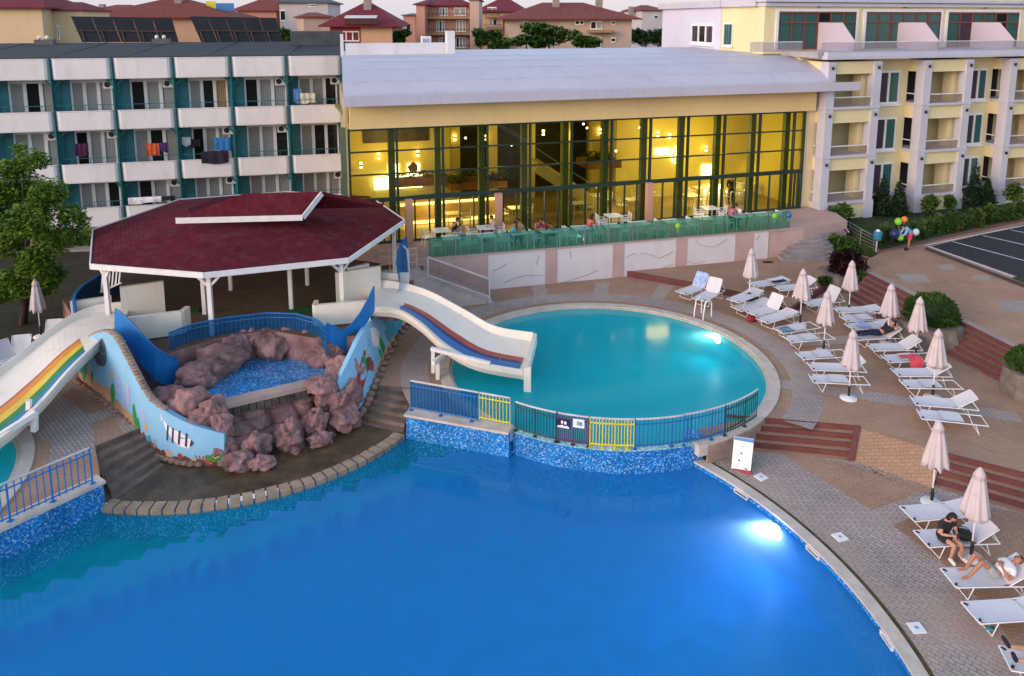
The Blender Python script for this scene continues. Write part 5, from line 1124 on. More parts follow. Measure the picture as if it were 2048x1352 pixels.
for bi in range(4):
    a, b = bays[bi][1], bays[bi + 1][0]
    for k in range(3):
        z0, z1 = ledges[k], tops_[k]
        px0, px1 = ((1757, 1796), (1939, 1970), (2100, 2128), (2230, 2255))[bi]; wa = RF.hit(px0, 170, -1.14)[0] - .1; wb_ = RF.hit(px1, 170, -1.14)[0] + .05
        window(RF, rh, wa, wb_, z0 - (.1 if k else .75), z1 + .05, -1.145, 'pg', FRAMEW, .13, sill=True)
    q = MB(); RF.box(q, a - .02, b + .02, -1.9, -1.15, .6, 10.32); q.build('recess_wall', [YH], rh)
    q = MB(); RF.box(q, a + .05, b - .05, -1.15, -1.08, 2.07 - .14, 2.07); q.build('string_course', [PILW], rh)
q = MB(); RF.box(q, -3.9, SE, -2.0, .32, 10.32, 10.5); RF.box(q, -3.8, SE, -2.0, .22, 10.5, 10.72); q.build('cornice', [PILW], rh)
q = MB(); RF.box(q, -4.2, SE, -12, -.1, 10.40, 10.71); q.build('terrace_floor', [M('terrace_grey', (.4, .37, .36), .8)], rh)
DT = -3.3
S0T = RF.hit(1528, 60, DT)[0]
q = MB(); RF.box(q, S0T, SE, DT - .7, DT, 10.5, 13.95); q.build('top_storey_wall', [YH], rh)
q = MB(); RF.box(q, S0T - .2, SE, DT - .7, DT + .35, 13.55, 13.75); RF.box(q, S0T - .1, SE, DT - .7, DT + .2, 13.3, 13.5); q.build('top_cornice', [PILW], rh)
for x0, x1, pat in ((1558, 1707, 'gggdgg'), (1733, 1875, 'gggggg'), (1897, 2030, 'gpggdg'), (2062, 2190, 'gggggg')):
    a, zt = RF.hit(x0, 24, DT + .05); b, zb = RF.hit(x1, 103, DT + .05); zt = 13.0; zb = 10.78
    q = MB(); RF.box(q, a - .18, b + .18, DT, DT + .1, zt, zt + .16); RF.box(q, a - .18, a, DT, DT + .1, zb, zt); RF.box(q, b, b + .18, DT, DT + .1, zb, zt); q.build('window_surround', [WHITE], rh)
    window(RF, rh, a, b, zb, zt, DT + .01, pat, FRAMEB, .1, (zt - .65,))
    q = MB(); q.box(RF.p((a + b) / 2, DT + .1, zt + .3), (.16, .14, .1), RF.a); q.build('spot_lamp', [BLACKP], rh)
q = MB(); RF.box(q, -4.1, SE, .0, .02, 10.72, 11.25); RF.box(q, -7.6, -4.1, -1.6, -1.58, 10.72, 11.25); q.build('glass_balustrade', [clear_mat('balcony_glass', (.85, .85, .88), 1.4, .05, haze=(.6, .55, .6), hazef=.22)], rh)
q = MB(); RF.box(q, -4.1, SE, -.02, .04, 11.25, 11.29); RF.box(q, -7.6, -4.1, -1.62, -1.56, 11.25, 11.29); q.build('balustrade_rail', [WHITE], rh)
LAV = clear_mat('frosted_screen', (.8, .78, .82), 1.3, .3, haze=(.66, .58, .66), hazef=.75)
for s_ in (-1.75, 4.3, 10.2, 16.2):
    q = MB(); P = [(DT, 10.72), (DT, 12.35), (-1.2, 12.35), (-.1, 11.3), (-.1, 10.72)]
    q.hexa([RF.p(s_, d, z) for d, z in P], [RF.p(s_ + .05, d, z) for d, z in P]); q.build('terrace_screen', [LAV], rh)
# corner block behind the hall roof
c0, c1 = V((13.3, 50, 0)), V((11.5, 60, 0)); c2 = RF.p(S0T + .05, DT - .65, 0)
q = MB(); q.prism([(p.x, p.y) for p in (c0, c2, V((19, 62, 0)), c1)], 9, 13.55); wb = q.build('corner_block', [YH], rh)
wf = Frame((c0.x, c0.y), 0); wf.u = (c0 - c1).normalized(); wf.n = V((wf.u.y, -wf.u.x, 0)); wf.a = math.atan2(wf.u.y, wf.u.x); wf.o = c1.copy()
q = MB(); L_ = (c0 - c1).length; wf.box(q, 0, L_ + .02, 0, .05, 9, 13.56); q.build('white_side_wall', [M('lilac_white_wall', (.62, .60, .72), .8, .04, .5)], rh)
q = MB(); wf.box(q, -.3, L_ + .3, .0, .3, 13.3, 13.7); cf = Frame((c0.x, c0.y), math.degrees(math.atan2(c2.y - c0.y, c2.x - c0.x))); cf.box(q, -.1, (c2 - c0).length, .0, .3, 13.3, 13.7); q.build('block_cornice', [PILW], rh)
a, zt = wf.hit(1385, 47, .06); b, zb = wf.hit(1427, 90, .06); window(wf, rh, a, b, zb, zt, .055, 'pdp', FRAMEW, .16, sill=True)
a, zt = cf.hit(1449, 46, .02); b, zb = cf.hit(1465, 92, .02); window(cf, rh, a, b, zb, zt, .005, 'g', FRAMEW, .08, sill=True)
# ---------------------------------------------------------------- houses behind
def hip(name, label, x0, x1, ye, yb, Y, dep, ang, yr, wall, roof, over=.5, chim=(), wins=(), balc=(), gable=False, rin=.35, cat='house'):
    """house by its left/right edge and eave/base lines at distance Y; wins are (px0,px1,y0,y1,letters)"""
    f = Frame((A(x0, ye, Y).x, Y), ang); t = thing(name, label, cat, f.p(0, 0, 0))
    W = f.hit(x1, ye)[0]; ze = f.hit((x0 + x1) / 2, ye)[1]; zr = f.hit((x0 + x1) / 2, yr)[1]
    q = MB(); f.box(q, 0, W, -dep, 0, 0, ze); q.build('wall', [wall], t)
    o = over; E = [f.p(-o, o, ze), f.p(W + o, o, ze), f.p(W + o, -dep - o, ze), f.p(-o, -dep - o, ze)]
    r0, r1 = f.p(W * rin, -dep / 2, zr), f.p(W * (1 - rin), -dep / 2, zr)
    q = MB(); dn = V((0, 0, -.12))
    q._add(E + [r0, r1] + [e + dn for e in E], [(0, 1, 5, 4), (1, 2, 5), (2, 3, 4, 5), (3, 0, 4), (0, 6, 7, 1), (1, 7, 8, 2), (2, 8, 9, 3), (3, 9, 6, 0), (6, 9, 8, 7)])
    ro = q.build('roof', [roof], t)
    for cx, cy, h in chim:
        s_, z = f.hit(cx, cy, -dep * .35); q = MB(); f.box(q, s_ - .35, s_ + .35, -dep * .35 - .35, -dep * .35 + .35, z - 1.4, z + h); q.build('chimney', [CONC], ro)
    for (a, b, y0, y1, p) in wins:
        s0, z1 = f.hit(a, y0, .02); s1, z0 = f.hit(b, y1, .02); window(f, t, s0, s1, z0, z1, .005, p, FRAMEW, .12)
    for (a, b, y0, y1) in balc:
        s0, z1 = f.hit(a, y0, .5); s1, z0 = f.hit(b, y1, .5); q = MB(); f.box(q, s0, s1, .0, 1.1, z0 - .15, z0 + .12); bo = q.build('balcony_slab', [M('balcony_ochre', (.35, .20, .10), .8)], t)
        q = MB(); f.box(q, s0, s1, 1.02, 1.08, z1 - .05, z1)
        for k in range(14): x = s0 + (s1 - s0) * k / 13; f.box(q, x - .02, x + .02, 1.03, 1.07, z0 + .12, z1 - .05)
        q.build('balcony_rail', [BLACKP], bo)
    return t, f
PEACH = M('peach_wall', (.62, .36, .22), .8, .06, .4); BEIGE = M('beige_wall', (.50, .36, .29), .8, .08, .5, stain=.2); PINKW = M('pink_wall', (.48, .24, .18), .8, .1, .5); REDW = M('red_wall', (.34, .05, .04), .8, .1, .5); LGW = M('pale_grey_wall', (.52, .47, .48), .8, .08, .5, stain=.2); CRW = M('cream_house_wall', (.62, .45, .27), .8, .06, .4, stain=.15); GREYT = M('grey_slate', (.10, .09, .10), .8, .25, 3)
hip('cream_house', 'plain cream house block with maroon roof, far left behind the dark roof', -60, 82, 14, 110, 62, 9, 8, -22, CRW, TILED)
hip('cream_house', 'narrow cream house part with small dark windows, left of the solar racks', 84, 162, 19, 112, 64.5, 8, 12, 2, CRW, TILED, .2, (), [(97, 107, 48, 70, 'd'), (113, 121, 50, 80, 'p')])
hip('red_roof_house', 'wide house with big clay red hipped roof behind the solar racks', 184, 448, 34, 110, 78, 12, 6, -8, PEACH, TILE, .8, [(357, 2, .8)], [(330, 345, 45, 62, 'n')], (), False, .45)
hip('far_house', 'small house with brown roof and white wall behind the cream house', 165, 262, 24, 60, 110, 10, 0, 8, WHITEP, TILE, .5, [(205, 14, .4)])
hip('red_roof_house', 'house with orange red roof between the banner and white house', 474, 552, 20, 90, 95, 10, -4, -8, PINKW, TILE, .6, (), [(490, 505, 32, 48, 'd')])
hip('white_house', 'tall white house with grey roof, left of the burgundy mansard house', 558, 655, 4, 95, 92, 10, 4, -12, LGW, GREYT, .4, (), [(560, 572, 20, 42, 'd'), (618, 632, 8, 14, 'd')])
hip('beige_house', 'plain beige house with small red roof beside the mansard house', 606, 662, 33, 95, 78, 8, 20, 24, BEIGE, TILE, .3)
t, f = hip('mansard_house', 'peach and red house with burgundy mansard roof and white awning', 660, 784, 51, 100, 72, 10, 3, 4, PEACH, TILED, .9, [(735, -4, .2)], [(666, 719, 62, 83, 'nnnn')], (), False, .42)
s1 = f.hit(721, 60)[0]; q = MB(); f.box(q, 0, s1, .0, .03, 0, f.hit(700, 52)[1]); q.build('red_wall_panel', [REDW], t)
a, zt = f.hit(690, 33, .7); b, zb = f.hit(754, 49, .7); q = MB(); f.box(q, a, b, .3, 1.0, zb, zb + .7); q.build('roof_balcony', [M('balcony_dark', (.07, .03, .025), .8)], t)
q = MB(); q.hexa([f.p(a, 1.1, zt - .15), f.p(b, 1.1, zt - .15), f.p(b, .2, zt), f.p(a, .2, zt)], [f.p(a, 1.1, zt - .05), f.p(b, 1.1, zt - .05), f.p(b, .2, zt + .1), f.p(a, .2, zt + .1)]); q.build('awning', [WHITE], t)
hip('balcony_house', 'salmon apartment house with three ochre balconies and dark red roof', 850, 938, 10, 110, 88, 10, 2, -10, PINKW, TILED, .6, [(905, -8, 1)], [(878, 896, 15, 32, 'ngn'), (872, 890, 40, 64, 'ndn'), (912, 932, 40, 64, 'nnn'), (878, 896, 74, 96, 'ndn'), (912, 932, 74, 96, 'dnn'), (908, 932, 15, 32, 'nn')], [(852, 942, 27, 35), (854, 942, 58, 67), (856, 944, 90, 99)])
hip('narrow_house', 'slim salmon house strip left of the balcony house', 832, 849, 8, 110, 86, 10, -6, -4, PINKW, TILED, .3)
hip('tan_house', 'blank tan house end wall right of the balcony house', 939, 958, -2, 110, 87, 10, 0, -8, BEIGE, TILED, .2)
hip('far_house', 'small far brown house under the sky gap, left of the balcony house', 806, 830, 30, 100, 120, 10, 0, 26, PINKW, GREYT, .3, (), [(812, 822, 50, 62, 'd')])
hip('orange_house', 'orange pink house with wine red roof and white windows', 962, 1040, 22, 110, 105, 10, -5, -4, PEACH, TILED, .8, (), [(975, 993, 14, 28, 'nn'), (978, 994, 38, 52, 'nd')], [(970, 1000, 26, 33), (970, 1004, 48, 57)])
hip('beige_villa', 'large beige villa with wide brown red hipped roof and chimneys', 1017, 1264, 37, 110, 80, 14, 3, 2, BEIGE, TILE, .9, [(1112, 6, 1.2), (1198, 6, 1.2)], [(1181, 1204, 42, 59, 'dn'), (1223, 1230, 41, 50, 'd'), (1222, 1231, 75, 85, 'd'), (1047, 1055, 42, 58, 'd'), (1150, 1168, 40, 50, 'dd'), (1180, 1202, 75, 96, 'dd')], [(1176, 1224, 60, 62)], False, .32)
hip('far_house', 'distant pink house with dark brown roof left of the white hotel block', 1284, 1330, 20, 90, 125, 10, 8, 9, LGW, TILE, .4, [(1262, 18, .4)], [(1308, 1316, 30, 38, 'd')])
hip('far_house', 'distant cream house with brown roof in the gap before the white hotel block', 1255, 1290, 24, 90, 140, 10, 0, 16, BEIGE, GREYT, .4)
t = thing('banner', 'yellow and blue banner board above the red roofs', 'banner', A(440, 20, 84)); q = MB(); q.bar(A(412, 13, 84), A(432, 13, 84), .04, 1.1); q.build('yellow_cloth', [YELF], t); q = MB(); q.bar(A(432, 14, 84), A(468, 14, 84), .04, .8); q.build('blue_cloth', [BLUES], t); q = MB(); q.bar(A(430, 13, 84.1), A(430, 90, 84.1), .12); q.build('mast', [STEEL], t)
# ================================================================ VEGETATION
BARK = M('bark', (.06, .042, .03), .95, .3, 5, .6)
LEAFM = leaf_mat('tree_leaves', (.05, .115, .012), (.16, .26, .03)); LEAFD = leaf_mat('dark_leaves', (.010, .026, .012), (.028, .062, .024))
LEAFB = leaf_mat('bush_leaves', (.022, .055, .010), (.055, .115, .020)); LEAFP = leaf_mat('plum_leaves', (.012, .006, .009), (.045, .012, .018)); LEAFH = leaf_mat('hedge_leaves', (.022, .055, .012), (.09, .15, .03))
FARL = leaf_mat('far_leaves', (.022, .065, .012), (.07, .14, .025))
def tree(name, label, cat, base, clumps, n, size, leaf, trunk=.14, h=None, group=None, seed=1, fill=.75, limbs=True):
    base = V(base); t = thing(name, label, cat, base, group)
    cs = [(tuple(c), r) for c, r in clumps]
    top = sum((V(c) for c, r in cs), V((0, 0, 0))) / len(cs)
    q = MB(); q.tube([base + V((0, 0, -.1)), base.lerp(top, .5) + V((.08, 0, 0)), top], [trunk, trunk * .7, trunk * .3], 8)
    if limbs:
        for c, r in cs[:8]: q.tube([base.lerp(top, .45), base.lerp(top, .5).lerp(V(c), .55) + V((0, 0, .1)), V(c)], [trunk * .5, trunk * .3, trunk * .1], 6)
    q.build('trunk', [BARK], t, smooth=True)
    m1 = MB(); leaf_cloud(m1, cs, n, size, seed, fill=fill); m1.build('crown', [leaf], t, recalc=False)
    return t
tb = G(45, 648, 0)
cl = [(A(px, py, Y), (r, r * .95, r * .8)) for px, py, Y, r in [(45, 335, 30.4, .75), (15, 385, 30.8, 1.0), (95, 390, 30.2, .95), (140, 430, 30.4, .75), (55, 440, 29.6, 1.15), (110, 480, 30, .9), (10, 480, 30.4, 1.1), (70, 525, 29.8, 1.0), (20, 560, 30.2, .8), (110, 550, 30.4, .6), (145, 470, 31, .6), (40, 300, 30.6, .45), (-40, 430, 30.5, 1.2), (-60, 520, 30.5, 1.1), (60, 385, 31.2, 1.0), (45, 575, 30, .75), (90, 570, 30.4, .7), (-10, 590, 30, .8), (165, 445, 30.8, .45), (75, 320, 30.6, .6), (20, 340, 30.4, .7)]]
tree('broadleaf_tree', 'large leafy tree on the dry lawn at the left edge', 'tree', tb, cl, 34000, .09, LEAFM, .17, seed=3, fill=.64)
tree('low_shrub', 'small loose shrub under the lowest white balcony', 'shrub', A(180, 485, 42) * 1, [(A(150, 478, 42), (.9, .6, .4)), (A(185, 470, 42.5), (.8, .6, .45)), (A(170, 485, 42), (.9, .5, .3))], 1500, .10, LEAFM, .05, seed=5, limbs=False)
for name, lab, px, y1, y0, Y, w, s in [('far_tree', 'big rounded tree before the beige villa', 1112, 38, 102, 72, 78, 1), ('far_tree', 'lower bush left of the big rounded tree before the villa', 1050, 62, 102, 71, 46, 2), ('far_tree', 'small bush with pale blossom at the villa door', 1172, 68, 102, 70, 40, 3), ('far_tree', 'dark tree between tan house wall and orange house', 975, 52, 102, 82, 34, 4), ('far_tree', 'low bush right of the dark tree by the orange house', 1002, 75, 102, 80, 26, 5), ('far_tree', 'tree between the beige villa and white hotel block', 1295, 48, 104, 88, 58, 6), ('far_tree', 'dark shrub right of the burgundy mansard house', 798, 52, 95, 74, 26, 7), ('far_tree', 'dark shrub left of the beige house', 585, 54, 92, 70, 34, 8)]:
    r = random.Random(s); k = Y / FP; c = A(px, (y1 + y0) / 2, Y); hw, hh = w * k / 1.0, (y0 - y1) * k / 2
    cl = [(c + V((r.uniform(-.6, .6) * hw, r.uniform(-.5, .5), r.uniform(-.45, .5) * hh)), (hw * .45, 1.2, hh * r.uniform(.38, .5))) for _ in range(9)]
    tree(name, lab, 'tree', (c.x, c.y, c.z - hh * 3), cl, 2600, .24, FARL, .15, group='trees between the houses', seed=s, limbs=False)
def bush(name, label, c, rad, n, size, leaf, seed, fill=.85):
    r = random.Random(seed); c = V(c)
    cl = [(c + V((r.uniform(-.3, .3) * rad[0], r.uniform(-.3, .3) * rad[1], r.uniform(-.2, .3) * rad[2])), (rad[0] * .75, rad[1] * .75, rad[2] * .75)) for _ in range(5)]
    return tree(name, label, 'shrub', (c.x, c.y, c.z - rad[2]), cl, n, size, leaf, .05, seed=seed, limbs=False, fill=fill)
for lab, x, yb, w, h, Y, s in [('dark conifer shrub against the first recessed window', 1762, 428, 22, 70, 45.2, 1), ('shorter dark conifer shrub right of the first one', 1795, 430, 22, 62, 45.0, 2), ('dark conifer shrub against the second recessed window', 1946, 408, 22, 72, 46.6, 3), ('dark green shrub right of the second recess', 1972, 408, 18, 48, 46.4, 4)]:
    c = A(x, yb, Y); k = Y / FP; w *= 1.25; h *= 1.12
    cl = [(c + V((0, 0, h * k * f)), (w * k * (1.15 - f), w * k * (1.15 - f), h * k * .2)) for f in (.12, .3, .48, .66, .82, .93)]
    tree('conifer_shrub', lab, 'shrub', c, cl, 2300, .10, LEAFD, .06, group='conifer shrubs by the yellow hotel', seed=s, limbs=False)
for lab, x, y, w, h, Y, s in [('light green climber shrub under the first loggia', 1690, 425, 24, 24, 43.3, 11), ('light shrub against the second loggia base', 1862, 408, 26, 26, 45.0, 12), ('shrub right of the third hotel pillar foot', 1900, 405, 14, 20, 45.6, 13), ('light shrub under the third loggia', 2028, 388, 24, 30, 46.8, 14), ('small shrub at the left foot of the first loggia', 1662, 430, 14, 22, 43.4, 15)]:
    k = Y / FP; bush('light_shrub', lab, A(x, y, Y), (w * k, .5, h * k), 900, .11, LEAFH, s)
hA, hB = G(1768, 493, 1.0), G(2062, 432, 1.0)
for i in range(26):
    p = hA.lerp(hB, i / 25) + V((rnd.uniform(-.1, .1), rnd.uniform(.15, .45), 0)); hh = rnd.uniform(.5, .8)
    r = random.Random(i)
    t = tree('hedge_shrub', 'leafy young hedge shrub in the row behind the car park', 'shrub', p, [(p + V((r.uniform(-.2, .2), r.uniform(-.15, .15), hh * f)), (.42 - .2 * f, .36, .3)) for f in (.25, .6, 1.0, 1.3)], 520, .085, LEAFH, .03, group='hedge shrubs behind the car park', seed=30 + i, limbs=False)
ST = M('planter_stone', (.20, .165, .14), .95, .35, 3, .6, fine=.3)
def planter(label, c, r0, r1, h, seed):
    q = MB(); rr = random.Random(seed); n = 18; ph = rr.uniform(0, 6)
    q.lathe([(r0, -.3), (r0, h * .4), (r1, h), (r1 * .75, h + .04), (.05, h + .05)], c, 22, 0, lambda a, f: 1 + .06 * math.sin(5 * a + ph) + .04 * math.sin(9 * a))
    o = q.build('stone_planter', [ST]); return tag(o, label, 'planter')
pc = G(1690, 582, .0) + V((0, .7, 0)); planter('low stone planter under the tall plum coloured shrub', pc, 1.05, .95, .75, 1)
cl = [(A(px, py, pc.y + dy), (r, r, r * .85)) for px, py, dy, r in [(1690, 530, -.1, .75), (1672, 540, -.2, .5), (1712, 535, -.1, .55), (1692, 510, 0, .65), (1700, 555, -.3, .45), (1685, 515, -.2, .7), (1706, 520, -.2, .65), (1690, 545, -.4, .7)]]
t = tree('plum_shrub', 'tall shrub with plum lower leaves and green top at the step corner', 'shrub', pc + V((0, 0, .7)), cl, 3600, .13, LEAFP, .07, seed=9, limbs=False)
m1 = MB(); leaf_cloud(m1, [(A(px, py, pc.y - .1), (r, r, r * .6)) for px, py, r in [(1672, 478, .42), (1695, 485, .55), (1708, 500, .45), (1680, 495, .4)]], 1100, .14, 12); m1.build('green_top', [LEAFB], t, recalc=False)
m1 = MB(); leaf_cloud(m1, [(A(1722, 548, pc.y - .6), (.3, .3, .25)), (A(1650, 560, pc.y - .7), (.4, .3, .25))], 500, .1, 13); m1.build('low_leaves', [LEAFB], t, recalc=False)
pc2 = G(1868, 668, .45); planter('stone planter under the round green bush among the red steps', pc2 + V((0, .25, -.45)), 1.15, 1.05, .85, 2)
def dome(lab, c, r, h, seed):
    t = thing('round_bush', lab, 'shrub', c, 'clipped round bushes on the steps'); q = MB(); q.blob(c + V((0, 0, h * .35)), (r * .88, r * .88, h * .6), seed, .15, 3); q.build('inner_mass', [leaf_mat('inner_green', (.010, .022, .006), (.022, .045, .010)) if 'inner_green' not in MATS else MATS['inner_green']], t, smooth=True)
    m1 = MB(); r_ = random.Random(seed)
    for _ in range(5200):
        d = V((r_.gauss(0, 1), r_.gauss(0, 1), abs(r_.gauss(0, 1)) - .25)).normalized(); k = (.9 + .14 * noise.noise(d * 3 + V((seed, 0, 0)))) * r_.uniform(.86, 1.08)
        p = c + V((d.x * r * k, d.y * r * k, h * .3 + d.z * h * .72 * k)); s = .075 * r_.uniform(.6, 1.5); a = (d + V((r_.uniform(-.8, .8), r_.uniform(-.8, .8), r_.uniform(-.3, .9)))).normalized(); b = a.cross(V((r_.uniform(-1, 1), r_.uniform(-1, 1), r_.uniform(-1, 1)))).normalized()
        m1._add([p - a * s, p + b * s * .3, p + a * s, p - b * s * .3], [(0, 1, 2, 3)])
    m1.build('foliage', [LEAFB], t, recalc=False)
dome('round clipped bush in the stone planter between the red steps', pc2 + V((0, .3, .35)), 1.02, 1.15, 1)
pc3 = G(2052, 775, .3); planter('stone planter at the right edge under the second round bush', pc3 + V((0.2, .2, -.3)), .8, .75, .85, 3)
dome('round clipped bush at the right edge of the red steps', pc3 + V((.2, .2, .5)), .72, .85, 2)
# ================================================================ SUN LOUNGERS AND PARASOLS
def make_lounger(kind):
    L, Wd, h = 1.22, .64, .34; root = thing('sun_lounger', 'x', 'sun lounger', (0, 0, 0))
    ang = {'low': 9, 'mid': 33, 'steep': 60, 'folded': 176, 'flat': 0}[kind]; ca, sa = math.cos(R(ang)), math.sin(R(ang)); BL_ = .68
    q = MB()
    for s in (-1, 1): q.tube([(0, s * Wd / 2, h), (L, s * Wd / 2, h), (1.86, s * Wd / 2, h - (.02 if kind != 'folded' else .0))], .016, 6)
    q.tube([(0, -Wd / 2, h), (0, Wd / 2, h)], .016, 6); q.tube([(1.86, -Wd / 2, h - .02), (1.86, Wd / 2, h - .02)], .014, 6)
    q.build('frame', [PLAST], root)
    def sheet(x0, x1, z, sag, dx=1, dz=0, o=(0, 0)):
        q = MB(); S = []
        for i in range(9):
            f = i / 8; x = x0 + (x1 - x0) * f; row = []
            rnd_c = .06 * max(0, 1 - min(f, 1 - f) * 9)
            for j in range(7):
                y = (-1 + 2 * j / 6) * (Wd / 2 - .012 - rnd_c); dz_ = -sag * (1 - (2 * j / 6 - 1) ** 2) * math.sin(math.pi * f) ** .5
                row.append((o[0] + x * dx - dz_ * dz, y, o[1] + x * dz + z + dz_ * dx))
            S.append(row)
        q.loft(S); top = len(q.v)
        q._add([(x, y, z_ - .014) for x, y, z_ in q.v[:top]], [tuple(i for i in f)[::-1] for f in q.f[:]])
        return q
    sheet(.0, L, h + .018, .035).build('bed', [MESHW], root, smooth=True)
    if kind == 'folded': sheet(.02, .62, 0, .01, 1, 0, (L - .64, h + .05)).build('backrest', [MESHW], root, smooth=True)
    else:
        sheet(.0, BL_, 0, .03, ca, sa, (L + .015, h + .018)).build('backrest', [MESHW], root, smooth=True)
        q = MB(); q.tube([(L, -Wd / 2, h), (L + BL_ * ca, -Wd / 2, h + BL_ * sa), (L + BL_ * ca, Wd / 2, h + BL_ * sa), (L, Wd / 2, h)], .014, 6); q.build('back_frame', [PLAST], root)
        if sa > .3:
            for s in (-1, 1): q = MB(); q.tube([(L + .5 * ca, s * (Wd / 2 + .015), h + .5 * sa), (L + .62, s * (Wd / 2 + .015), h)], .011, 5); q.build('back_strut', [PLAST], root)
    for x, dx in ((.42, -.10), (1.5, .14)):
        q = MB(); q.tube([(x, -Wd / 2, h), (x + dx, -Wd / 2 + .02, .012), (x + dx, Wd / 2 - .02, .012), (x, Wd / 2, h)], .014, 6); q.build('leg', [PLAST], root)
    for x, y in ((.035, Wd / 2 - .09), (.035, -Wd / 2 + .09)): q = MB(); q.box((x + .02, y, h + .026), (.05, .09, .012), .6 if y > 0 else -.6); q.build('corner_patch', [BLACKP], root)
    return root
PROTO = {k: (make_lounger(k), [False]) for k in ('low', 'mid', 'steep', 'folded')}
GR_L = 'white sun loungers round the pools'
LG = [  # foot px, direction px, deck z, kind, label
 ((1362, 586), (1399, 573), .26, 'steep', 'lounger with a blue towel on its raised back, farthest left of the row'),
 ((1398, 600), (1424, 585), .26, 'steep', 'lounger with steep bare back beside the one with the blue towel'),
 ((1466, 602), (1494, 591), .26, 'low', 'lounger behind the pool with a dark bag at its head, by the far parasol'),
 ((1472, 618), (1530, 605), 0, 'low', 'nearly flat lounger by the round pool, in front of the dark bag'),
 ((1502, 628), (1546, 617), 0, 'steep', 'lounger with steep back beside the red bag'),
 ((1524, 642), (1580, 626), 0, 'low', 'long low lounger at the foot of the second parasol'),
 ((1556, 662), (1610, 653), 0, 'folded', 'folded lounger with a grey blue towel near the pool edge'),
 ((1575, 679), (1631, 674), 0, 'folded', 'folded bare lounger left of the third parasol pole'),
 ((1599, 712), (1663, 708), 0, 'folded', 'folded lounger just in front of the third parasol foot'),
 ((1504, 570), (1546, 564), .26, 'low', 'lounger with a white and navy towel, behind the far parasol'),
 ((1554, 577), (1597, 573), .26, 'mid', 'lounger half hidden behind the second parasol canopy'),
 ((1613, 608), (1650, 602), 0, 'steep', 'lounger with raised back behind the third parasol canopy'),
 ((1671, 620), (1728, 619), 0, 'low', 'lounger at the foot of the parasol nearest the plum shrub'),
 ((1687, 638), (1742, 634), 0, 'folded', 'folded lounger at the foot of the red steps, under the plum shrub parasol'),
 ((1698, 654), (1756, 650), 0, 'low', 'lounger directly behind the sleeping dark clothed person'),
 ((1708, 674), (1762, 671), 0, 'mid', 'lounger carrying the sleeping dark clothed person'),
 ((1740, 695), (1798, 694), 0, 'mid', 'raised lounger below the sleeping person, under a slim parasol'),
 ((1770, 718), (1830, 715), 0, 'folded', 'folded lounger with a bright pink towel'),
 ((1789, 745), (1855, 745), 0, 'mid', 'raised lounger just in front of the pink towel'),
 ((1806, 768), (1886, 769), 0, 'folded', 'folded lounger fourth below the sleeping person, behind a parasol foot'),
 ((1620, 733), (1696, 735), 0, 'mid', 'raised lounger beneath the parasol with the round white base'),
 ((1622, 757), (1694, 760), 0, 'folded', 'folded lounger beside the round white parasol base'),
 ((1826, 801), (1905, 807), 0, 'mid', 'raised lounger at the front of the right row, before the lone folded one'),
 ((1838, 828), (1922, 837), 0, 'folded', 'folded lounger with a parasol top in front of it, front of the right row'),
 ((1814, 1028), (1930, 1018), LOW, 'low', 'long lounger behind the seated woman'),
 ((1842, 1078), (1926, 1073), LOW, 'mid', 'lounger on which the woman in black sits'),
 ((1896, 1156), (2000, 1154), LOW, 'mid', 'lounger on which the man in white shirt lies'),
 ((1941, 1226), (2048, 1219), LOW, 'low', 'empty lounger in front of the lying man, at the right edge'),
 ((2010, 1316), (2100, 1330), LOW, 'low', 'lounger at the bottom right corner with bare legs on it'),
]
LOCS = []
for (fx, fy), (hx, hy), z, kind, lab in LG:
    f = G(fx, fy, z + .34); h = G(hx, hy, z + .34); d = h - f; a = math.atan2(d.y, d.x)
    pr, used = PROTO[kind]; place(pr, used, (f.x, f.y, z), a, lab, GR_L); LOCS.append((V((f.x, f.y, z)), a))
for (bx, by), rz_, lab in [((108, 672), R(100), 'lounger back on the dry lawn, right of the left parasol pole'), ((42, 705), R(105), 'lounger back on the dry lawn, left of the left parasol'), ((8, 715), R(150), 'lounger at the left picture edge on the dry lawn')]:
    p = G(bx, by, .35); pr, used = PROTO['steep']; d = V((math.cos(rz_), math.sin(rz_), 0)); o = p - d * 1.3
    place(pr, used, (o.x, o.y, .0), rz_, lab, GR_L); LOCS.append((V((o.x, o.y, 0)), rz_))
def lpt(i, x, y, z):
    o, a = LOCS[i]; return o + V((x * math.cos(a) - y * math.sin(a), x * math.sin(a) + y * math.cos(a), z))
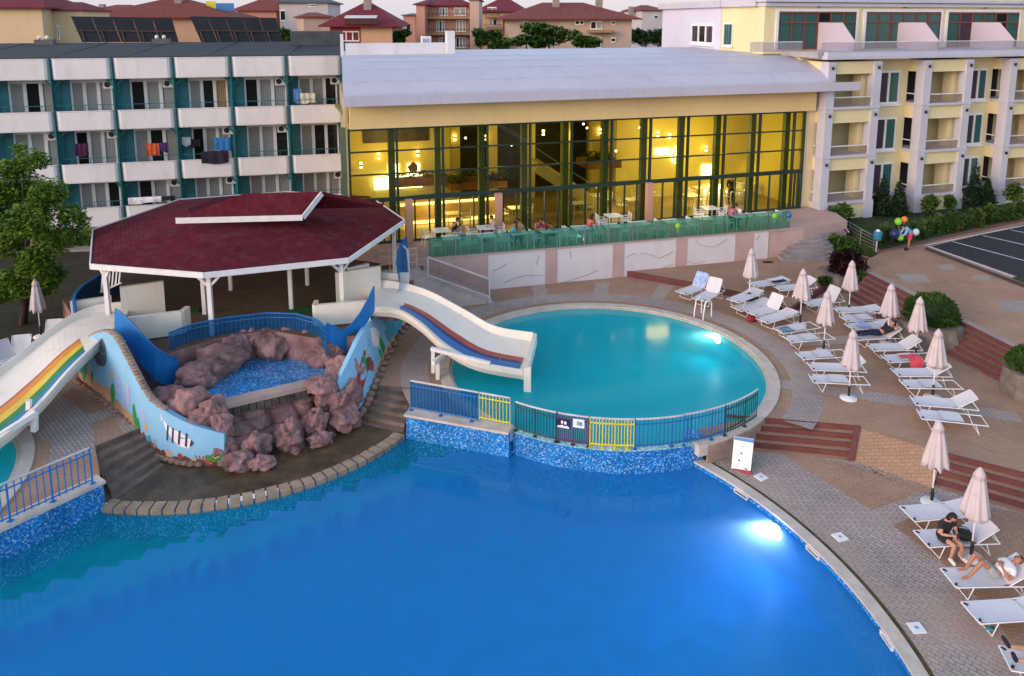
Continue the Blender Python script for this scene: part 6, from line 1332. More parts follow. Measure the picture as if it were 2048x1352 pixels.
def make_parasol(ph=0., pw=1.):
    root = thing('parasol', 'x', 'parasol', (0, 0, 0))
    q = MB(); q.lathe([(.025, .02), (.024, 2.35), (.0, 2.36)], n=8); q.build('pole', [PLAST], root, smooth=True)
    q = MB(); q.lathe([(.27, 0), (.285, .02), (.27, .05), (.10, .075), (.045, .10), (.03, .11)], n=24); q.build('base_disc', [WHITE], root, smooth=True)
    q = MB(); q.lathe([(.042, .10), (.042, .46), (.02, .47)], n=10); q.build('base_tube', [BLACKP], root, smooth=True)
    prof = [(.26, 1.15), (.315, 1.16), (.295, 1.28), (.25, 1.55), (.195, 1.85), (.15, 2.08), (.125, 2.19), (.145, 2.2), (.12, 2.28), (.065, 2.38), (.02, 2.43), (.005, 2.45)]
    def wob(a, f): k = max(0, 1 - f * 1.25); return 1 + .17 * k * math.sin(8 * a + 1.3 * f + ph) + .12 * pw * k * math.sin((3 if pw == 1. else 2) * a + .7 + ph)
    q = MB(); q.lathe(prof, n=56, wob=wob)
    for i, (x, y, z) in enumerate(q.v[:56 * 2]): q.v[i] = (x, y, z + .05 * math.sin(8 * math.atan2(y, x)) + .03 * math.sin(3 * math.atan2(y, x)))
    q.build('folded_canopy', [CANVAS], root, smooth=True)
    q = MB(); q.tube([(.19 * math.cos(k * .393), .19 * math.sin(k * .393), 1.80 + .01 * math.sin(k)) for k in range(17)], .012, 5); q.build('tie_band', [CANVAS], root)
    return root
PPS = [(make_parasol(), [False]), (make_parasol(1.9, 1.5), [False]), (make_parasol(4., .6), [False])]
for i, ((bx, by), z, lab) in enumerate([((1498, 602), .26, 'closed parasol farthest back by the terrace wall, before the white towel'), ((1600, 648), 0, 'closed parasol behind the grey blue towel, second nearest the round pool'),
    ((1647, 701), 0, 'closed parasol at the folded lounger, third along the round pool'), ((1697, 628), 0, 'closed parasol nearest the plum shrub at the red steps'), ((1774, 684), 0, 'closed parasol over the head of the sleeping person'),
    ((1830, 716), 0, 'closed parasol in front of the round bush planter'), ((1865, 793), 0, 'closed parasol right of the pink towel, at the foot of the right steps'), ((1697, 795), 0, 'closed parasol standing on a fully visible white disc base'),
    ((1863, 1004), LOW, 'closed parasol on the lower deck by the right edge steps'), ((1942, 1113), LOW, 'closed parasol just behind the seated woman'), ((82, 672), 0, 'closed parasol on the dry lawn at the left')]):
    p = G(bx, by, z + .04); place(*PPS[i % 3], (p.x, p.y, z), rnd.uniform(0, 6), lab, 'closed white parasols')
# ---- towels and bags on them
def drape(label, i, x0, x1, y0, y1, z, mat, cat='towel', tilt=0., name='towel', seed=0, zo=.018):
    q = MB(); S = []
    for a in range(13):
        f = a / 12; row = []
        for b in range(9):
            g = b / 8; x = x0 + (x1 - x0) * f; y = y0 + (y1 - y0) * g; hh = z + .018 * noise.noise(V((x * 5 + seed, y * 5, seed))) + zo
            if tilt: hh += max(0, x - 1.23) * math.sin(R(tilt)); x = x if x < 1.23 else 1.23 + (x - 1.23) * math.cos(R(tilt))
            ov = max(0, abs(y) - .34); hh -= ov * 1.5; y = math.copysign(min(abs(y), .35 + ov * .1), y)
            row.append(lpt(i, x, y, hh))
        S.append(row)
    q.loft(S); return tag(q.build(name, [mat], smooth=True, recalc=False), label, cat)
TBL = M('pale_blue_towel', (.32, .42, .68), .95, .35, 6); TGB = M('grey_blue_towel', (.16, .24, .30), .95, .5, 5); TNV = M('navy_towel', (.02, .02, .10), .95, .3, 4); TPK = M('pink_towel', (.80, .08, .12), .9, .3, 4); TWH = M('white_towel', (.72, .70, .74), .95, .1, 4)
drape('pale blue towel over a steep lounger back', 0, 1.24, 1.9, -.3, .3, .36, TBL, tilt=60, zo=.03)
drape('grey blue towel lying on a folded lounger by the pool', 6, .15, .62, -.3, .22, .36, TGB)
drape('white rolled towel on the lounger behind the far parasol', 9, 1.0, 1.75, -.1, .3, .40, TWH); drape('navy towel on the lounger behind the far parasol', 9, .95, 1.7, -.34, -.06, .42, TNV)
drape('bright pink towel trailing over a folded lounger', 17, .75, 1.25, -.62, .1, .40, TPK, zo=.03); drape('thin pink strap lying on the lounger left of the pink towel', 17, .55, .78, -.12, .12, .40, TPK, 'strap', name='pink_strap')
def bag(label, c, r, mat, seed, cat='bag', rz=0):
    t = thing('bag', label, cat, c); q = MB(); q.blob(V(c) + V((0, 0, r[2])), r, seed, .16, 3, 1.4, 0, rz); q.build('bag_body', [mat], t, smooth=True)
    q = MB(); d = V((math.cos(rz), math.sin(rz), 0)); q.tube([V(c) + d * r[0] * .6 * math.cos(k * .524) + V((0, 0, r[2] * 1.7 + r[2] * .9 * math.sin(k * .524))) for k in range(7)], .012, 5); q.build('strap', [mat], t)
    return t
BAGK = M('black_bag', (.018, .017, .018), .75, .3, 6); BAGR = M('red_bag', (.30, .012, .03), .7, .2, 5)
bag('dark bag at the far lounger head beside the far parasol', G(1497, 603, .27), (.32, .2, .15), BAGK, 1, rz=.3)
bag('red bag on the paving beside the steep lounger', G(1503, 643, 0), (.22, .16, .13), BAGR, 2, rz=.5)
bag('red cloth bag hanging under the sleeping person', G(1741, 676, .02), (.2, .12, .16), BAGR, 5)
bag('large black shoulder bag beside the seated woman', lpt(25, 1.02, -.12, .36), (.24, .16, .13), BAGK, 3, rz=-.6)
t = thing('sandal', 'teal sandal on the deck below the empty lounger', 'sandal', G(1988, 1262, LOW)); q = MB(); q.blob(G(1982, 1258, LOW + .03), (.13, .06, .03), 4, .1, 2); q.build('sole', [MUR_TEAL], t, smooth=True); q = MB(); c = G(1986, 1258, LOW + .05); q.tube([c + V((.0, -.06, 0)), c + V((0, 0, .05)), c + V((0, .06, 0))], .012, 5); q.build('strap', [BAGK], t)
o = MB().blob(G(1536, 524, .28), (.3, .14, .05), 8, .2, 2).build('black_mat', [BAGK], smooth=True); tag(o, 'small black flat cloth on the back platform before the corner stairs', 'cloth')
# ================================================================ POOL FITTINGS
t = thing('sign_board', 'white folding sign board with blue top and red foot at the pool edge', 'sign', G(1487, 940, LOW))
a, b = G(1463, 938, LOW), G(1500, 950, LOW); ta, tb_ = A(1469, 873, a.y + .25), A(1508, 879, b.y + .25); bk = V((.12, .55, 0)); tk = V((.01, .03, 0))
q = MB(); q.hexa([a, b, tb_, ta], [x + V((.0, .035, 0)) for x in (a, b, tb_, ta)]); q.build('front_board', [PLAST], t)
q = MB(); q.hexa([a + bk, b + bk, tb_ + tk, ta + tk], [x + V((0, .03, 0)) for x in (a + bk, b + bk, tb_ + tk, ta + tk)]); q.build('back_board', [M('board_grey', (.16, .13, .14), .6)], t)
n0 = V((0, -.006, .001)); bl = lambda u, v: a.lerp(b, u).lerp(ta.lerp(tb_, u), v) + n0
q = MB(); q.poly([bl(0, .9), bl(1, .9), bl(1, 1), bl(0, 1)]); q.build('blue_band', [BLUES], t)
q = MB(); q.poly([bl(0, 0), bl(1, 0), bl(1, .12), bl(0, .03)]); q.poly([b + V((.005, 0, 0)), b + bk + V((.005, 0, 0)), b + bk * .6 + (tb_ - b) * .3, b + (tb_ - b) * .28]); q.build('red_foot', [M('sign_red', (.34, .012, .03), .5)], t)
q = MB()
for u0, v0, w_, h_ in [(.38, .52, .1, .05), (.3, .3, .1, .05), (.66, .12, .18, .03), (.44, .75, .1, .02)]: q.poly([bl(u0, v0) + n0, bl(u0 + w_, v0) + n0, bl(u0 + w_ * .9, v0 + h_) + n0, bl(u0, v0 + h_) + n0])
q.build('small_marks', [M('mark_maroon', (.10, .03, .06), .6)], t)
for px, py, lab in [(1522, 955, 'small white square lid beside the sign board'), (1680, 1075, 'white square lid on the deck near the underwater lamp'), (1833, 1257, 'white square lid with grey emblem, nearest the bottom')]:
    p = G(px, py, LOW); t = thing('skimmer_cover', lab, 'cover plate', p, 'skimmer lids on the lower deck'); an = math.atan2(p.y - MC[1], p.x - MC[0])
    q = MB(); q.box(p + V((0, 0, .012)), (.30, .30, .03), an); q.build('lid_plate', [PLAST], t); q = MB(); q.box(p + V((0, 0, .029)), (.08, .08, .006), an + .7); q.build('finger_grip', [M('grip_grey', (.35, .33, .38), .6)], t)
for px, py, lab in [(1500, 984, 'white skimmer slot in the pool wall nearest the sign board'), (1649, 1103, 'white skimmer slot in the pool wall near the underwater lamp'), (1793, 1284, 'white skimmer slot in the pool wall nearest the bottom')]:
    g = G(px, py, WATER_Z); an = math.atan2(g.y - MC[1], g.x - MC[0]); p = V((MC[0] + (MR - .325) * math.cos(an), MC[1] + (MR - .325) * math.sin(an), WATER_Z + .045)); t = thing('skimmer', lab, 'skimmer', p, 'skimmer slots in the big pool wall')
    q = MB()
    for dz in (-.04, .06): q.box(p + V((0, 0, dz)), (.05, .46, .025), an)
    for dy in (-.23, .23): q.box(p + V((-math.sin(an) * dy, math.cos(an) * dy, .01)), (.05, .025, .12), an)
    q.build('slot_frame', [WHITE], t); q = MB(); q.box(p + V((.03 * math.cos(an), .03 * math.sin(an), .01)), (.02, .42, .09), an); q.build('slot_opening', [BLACKP], t)
LAMPE = emit_mat('pool_lamp', (.9, .97, 1.), 26.)
def pool_lamp(label, p, inward, e, aim, col=(.92, .97, 1), ang=105, lr=.13):
    t = thing('underwater_lamp', label, 'lamp', p, 'underwater lamps'); d = V(inward).normalized(); q = MB(); side = V((-d.y, d.x, 0))
    ring = lambda r, k: [V(p) + d * k + side * r * math.cos(i * .524) + V((0, 0, r * math.sin(i * .524))) for i in range(12)]
    q.hexa(ring(lr, .0), ring(lr, .03)); q.build('lens', [LAMPE], t); q = MB(); q.hexa(ring(lr + .03, -.01), ring(lr + .03, .02)); q.build('bezel', [STEEL], t)
    l = bpy.data.lights.new('underwater_lamp_light', 'SPOT'); l.energy = e; l.spot_size = R(ang); l.spot_blend = 1.; l.color = col; l.shadow_soft_size = .14; o = bpy.data.objects.new('underwater_lamp_light', l); COL.objects.link(o)
    o.location = V(p) + d * .08; o.rotation_euler = (-V(aim)).to_track_quat('Z', 'Y').to_euler()
g = G(1572, 1058, -1.0); an = math.atan2(g.y - MC[1], g.x - MC[0]); p = V((MC[0] + (MR - .36) * math.cos(an), MC[1] + (MR - .36) * math.sin(an), -1.0)); p.z = -.97; pool_lamp('bright underwater lamp in the big pool', p, (-math.cos(an), -math.sin(an), 0), 420, (-math.cos(an) - .1, -math.sin(an) - .5, .75), ang=125, lr=.2)
g = G(1472, 676, -.45); an = math.atan2(g.y - RC[1], g.x - RC[0]); p = V((RC[0] + (RR - .08) * math.cos(an), RC[1] + (RR - .08) * math.sin(an), -.27)); pool_lamp('bright underwater lamp in the round pool', p, (-math.cos(an), -math.sin(an), 0), 180, (-math.cos(an), -math.sin(an) - .1, .7), (.95, 1, .95), 125, .17)
t = thing('pool_ladder', 'steel pool ladder at the back of the round pool', 'ladder', G(1408, 630, 0)); q = MB()
for px, py in ((1397, 629), (1416, 636)):
    p = G(px, py, 0); d = (V((RC[0], RC[1], 0)) - p).normalized(); q = MB(); q.tube([p - d * .25 + V((0, 0, .0)), p - d * .22 + V((0, 0, .62)), p - d * .05 + V((0, 0, .8)), p + d * .25 + V((0, 0, .72)), p + d * .36 + V((0, 0, .2)), p + d * .38 + V((0, 0, -1.0))], .028, 7); q.build('ladder_rail', [PLAST], t)
for z in (-.25, -.5, -.75):
    a, b = G(1397, 629, 0), G(1416, 636, 0); d = (V((RC[0], RC[1], 0)) - a).normalized(); q = MB(); q.bar(a + d * .38 + V((0, 0, z)), b + d * .38 + V((0, 0, z)), .09, .03); q.build('rung', [STEEL], t)
# ================================================================ TERRACE FURNITURE
def make_chair():
    r = thing('terrace_chair', 'x', 'chair', (0, 0, 0)); q = MB(); q.box((0, 0, .44), (.46, .46, .035)); q.build('seat', [PLAST], r)
    q = MB()
    for k in (.58, .70, .82): q.box((-.235, 0, k), (.025, .44, .06))
    q.bar((-.22, -.21, .44), (-.25, -.21, .88), .035); q.bar((-.22, .21, .44), (-.25, .21, .88), .035); q.build('backrest', [PLAST], r)
    for x in (-.2, .2):
        for y in (-.2, .2): q = MB(); q.bar((x, y, 0), (x, y, .43), .035); q.build('leg', [PLAST], r)
    for y in (-.23, .23): q = MB(); q.box((0, y, .64), (.42, .04, .03)); q.bar((.19, y, .44), (.19, y, .625), .03); q.build('armrest', [PLAST], r)
    return r
def make_table():
    r = thing('terrace_table', 'x', 'table', (0, 0, 0)); q = MB(); q.box((0, 0, .73), (.82, .82, .035)); q.build('tabletop', [PLAST], r)
    for x in (-.34, .34):
        for y in (-.34, .34): q = MB(); q.bar((x, y, 0), (x, y, .715), .04); q.build('leg', [PLAST], r)
    return r
CH, CU, TB, TU = make_chair(), [False], make_table(), [False]
TBS = [(.9, -.75), (2.6, -.7), (4.2, -.75), (5.7, -.7), (7.4, -.75), (9.0, -.7), (10.6, -.75), (12.3, -.7), (14.2, -.8), (16.2, -.75), (17.6, -.7), (.7, -2.2), (2.9, -2.1), (9.9, -2.6), (15.6, -2.7)]
for i, (s_, d) in enumerate(TBS):
    p = TF.p(s_, d, ZT + .005); place(TB, TU, p, TF.a, 'white square table in the row behind the green glass railing' if d > -1 else ['white table beside the man in black', 'white table between the two seated guests by the glass', 'white table beside the middle doors', 'white table in front of the standing silhouette'][i - 11], 'terrace tables')
    for k, sg in enumerate((-1, 1)):
        if (i * 2 + k) % 7 == 5 and d > -1: continue
        p = TF.p(s_ + sg * .68, d + .05, ZT + .005); place(CH, CU, p, TF.a + (0 if sg < 0 else math.pi) + rnd.uniform(-.25, .25), 'white armchair at a table behind the green glass railing' if d > -1 else 'white armchair %s the table %s' % (('left of', 'right of')[k], ['beside the man in black', 'between the two guests by the glass', 'beside the middle doors', 'before the standing silhouette'][i - 11]), 'terrace chairs')
for k, (px, py, m, lab) in enumerate([(1356, 452, LEAFH, 'light green balloon tied to the middle of the glass railing'), (1550, 432, LEAFH, 'light green balloon tied near the right end of the glass railing'), (1578, 430, BLUES, 'blue balloon tied at the right end of the glass railing')]):
    c = TF.p(TF.hit(px, py, .1)[0], .1, TF.hit(px, py, .1)[1]); t = thing('balloon', lab, 'balloon', c, 'balloons'); q = MB(); q.blob(c, (.15, .13, .17), k, .02, 3); q.build('balloon_skin', [M('lime_balloon', (.20, .48, .04), .35, .05) if m is LEAFH else M('blue_balloon', (.02, .15, .36), .35, .05)], t, smooth=True); q = MB(); q.tube([c - V((0, 0, .17)), c - V((.02, 0, .35))], .008, 4); q.build('string', [PLAST], t)
for i in range(14):                                                # tables and chairs standing inside the hall
    s_, d = -24 + i * 1.75 + rnd.uniform(-.2, .2), -1.9 - 1.7 * (i % 2) - rnd.uniform(0, .4); p = HF.p(s_, d, ZT + .01)
    if -17.4 < s_ < -12.0 and d < -2.6: continue
    place(TB, TU, p, HF.a, 'white table standing inside the lit glass hall', 'tables inside the glass hall')
    for k, sg in enumerate((-1, 1)): place(CH, CU, HF.p(s_ + sg * .7, d, ZT + .01), HF.a + (0 if sg < 0 else math.pi) + rnd.uniform(-.3, .3), 'white armchair standing inside the lit glass hall', 'chairs inside the glass hall')
# bin
t = thing('litter_bin', 'blue cylindrical litter bin on a pale post', 'bin', G(1752, 503, .9)); c = G(1752, 503, .9)
q = MB(); q.lathe([(.04, 0), (.04, .75)], c, 8); q.build('post', [PALE], t); q = MB(); q.lathe([(.15, .5), (.20, .55), (.20, .95), (.17, .97)], c + V((0, -.05, .1)), 14); q.build('bucket', [M('bin_blue', (.02, .20, .32), .5)], t, smooth=True); q = MB(); q.lathe([(.10, .97), (.12, 1.0), (.06, 1.06), (.01, 1.07)], c + V((0, -.05, .1)), 12); q.build('bag_rim', [PLAST], t, smooth=True)
# ================================================================ PEOPLE (one continuous skin per body)
def skin_mesh(chains, sub=2):
    """chains: lists of (point, radius); equal points are shared joints; returns verts, faces grown by a Skin modifier"""
    vs, rs, es, key = [], [], [], {}
    def idx(p, r):
        k = tuple(round(c, 3) for c in p)
        if k not in key: key[k] = len(vs); vs.append(tuple(p)); rs.append(r)
        return key[k]
    for ch in chains:
        ids = [idx(p, r) for p, r in ch]
        es += [(a, b) for a, b in zip(ids, ids[1:]) if a != b]
    me = bpy.data.meshes.new('skel'); me.from_pydata(vs, es, []); o = bpy.data.objects.new('skel', me); COL.objects.link(o)
    md = o.modifiers.new('s', 'SKIN'); md.use_smooth_shade = True
    for i, r in enumerate(rs): me.skin_vertices[0].data[i].radius = r if isinstance(r, tuple) else (r, r)
    me.skin_vertices[0].data[0].use_root = True
    sb = o.modifiers.new('u', 'SUBSURF'); sb.levels = sub; sb.render_levels = sub
    bpy.context.view_layer.update(); dg = bpy.context.evaluated_depsgraph_get(); ev = o.evaluated_get(dg); m = ev.to_mesh()
    V_ = [tuple(v.co) for v in m.vertices]; F_ = [tuple(p.vertices) for p in m.polygons]; ev.to_mesh_clear()
    bpy.data.objects.remove(o); bpy.data.meshes.remove(me); return V_, F_
def lerp(a, b, t): return V(a).lerp(V(b), t)
def person(label, J, skin, clothes, hair=HAIR, long_hair=False, shoe=None, group=None, k=1., beard=False, face=V((0, -1, 0)), glasses=False, hat=None):
    """J: pelvis, chest, neck, head, and pairs sh, el, wr, hp, kn, an, toe"""
    J = {a: V(b) if not isinstance(b, (list, tuple)) or not isinstance(b[0], (list, tuple, Vector)) else [V(x) for x in b] for a, b in J.items()}
    t = thing('person', label, 'person', (J['pelvis'].x, J['pelvis'].y, min(x.z for x in J['an']) - .05), group)
    ch = [[(J['pelvis'], .125 * k), (lerp(J['pelvis'], J['chest'], .5), .115 * k), (J['chest'], .135 * k), (J['neck'], .055 * k), (lerp(J['neck'], J['head'], .6), .055 * k)]]
    for s in (0, 1):
        ch.append([(J['chest'], .135 * k), (J['sh'][s], .062 * k), (lerp(J['sh'][s], J['el'][s], .5), .047 * k), (J['el'][s], .040 * k), (lerp(J['el'][s], J['wr'][s], .4), .038 * k), (J['wr'][s], .026 * k)])
        ch.append([(J['pelvis'], .125 * k), (J['hp'][s], .088 * k), (lerp(J['hp'][s], J['kn'][s], .5), .075 * k), (J['kn'][s], .052 * k), (lerp(J['kn'][s], J['an'][s], .35), .055 * k), (J['an'][s], .036 * k), (lerp(J['an'][s], J['toe'][s], .6), .038 * k), (J['toe'][s], .026 * k)])
    v, f = skin_mesh(ch); q = MB(); q._add(v, f)
    # head: cranium, jaw, nose, ears, eyes
    fd = V(face).normalized(); up = (J['head'] - J['neck']).normalized(); fd = (fd - up * fd.dot(up)).normalized(); sd = fd.cross(up).normalized(); hc = J['head']
    bm = bmesh.new(); bmesh.ops.create_icosphere(bm, subdivisions=3, radius=1); vv = []
    for x in bm.verts:
        c = x.co; w = .075 * (1 - .22 * max(0, -c.z)); d = .095 * (1 - .10 * max(0, -c.z) * (c.y < 0)); p = hc + sd * c.x * w * k + fd * c.y * d * k + up * c.z * .115 * k
        if c.y > .8 and -.15 < c.z < .2: p -= fd * .006
        vv.append(p)
    q._add(vv, [tuple(x.index for x in fc.verts) for fc in bm.faces]); bm.free()
    q._add([hc + fd * .088 * k + up * .03 * k, hc + fd * .122 * k - up * .02 * k, hc + fd * .088 * k + sd * .018 * k - up * .028 * k, hc + fd * .088 * k - sd * .018 * k - up * .028 * k], [(0, 1, 2), (0, 3, 1), (1, 3, 2)])
    for s in (-1, 1): q.blob(hc + sd * s * .076 * k, (.012 * k, .026 * k, .034 * k), 1, .05, 1)
    # hands: palm and five bent fingers
    for s in (0, 1):
        w_, e_ = J['wr'][s], J['el'][s]; d = (w_ - e_).normalized(); a = d.cross(V((0, 0, 1))); a = a.normalized() if a.length > .1 else V((1, 0, 0)); n = a.cross(d)
        q.tube([w_ - d * .01, w_ + d * .045, w_ + d * .085], [.026 * k, .036 * k, .030 * k], 8)
        for i, (o_, l_) in enumerate(((-.027, .062), (-.009, .074), (.009, .07), (.026, .056))):
            b = w_ + d * .08 * k + a * o_ * k; q.tube([b, b + d * l_ * .5 * k - n * .008, b + d * l_ * .85 * k - n * .03 * k], [.010 * k, .009 * k, .006 * k], 6)
        tb = w_ + d * .03 * k - a * .03 * k * (1 if s else -1); q.tube([tb, tb + d * .03 * k - a * .022 * k * (1 if s else -1), tb + d * .06 * k - a * .02 * k * (1 if s else -1) - n * .012], [.012 * k, .011 * k, .007 * k], 6)
    q.build('body', [skin], t, smooth=True)
    m1 = MB()
    for s in (-1, 1): m1.blob(hc + fd * .088 * k + sd * s * .03 * k + up * .012 * k, (.011 * k, .008 * k, .008 * k), 1, 0, 1)
    m1.build('eyes', [HAIR], t); m1 = MB(); m1.blob(hc + fd * .086 * k - up * .058 * k, (.024 * k, .008 * k, .007 * k), 1, 0, 1); m1.build('mouth', [M('lips', (.25, .07, .06), .5)], t)
    # hair cap
    m1 = MB(); bm = bmesh.new(); bmesh.ops.create_icosphere(bm, subdivisions=3, radius=1); vv = []
    for x in bm.verts:
        c = x.co; kk = 1.13 + .05 * noise.noise(c * 4); back = c.y < .35 or c.z > .52
        kk = kk if back else .8
        zz = c.z if not (long_hair and c.y < .2 and c.z < 0) else c.z * 2.3
        vv.append(hc + sd * c.x * .078 * kk * k + fd * c.y * .097 * kk * k + up * (zz * .115 * kk if (zz > -.35 or long_hair) else -.35 * .115 + .01) * k)
    m1._add(vv, [tuple(x.index for x in fc.verts) for fc in bm.faces]); bm.free(); m1.build('hair', [hair], t, smooth=True)
    if glasses:
        m1 = MB()
        for s in (-1, 1): m1.blob(hc + fd * .097 * k + sd * s * .032 * k + up * .012 * k, (.026 * k, .01, .018 * k), 1, 0, 2)
        m1.bar(hc + fd * .1 - sd * .05 + up * .014, hc + fd * .1 + sd * .05 + up * .014, .008); m1.build('sunglasses', [BLACKP], t)
    for nm, mat, part in clothes:
        C = []
        if part == 'top':
            C = [[(lerp(J['pelvis'], J['chest'], .12), .145 * k), (lerp(J['pelvis'], J['chest'], .5), .138 * k), (J['chest'], .146 * k), (lerp(J['chest'], J['neck'], .75), .08 * k)]]
            for s in (0, 1): C.append([(J['chest'], .146 * k), (J['sh'][s], .074 * k), (lerp(J['sh'][s], J['el'][s], .6), .062 * k)])
        elif part == 'longtop':
            C = [[(lerp(J['pelvis'], J['chest'], .0), .15 * k), (lerp(J['pelvis'], J['chest'], .5), .138 * k), (J['chest'], .146 * k), (lerp(J['chest'], J['neck'], .75), .08 * k)]]
            for s in (0, 1): C.append([(J['chest'], .146 * k), (J['sh'][s], .074 * k), (J['el'][s], .056 * k), (lerp(J['el'][s], J['wr'][s], .85), .042 * k)])
        elif part in ('shorts', 'trousers'):
            e_ = .62 if part == 'shorts' else 1
            C = [[(J['pelvis'], .145 * k), (lerp(J['pelvis'], J['chest'], .25), .142 * k)]]
            for s in (0, 1):
                c = [(J['pelvis'], .145 * k), (J['hp'][s], .108 * k), (lerp(J['hp'][s], J['kn'][s], e_), (.09 if part == 'shorts' else .072) * k)]
                if part == 'trousers': c += [(lerp(J['kn'][s], J['an'][s], .5), .066 * k), (lerp(J['kn'][s], J['an'][s], .92), .056 * k)]
                C.append(c)
        v, f = skin_mesh(C); m1 = MB(); m1._add(v, f); m1.build(nm, [mat], t, smooth=True)
    if shoe:
        for s in (0, 1):
            a, b = J['an'][s], J['toe'][s]; d = (b - a).normalized(); v, f = skin_mesh([[(a - d * .05 + V((0, 0, -.0)), .048 * k), (a.lerp(b, .5), .052 * k), (b + d * .03, .042 * k)]]); m1 = MB(); m1._add(v, f); m1.build('shoe', [shoe], t, smooth=True)
    return t
KBLK = M('black_cloth_wear', (.022, .018, .024), .9, .25, 8); KWHT = M('white_cloth_wear', (.74, .70, .72), .9, .06, 5); KGRY = M('grey_shorts', (.36, .38, .37), .9, .1, 5); KPNK = M('pink_shorts', (.62, .02, .14), .8, .1, 5); KBLU = M('light_blue_shirt', (.20, .38, .66), .85, .12, 5); KNVY = M('navy_trousers', (.012, .018, .06), .9, .3, 6); KTEAL = M('turquoise_shirt', (.06, .32, .40), .85, .1, 5); KRED = M('coral_shirt', (.55, .10, .06), .85, .1, 5); KGR2 = M('grey_shirt', (.42, .38, .40), .85, .1, 5); KBRN = M('brown_shorts', (.12, .07, .04), .9, .2, 5)
# seated woman in black, reading a phone, feet on the deck
i = 25; o, a = LOCS[i]; fw = V((.30, -1, 0)).normalized(); sd = V((fw.y, -fw.x, 0))
pv = lpt(i, .52, -.02, .46); fwd = lambda p, f=0, s=0, u=0: V(p) + fw * f + sd * s + V((0, 0, u))
J = dict(pelvis=pv, chest=fwd(pv, .10, 0, .36), neck=fwd(pv, .17, 0, .52), head=fwd(pv, .26, 0, .64),
    sh=[fwd(pv, .12, .17, .43), fwd(pv, .12, -.17, .43)], el=[fwd(pv, .20, .24, .18), fwd(pv, .20, -.22, .18)], wr=[fwd(pv, .38, .07, .22), fwd(pv, .38, -.06, .20)],
    hp=[fwd(pv, .05, .09, -.02), fwd(pv, .05, -.09, -.02)], kn=[fwd(pv, .46, .07, .02), fwd(pv, .47, -.12, .02)], an=[fwd(pv, .40, .10, -.39), fwd(pv, .46, -.22, -.39)], toe=[fwd(pv, .55, .11, -.43), fwd(pv, .60, -.26, -.43)])
person('woman in black top sitting sideways on a lounger, looking at a phone', J, SKINM, [('black_top', KBLK, 'top'), ('black_shorts', KBLK, 'shorts')], long_hair=True, shoe=KWHT, face=fw + V((0, 0, -.55)))
q = MB(); c = fwd(pv, .48, 0, .26); q.box(c, (.08, .02, .15), math.atan2(fw.y, fw.x) + math.pi / 2); tag(q.build('phone', [BLACKP]), 'dark phone held by the seated woman', 'phone')
# man in white shirt lying with one knee up
i = 26; L = lambda x, y, z: lpt(i, x, y, z); sb, cb = math.sin(R(33)), math.cos(R(33))
bk = lambda r, y, h: L(1.22 + r * cb - h * sb, y, .36 + r * sb + h * cb)
J = dict(pelvis=L(1.10, 0, .48), chest=bk(.22, 0, .14), neck=bk(.42, 0, .13), head=bk(.55, 0, .13), sh=[bk(.32, -.18, .13), bk(.32, .18, .13)], el=[bk(.08, -.30, .10), bk(.08, .28, .12)], wr=[bk(.14, -.08, .27), bk(.17, .06, .27)],
    hp=[L(1.04, -.09, .47), L(1.04, .09, .47)], kn=[L(.72, -.08, .82), L(.66, .12, .86)], an=[L(.42, -.08, .42), L(.50, .14, .46)], toe=[L(.24, -.10, .40), L(.30, .16, .42)])
person('man in white shirt and grey shorts lying on a lounger with raised knees', J, SKIN2, [('white_shirt', KWHT, 'top'), ('grey_shorts', KGRY, 'shorts')], face=V((-math.cos(LOCS[i][1]) * sb * .9, -.55, .75)), glasses=False, hair=M('brown_hair', (.05, .025, .015), .7, .2, 20))
# bare legs at the bottom right corner
i = 28; L = lambda x, y, z: lpt(i, x, y, z)
J = dict(pelvis=L(1.05, 0, .47), chest=L(1.45, 0, .48), neck=L(1.62, 0, .49), head=L(1.76, 0, .50), sh=[L(1.55, -.18, .47), L(1.55, .18, .47)], el=[L(1.28, -.24, .45), L(1.28, .24, .45)], wr=[L(1.05, -.26, .45), L(1.05, .26, .45)], hp=[L(.98, -.10, .46), L(.98, .10, .46)], kn=[L(.58, -.12, .47), L(.58, .16, .48)], an=[L(.14, -.13, .44), L(.14, .22, .45)], toe=[L(.06, -.16, .60), L(.02, .24, .62)])
person('person lying with pale bare legs and dark sandals, bottom right corner', J, SKINM, [('dark_top', KBLK, 'top'), ('dark_shorts', KBLK, 'shorts')], shoe=KBLK, face=V((0, 0, 1)))
# sleeping person in dark clothes
i = 15; L = lambda x, y, z: lpt(i, x, y, z); bk = lambda r, y, h: L(1.22 + r * cb - h * sb, y, .36 + r * sb + h * cb)
J = dict(pelvis=L(1.08, 0, .48), chest=bk(.22, 0, .14), neck=bk(.42, 0, .14), head=bk(.55, 0, .15), sh=[bk(.33, -.18, .13), bk(.33, .18, .13)], el=[bk(.50, -.36, .16), bk(.50, .36, .16)], wr=[bk(.64, -.12, .12), bk(.64, .12, .12)], hp=[L(1.0, -.09, .47), L(1.0, .09, .47)], kn=[L(.58, -.10, .50), L(.58, .10, .50)], an=[L(.16, -.09, .45), L(.16, .10, .45)], toe=[L(.05, -.12, .55), L(.05, .13, .55)])
person('person in navy trousers and black top asleep on a lounger, arms behind head', J, SKINM, [('black_top', KBLK, 'top'), ('navy_trousers', KNVY, 'trousers')], shoe=KBLK, face=V((-.6, 0, .8)))
drape('pale blue cloth over the sleeping person legs', 14, .35, .8, -.3, .2, .40, TBL, 'cloth', name='blue_cloth', zo=.05)
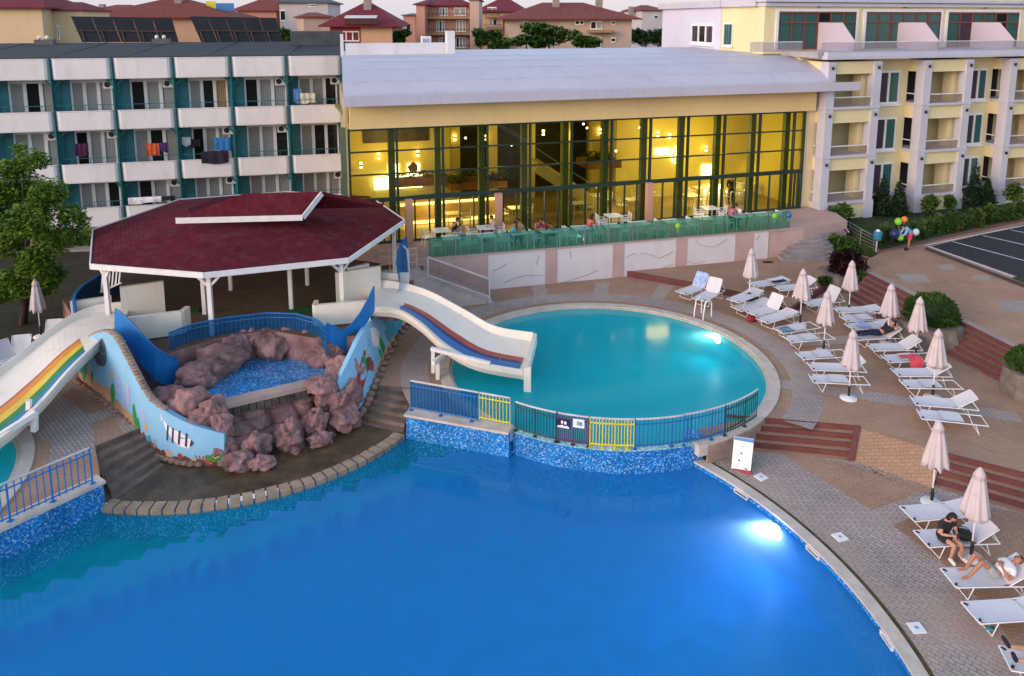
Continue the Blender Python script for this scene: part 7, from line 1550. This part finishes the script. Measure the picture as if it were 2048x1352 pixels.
# bending person with balloons on the plaza
p = G(1815, 500, .9); X = lambda x, y, z: p + V((x, y, z))
J = dict(pelvis=X(.10, 0, .86), chest=X(-.12, 0, 1.14), neck=X(-.27, 0, 1.25), head=X(-.40, -.02, 1.29), sh=[X(-.17, -.17, 1.16), X(-.17, .17, 1.16)], el=[X(-.28, -.2, .90), X(-.26, .2, .92)], wr=[X(-.46, -.12, .76), X(-.44, .1, .80)], hp=[X(.07, -.09, .84), X(.07, .09, .84)], kn=[X(.0, -.1, .47), X(.08, .1, .47)], an=[X(-.02, -.1, .09), X(.08, .11, .09)], toe=[X(-.2, -.11, .04), X(-.1, .12, .04)])
person('person in light blue shirt and pink shorts bending forward by the hedge', J, SKIN2, [('blue_shirt', KBLU, 'longtop'), ('pink_shorts', KPNK, 'shorts')], shoe=KBLK, face=V((-1, -.1, -.5)), long_hair=True)
for px, py, r, mat, lab in [(1797, 443, .2, M('lime_balloon', (.20, .48, .04), .35), 'lime green balloon above the bending person'), (1809, 439, .17, M('orange_balloon', (.65, .16, .03), .35), 'orange balloon over the bending person head'), (1789, 468, .26, M('navy_balloon', (.015, .025, .13), .35), 'large navy balloon left of the bending person'), (1801, 475, .18, M('lime_balloon', (.2, .48, .04), .35), 'lower green balloon beside the bending person hands'), (1832, 464, .18, M('pale_blue_balloon', (.42, .58, .72), .35), 'pale blue balloon behind the bending person')]:
    c = A(px, py, p.y - .05); t = thing('balloon', lab, 'balloon', c, 'balloons'); q = MB(); q.blob(c, (r * .92, r * .92, r), 1, .02, 3); q.build('balloon_skin', [mat], t, smooth=True); q = MB(); q.tube([c - V((0, 0, r)), c.lerp(J['wr'][0], .5) - V((0, 0, .05)), V(J['wr'][0])], .006, 4); q.build('string', [PLAST], t)
# guests on the terrace
def seated(label, s_, d, ang, top, bottom, skin=SKINM, lean=.05, k=1., long_hair=False, reach=.32):
    b = TF.p(s_, d, ZT + .005 + .45); f = V((math.cos(ang), math.sin(ang), 0)); w_ = V((-f.y, f.x, 0)); P = lambda x, y, z: b + f * x * k + w_ * y * k + V((0, 0, z * k))
    J = dict(pelvis=P(-.05, 0, .11), chest=P(-.06 + lean, 0, .46), neck=P(-.04 + lean * 1.6, 0, .63), head=P(.02 + lean * 2, 0, .76), sh=[P(-.05 + lean * 1.3, -.18, .54), P(-.05 + lean * 1.3, .18, .54)], el=[P(.05 + lean, -.23, .29), P(.05 + lean, .23, .29)], wr=[P(reach, -.12, .30), P(reach, .14, .30)], hp=[P(.0, -.09, .09), P(.0, .09, .09)], kn=[P(.42, -.11, .08), P(.42, .11, .08)], an=[P(.40, -.11, -.36), P(.44, .12, -.36)], toe=[P(.56, -.12, -.42), P(.60, .13, -.42)])
    return person(label, J, skin, [('shirt', top, 'top'), ('trousers', bottom, 'shorts' if bottom in (KBRN, KGRY) else 'trousers')], shoe=KBLK, face=f, k=k, long_hair=long_hair, group='guests on the terrace')
sx = lambda px, d: TF.hit(px, 470, d)[0]
seated('man in black seated in a white armchair at the left end of the terrace', sx(910, -2.1), -2.1, TF.a + .1, KBLK, KGR2)
seated('man in grey shirt and brown shorts sitting by the glass front, left', sx(988, -2.1), -2.1, TF.a + math.pi, KGR2, KBRN)
seated('man in turquoise shirt seated at the railing table', sx(1026, -.7), -.75, TF.a, KTEAL, KNVY, SKIN2)
seated('person leaning at the table next to the turquoise shirt', sx(1046, -1.2), -1.2, TF.a + math.pi, M('beige_shirt', (.38, .25, .18), .9), KNVY, SKIN2, .12)
seated('person in pink top behind the railing, middle of the group', sx(1076, -1.2), -1.3, TF.a - 1.2, M('rose_top', (.42, .16, .18), .9), KNVY, SKIN2, .1, .95, True)
seated('person in maroon top behind the railing, right of the group', sx(1093, -.9), -.95, TF.a + math.pi, M('maroon_top', (.16, .03, .04), .9), KNVY, SKIN2, .12)
seated('child in dark top at the railing table, right of the maroon top', sx(1108, -.6), -.65, TF.a + math.pi, M('brown_top', (.12, .05, .04), .9), KNVY, SKIN2, .12, .8)
seated('person in coral red shirt seated at the terrace middle', sx(1180, -1.0), -1.0, TF.a + .2, KRED, KNVY, SKIN2, .05, 1., True)
seated('person in mauve top seated toward the right end of the terrace', sx(1461, -1.0), -1.05, TF.a + .2, M('mauve_top', (.36, .12, .22), .9), KNVY, SKIN2, .1, 1., True)
seated('person in white top seated right of the mauve top', sx(1478, -1.0), -1.05, TF.a + math.pi, KWHT, KNVY, SKINM, .1)
# standing silhouette behind the glass
b = HF.p(HF.hit(1460, 425, -2.2)[0], -2.2, ZT + .01); P = lambda x, y, z: b + V((x, y, z))
J = dict(pelvis=P(0, 0, .95), chest=P(0, 0, 1.28), neck=P(0, 0, 1.48), head=P(0, -.02, 1.62), sh=[P(-.19, 0, 1.40), P(.19, 0, 1.40)], el=[P(-.25, -.02, 1.12), P(.25, -.02, 1.12)], wr=[P(-.18, -.14, .92), P(.2, -.12, .92)], hp=[P(-.09, 0, .92), P(.09, 0, .92)], kn=[P(-.1, -.02, .5), P(.1, 0, .5)], an=[P(-.1, .02, .09), P(.1, .02, .09)], toe=[P(-.11, -.14, .04), P(.11, -.14, .04)])
person('person standing inside the hall against the patch of painted light', J, SKIN2, [('dark_shirt', KBLK, 'longtop'), ('dark_trousers', KNVY, 'trousers')], shoe=KBLK)
# ================================================================ CAMERA, SKY, LIGHT
cam = bpy.data.cameras.new('camera'); co = bpy.data.objects.new('camera', cam); COL.objects.link(co)
cam.sensor_width = 36; cam.lens = FP / 2048 * 36; cam.shift_y = -(676 - YP) / 2048; cam.clip_end = 5000; cam.clip_start = .1
co.location = (0, 0, HC); co.rotation_euler = (math.pi / 2 - PITCH, 0, 0)
SC.camera = co
w = bpy.data.worlds.new('World'); SC.world = w; w.use_nodes = True
sk = w.node_tree.nodes.new('ShaderNodeTexSky'); sk.sky_type = 'NISHITA'; sk.sun_disc = False
SUN_EL, SUN_ROT = R(9), R(232)
sk.sun_elevation = SUN_EL; sk.sun_rotation = SUN_ROT; sk.dust_density = 1.0; sk.air_density = 1.0; sk.ozone_density = 1.2
wn, wl = w.node_tree.nodes, w.node_tree.links
tc = wn.new('ShaderNodeTexCoord'); sx_ = wn.new('ShaderNodeSeparateXYZ'); wl.new(tc.outputs['Generated'], sx_.inputs[0])
hz = wn.new('ShaderNodeMapRange'); hz.interpolation_type = 'SMOOTHSTEP'; hz.inputs['From Min'].default_value = 0.; hz.inputs['From Max'].default_value = .34; hz.inputs['To Min'].default_value = .92; hz.inputs['To Max'].default_value = 0.; wl.new(sx_.outputs['Z'], hz.inputs['Value'])
tn = mixc(w.node_tree, 1., sk.outputs[0], (1.13, .98, .93), "MULTIPLY")
wl.new(mixc(w.node_tree, hz.outputs[0], tn, (1.24, 1.20, 1.42)), wn['Background'].inputs[0]); w.node_tree.nodes['Background'].inputs[1].default_value = .13
sun = bpy.data.lights.new('sun', 'SUN'); so = bpy.data.objects.new('sun', sun); COL.objects.link(so)
sun.energy = .3; sun.angle = R(40); sun.color = (1, .87, .88)
D = V((math.sin(SUN_ROT) * math.cos(R(28)), math.cos(SUN_ROT) * math.cos(R(28)), math.sin(R(28))))
D = V((math.sin(SUN_ROT) * math.cos(SUN_EL), math.cos(SUN_ROT) * math.cos(SUN_EL), math.sin(SUN_EL)))
so.rotation_euler = D.to_track_quat('Z', 'Y').to_euler()
SC.view_settings.view_transform = 'Standard'; SC.view_settings.look = 'None'; SC.view_settings.gamma = 1; SC.view_settings.exposure = 2.12
SC.cycles.max_bounces = 8; SC.cycles.transparent_max_bounces = 16; SC.cycles.use_denoising = True
SC.cycles.sample_clamp_indirect = 4
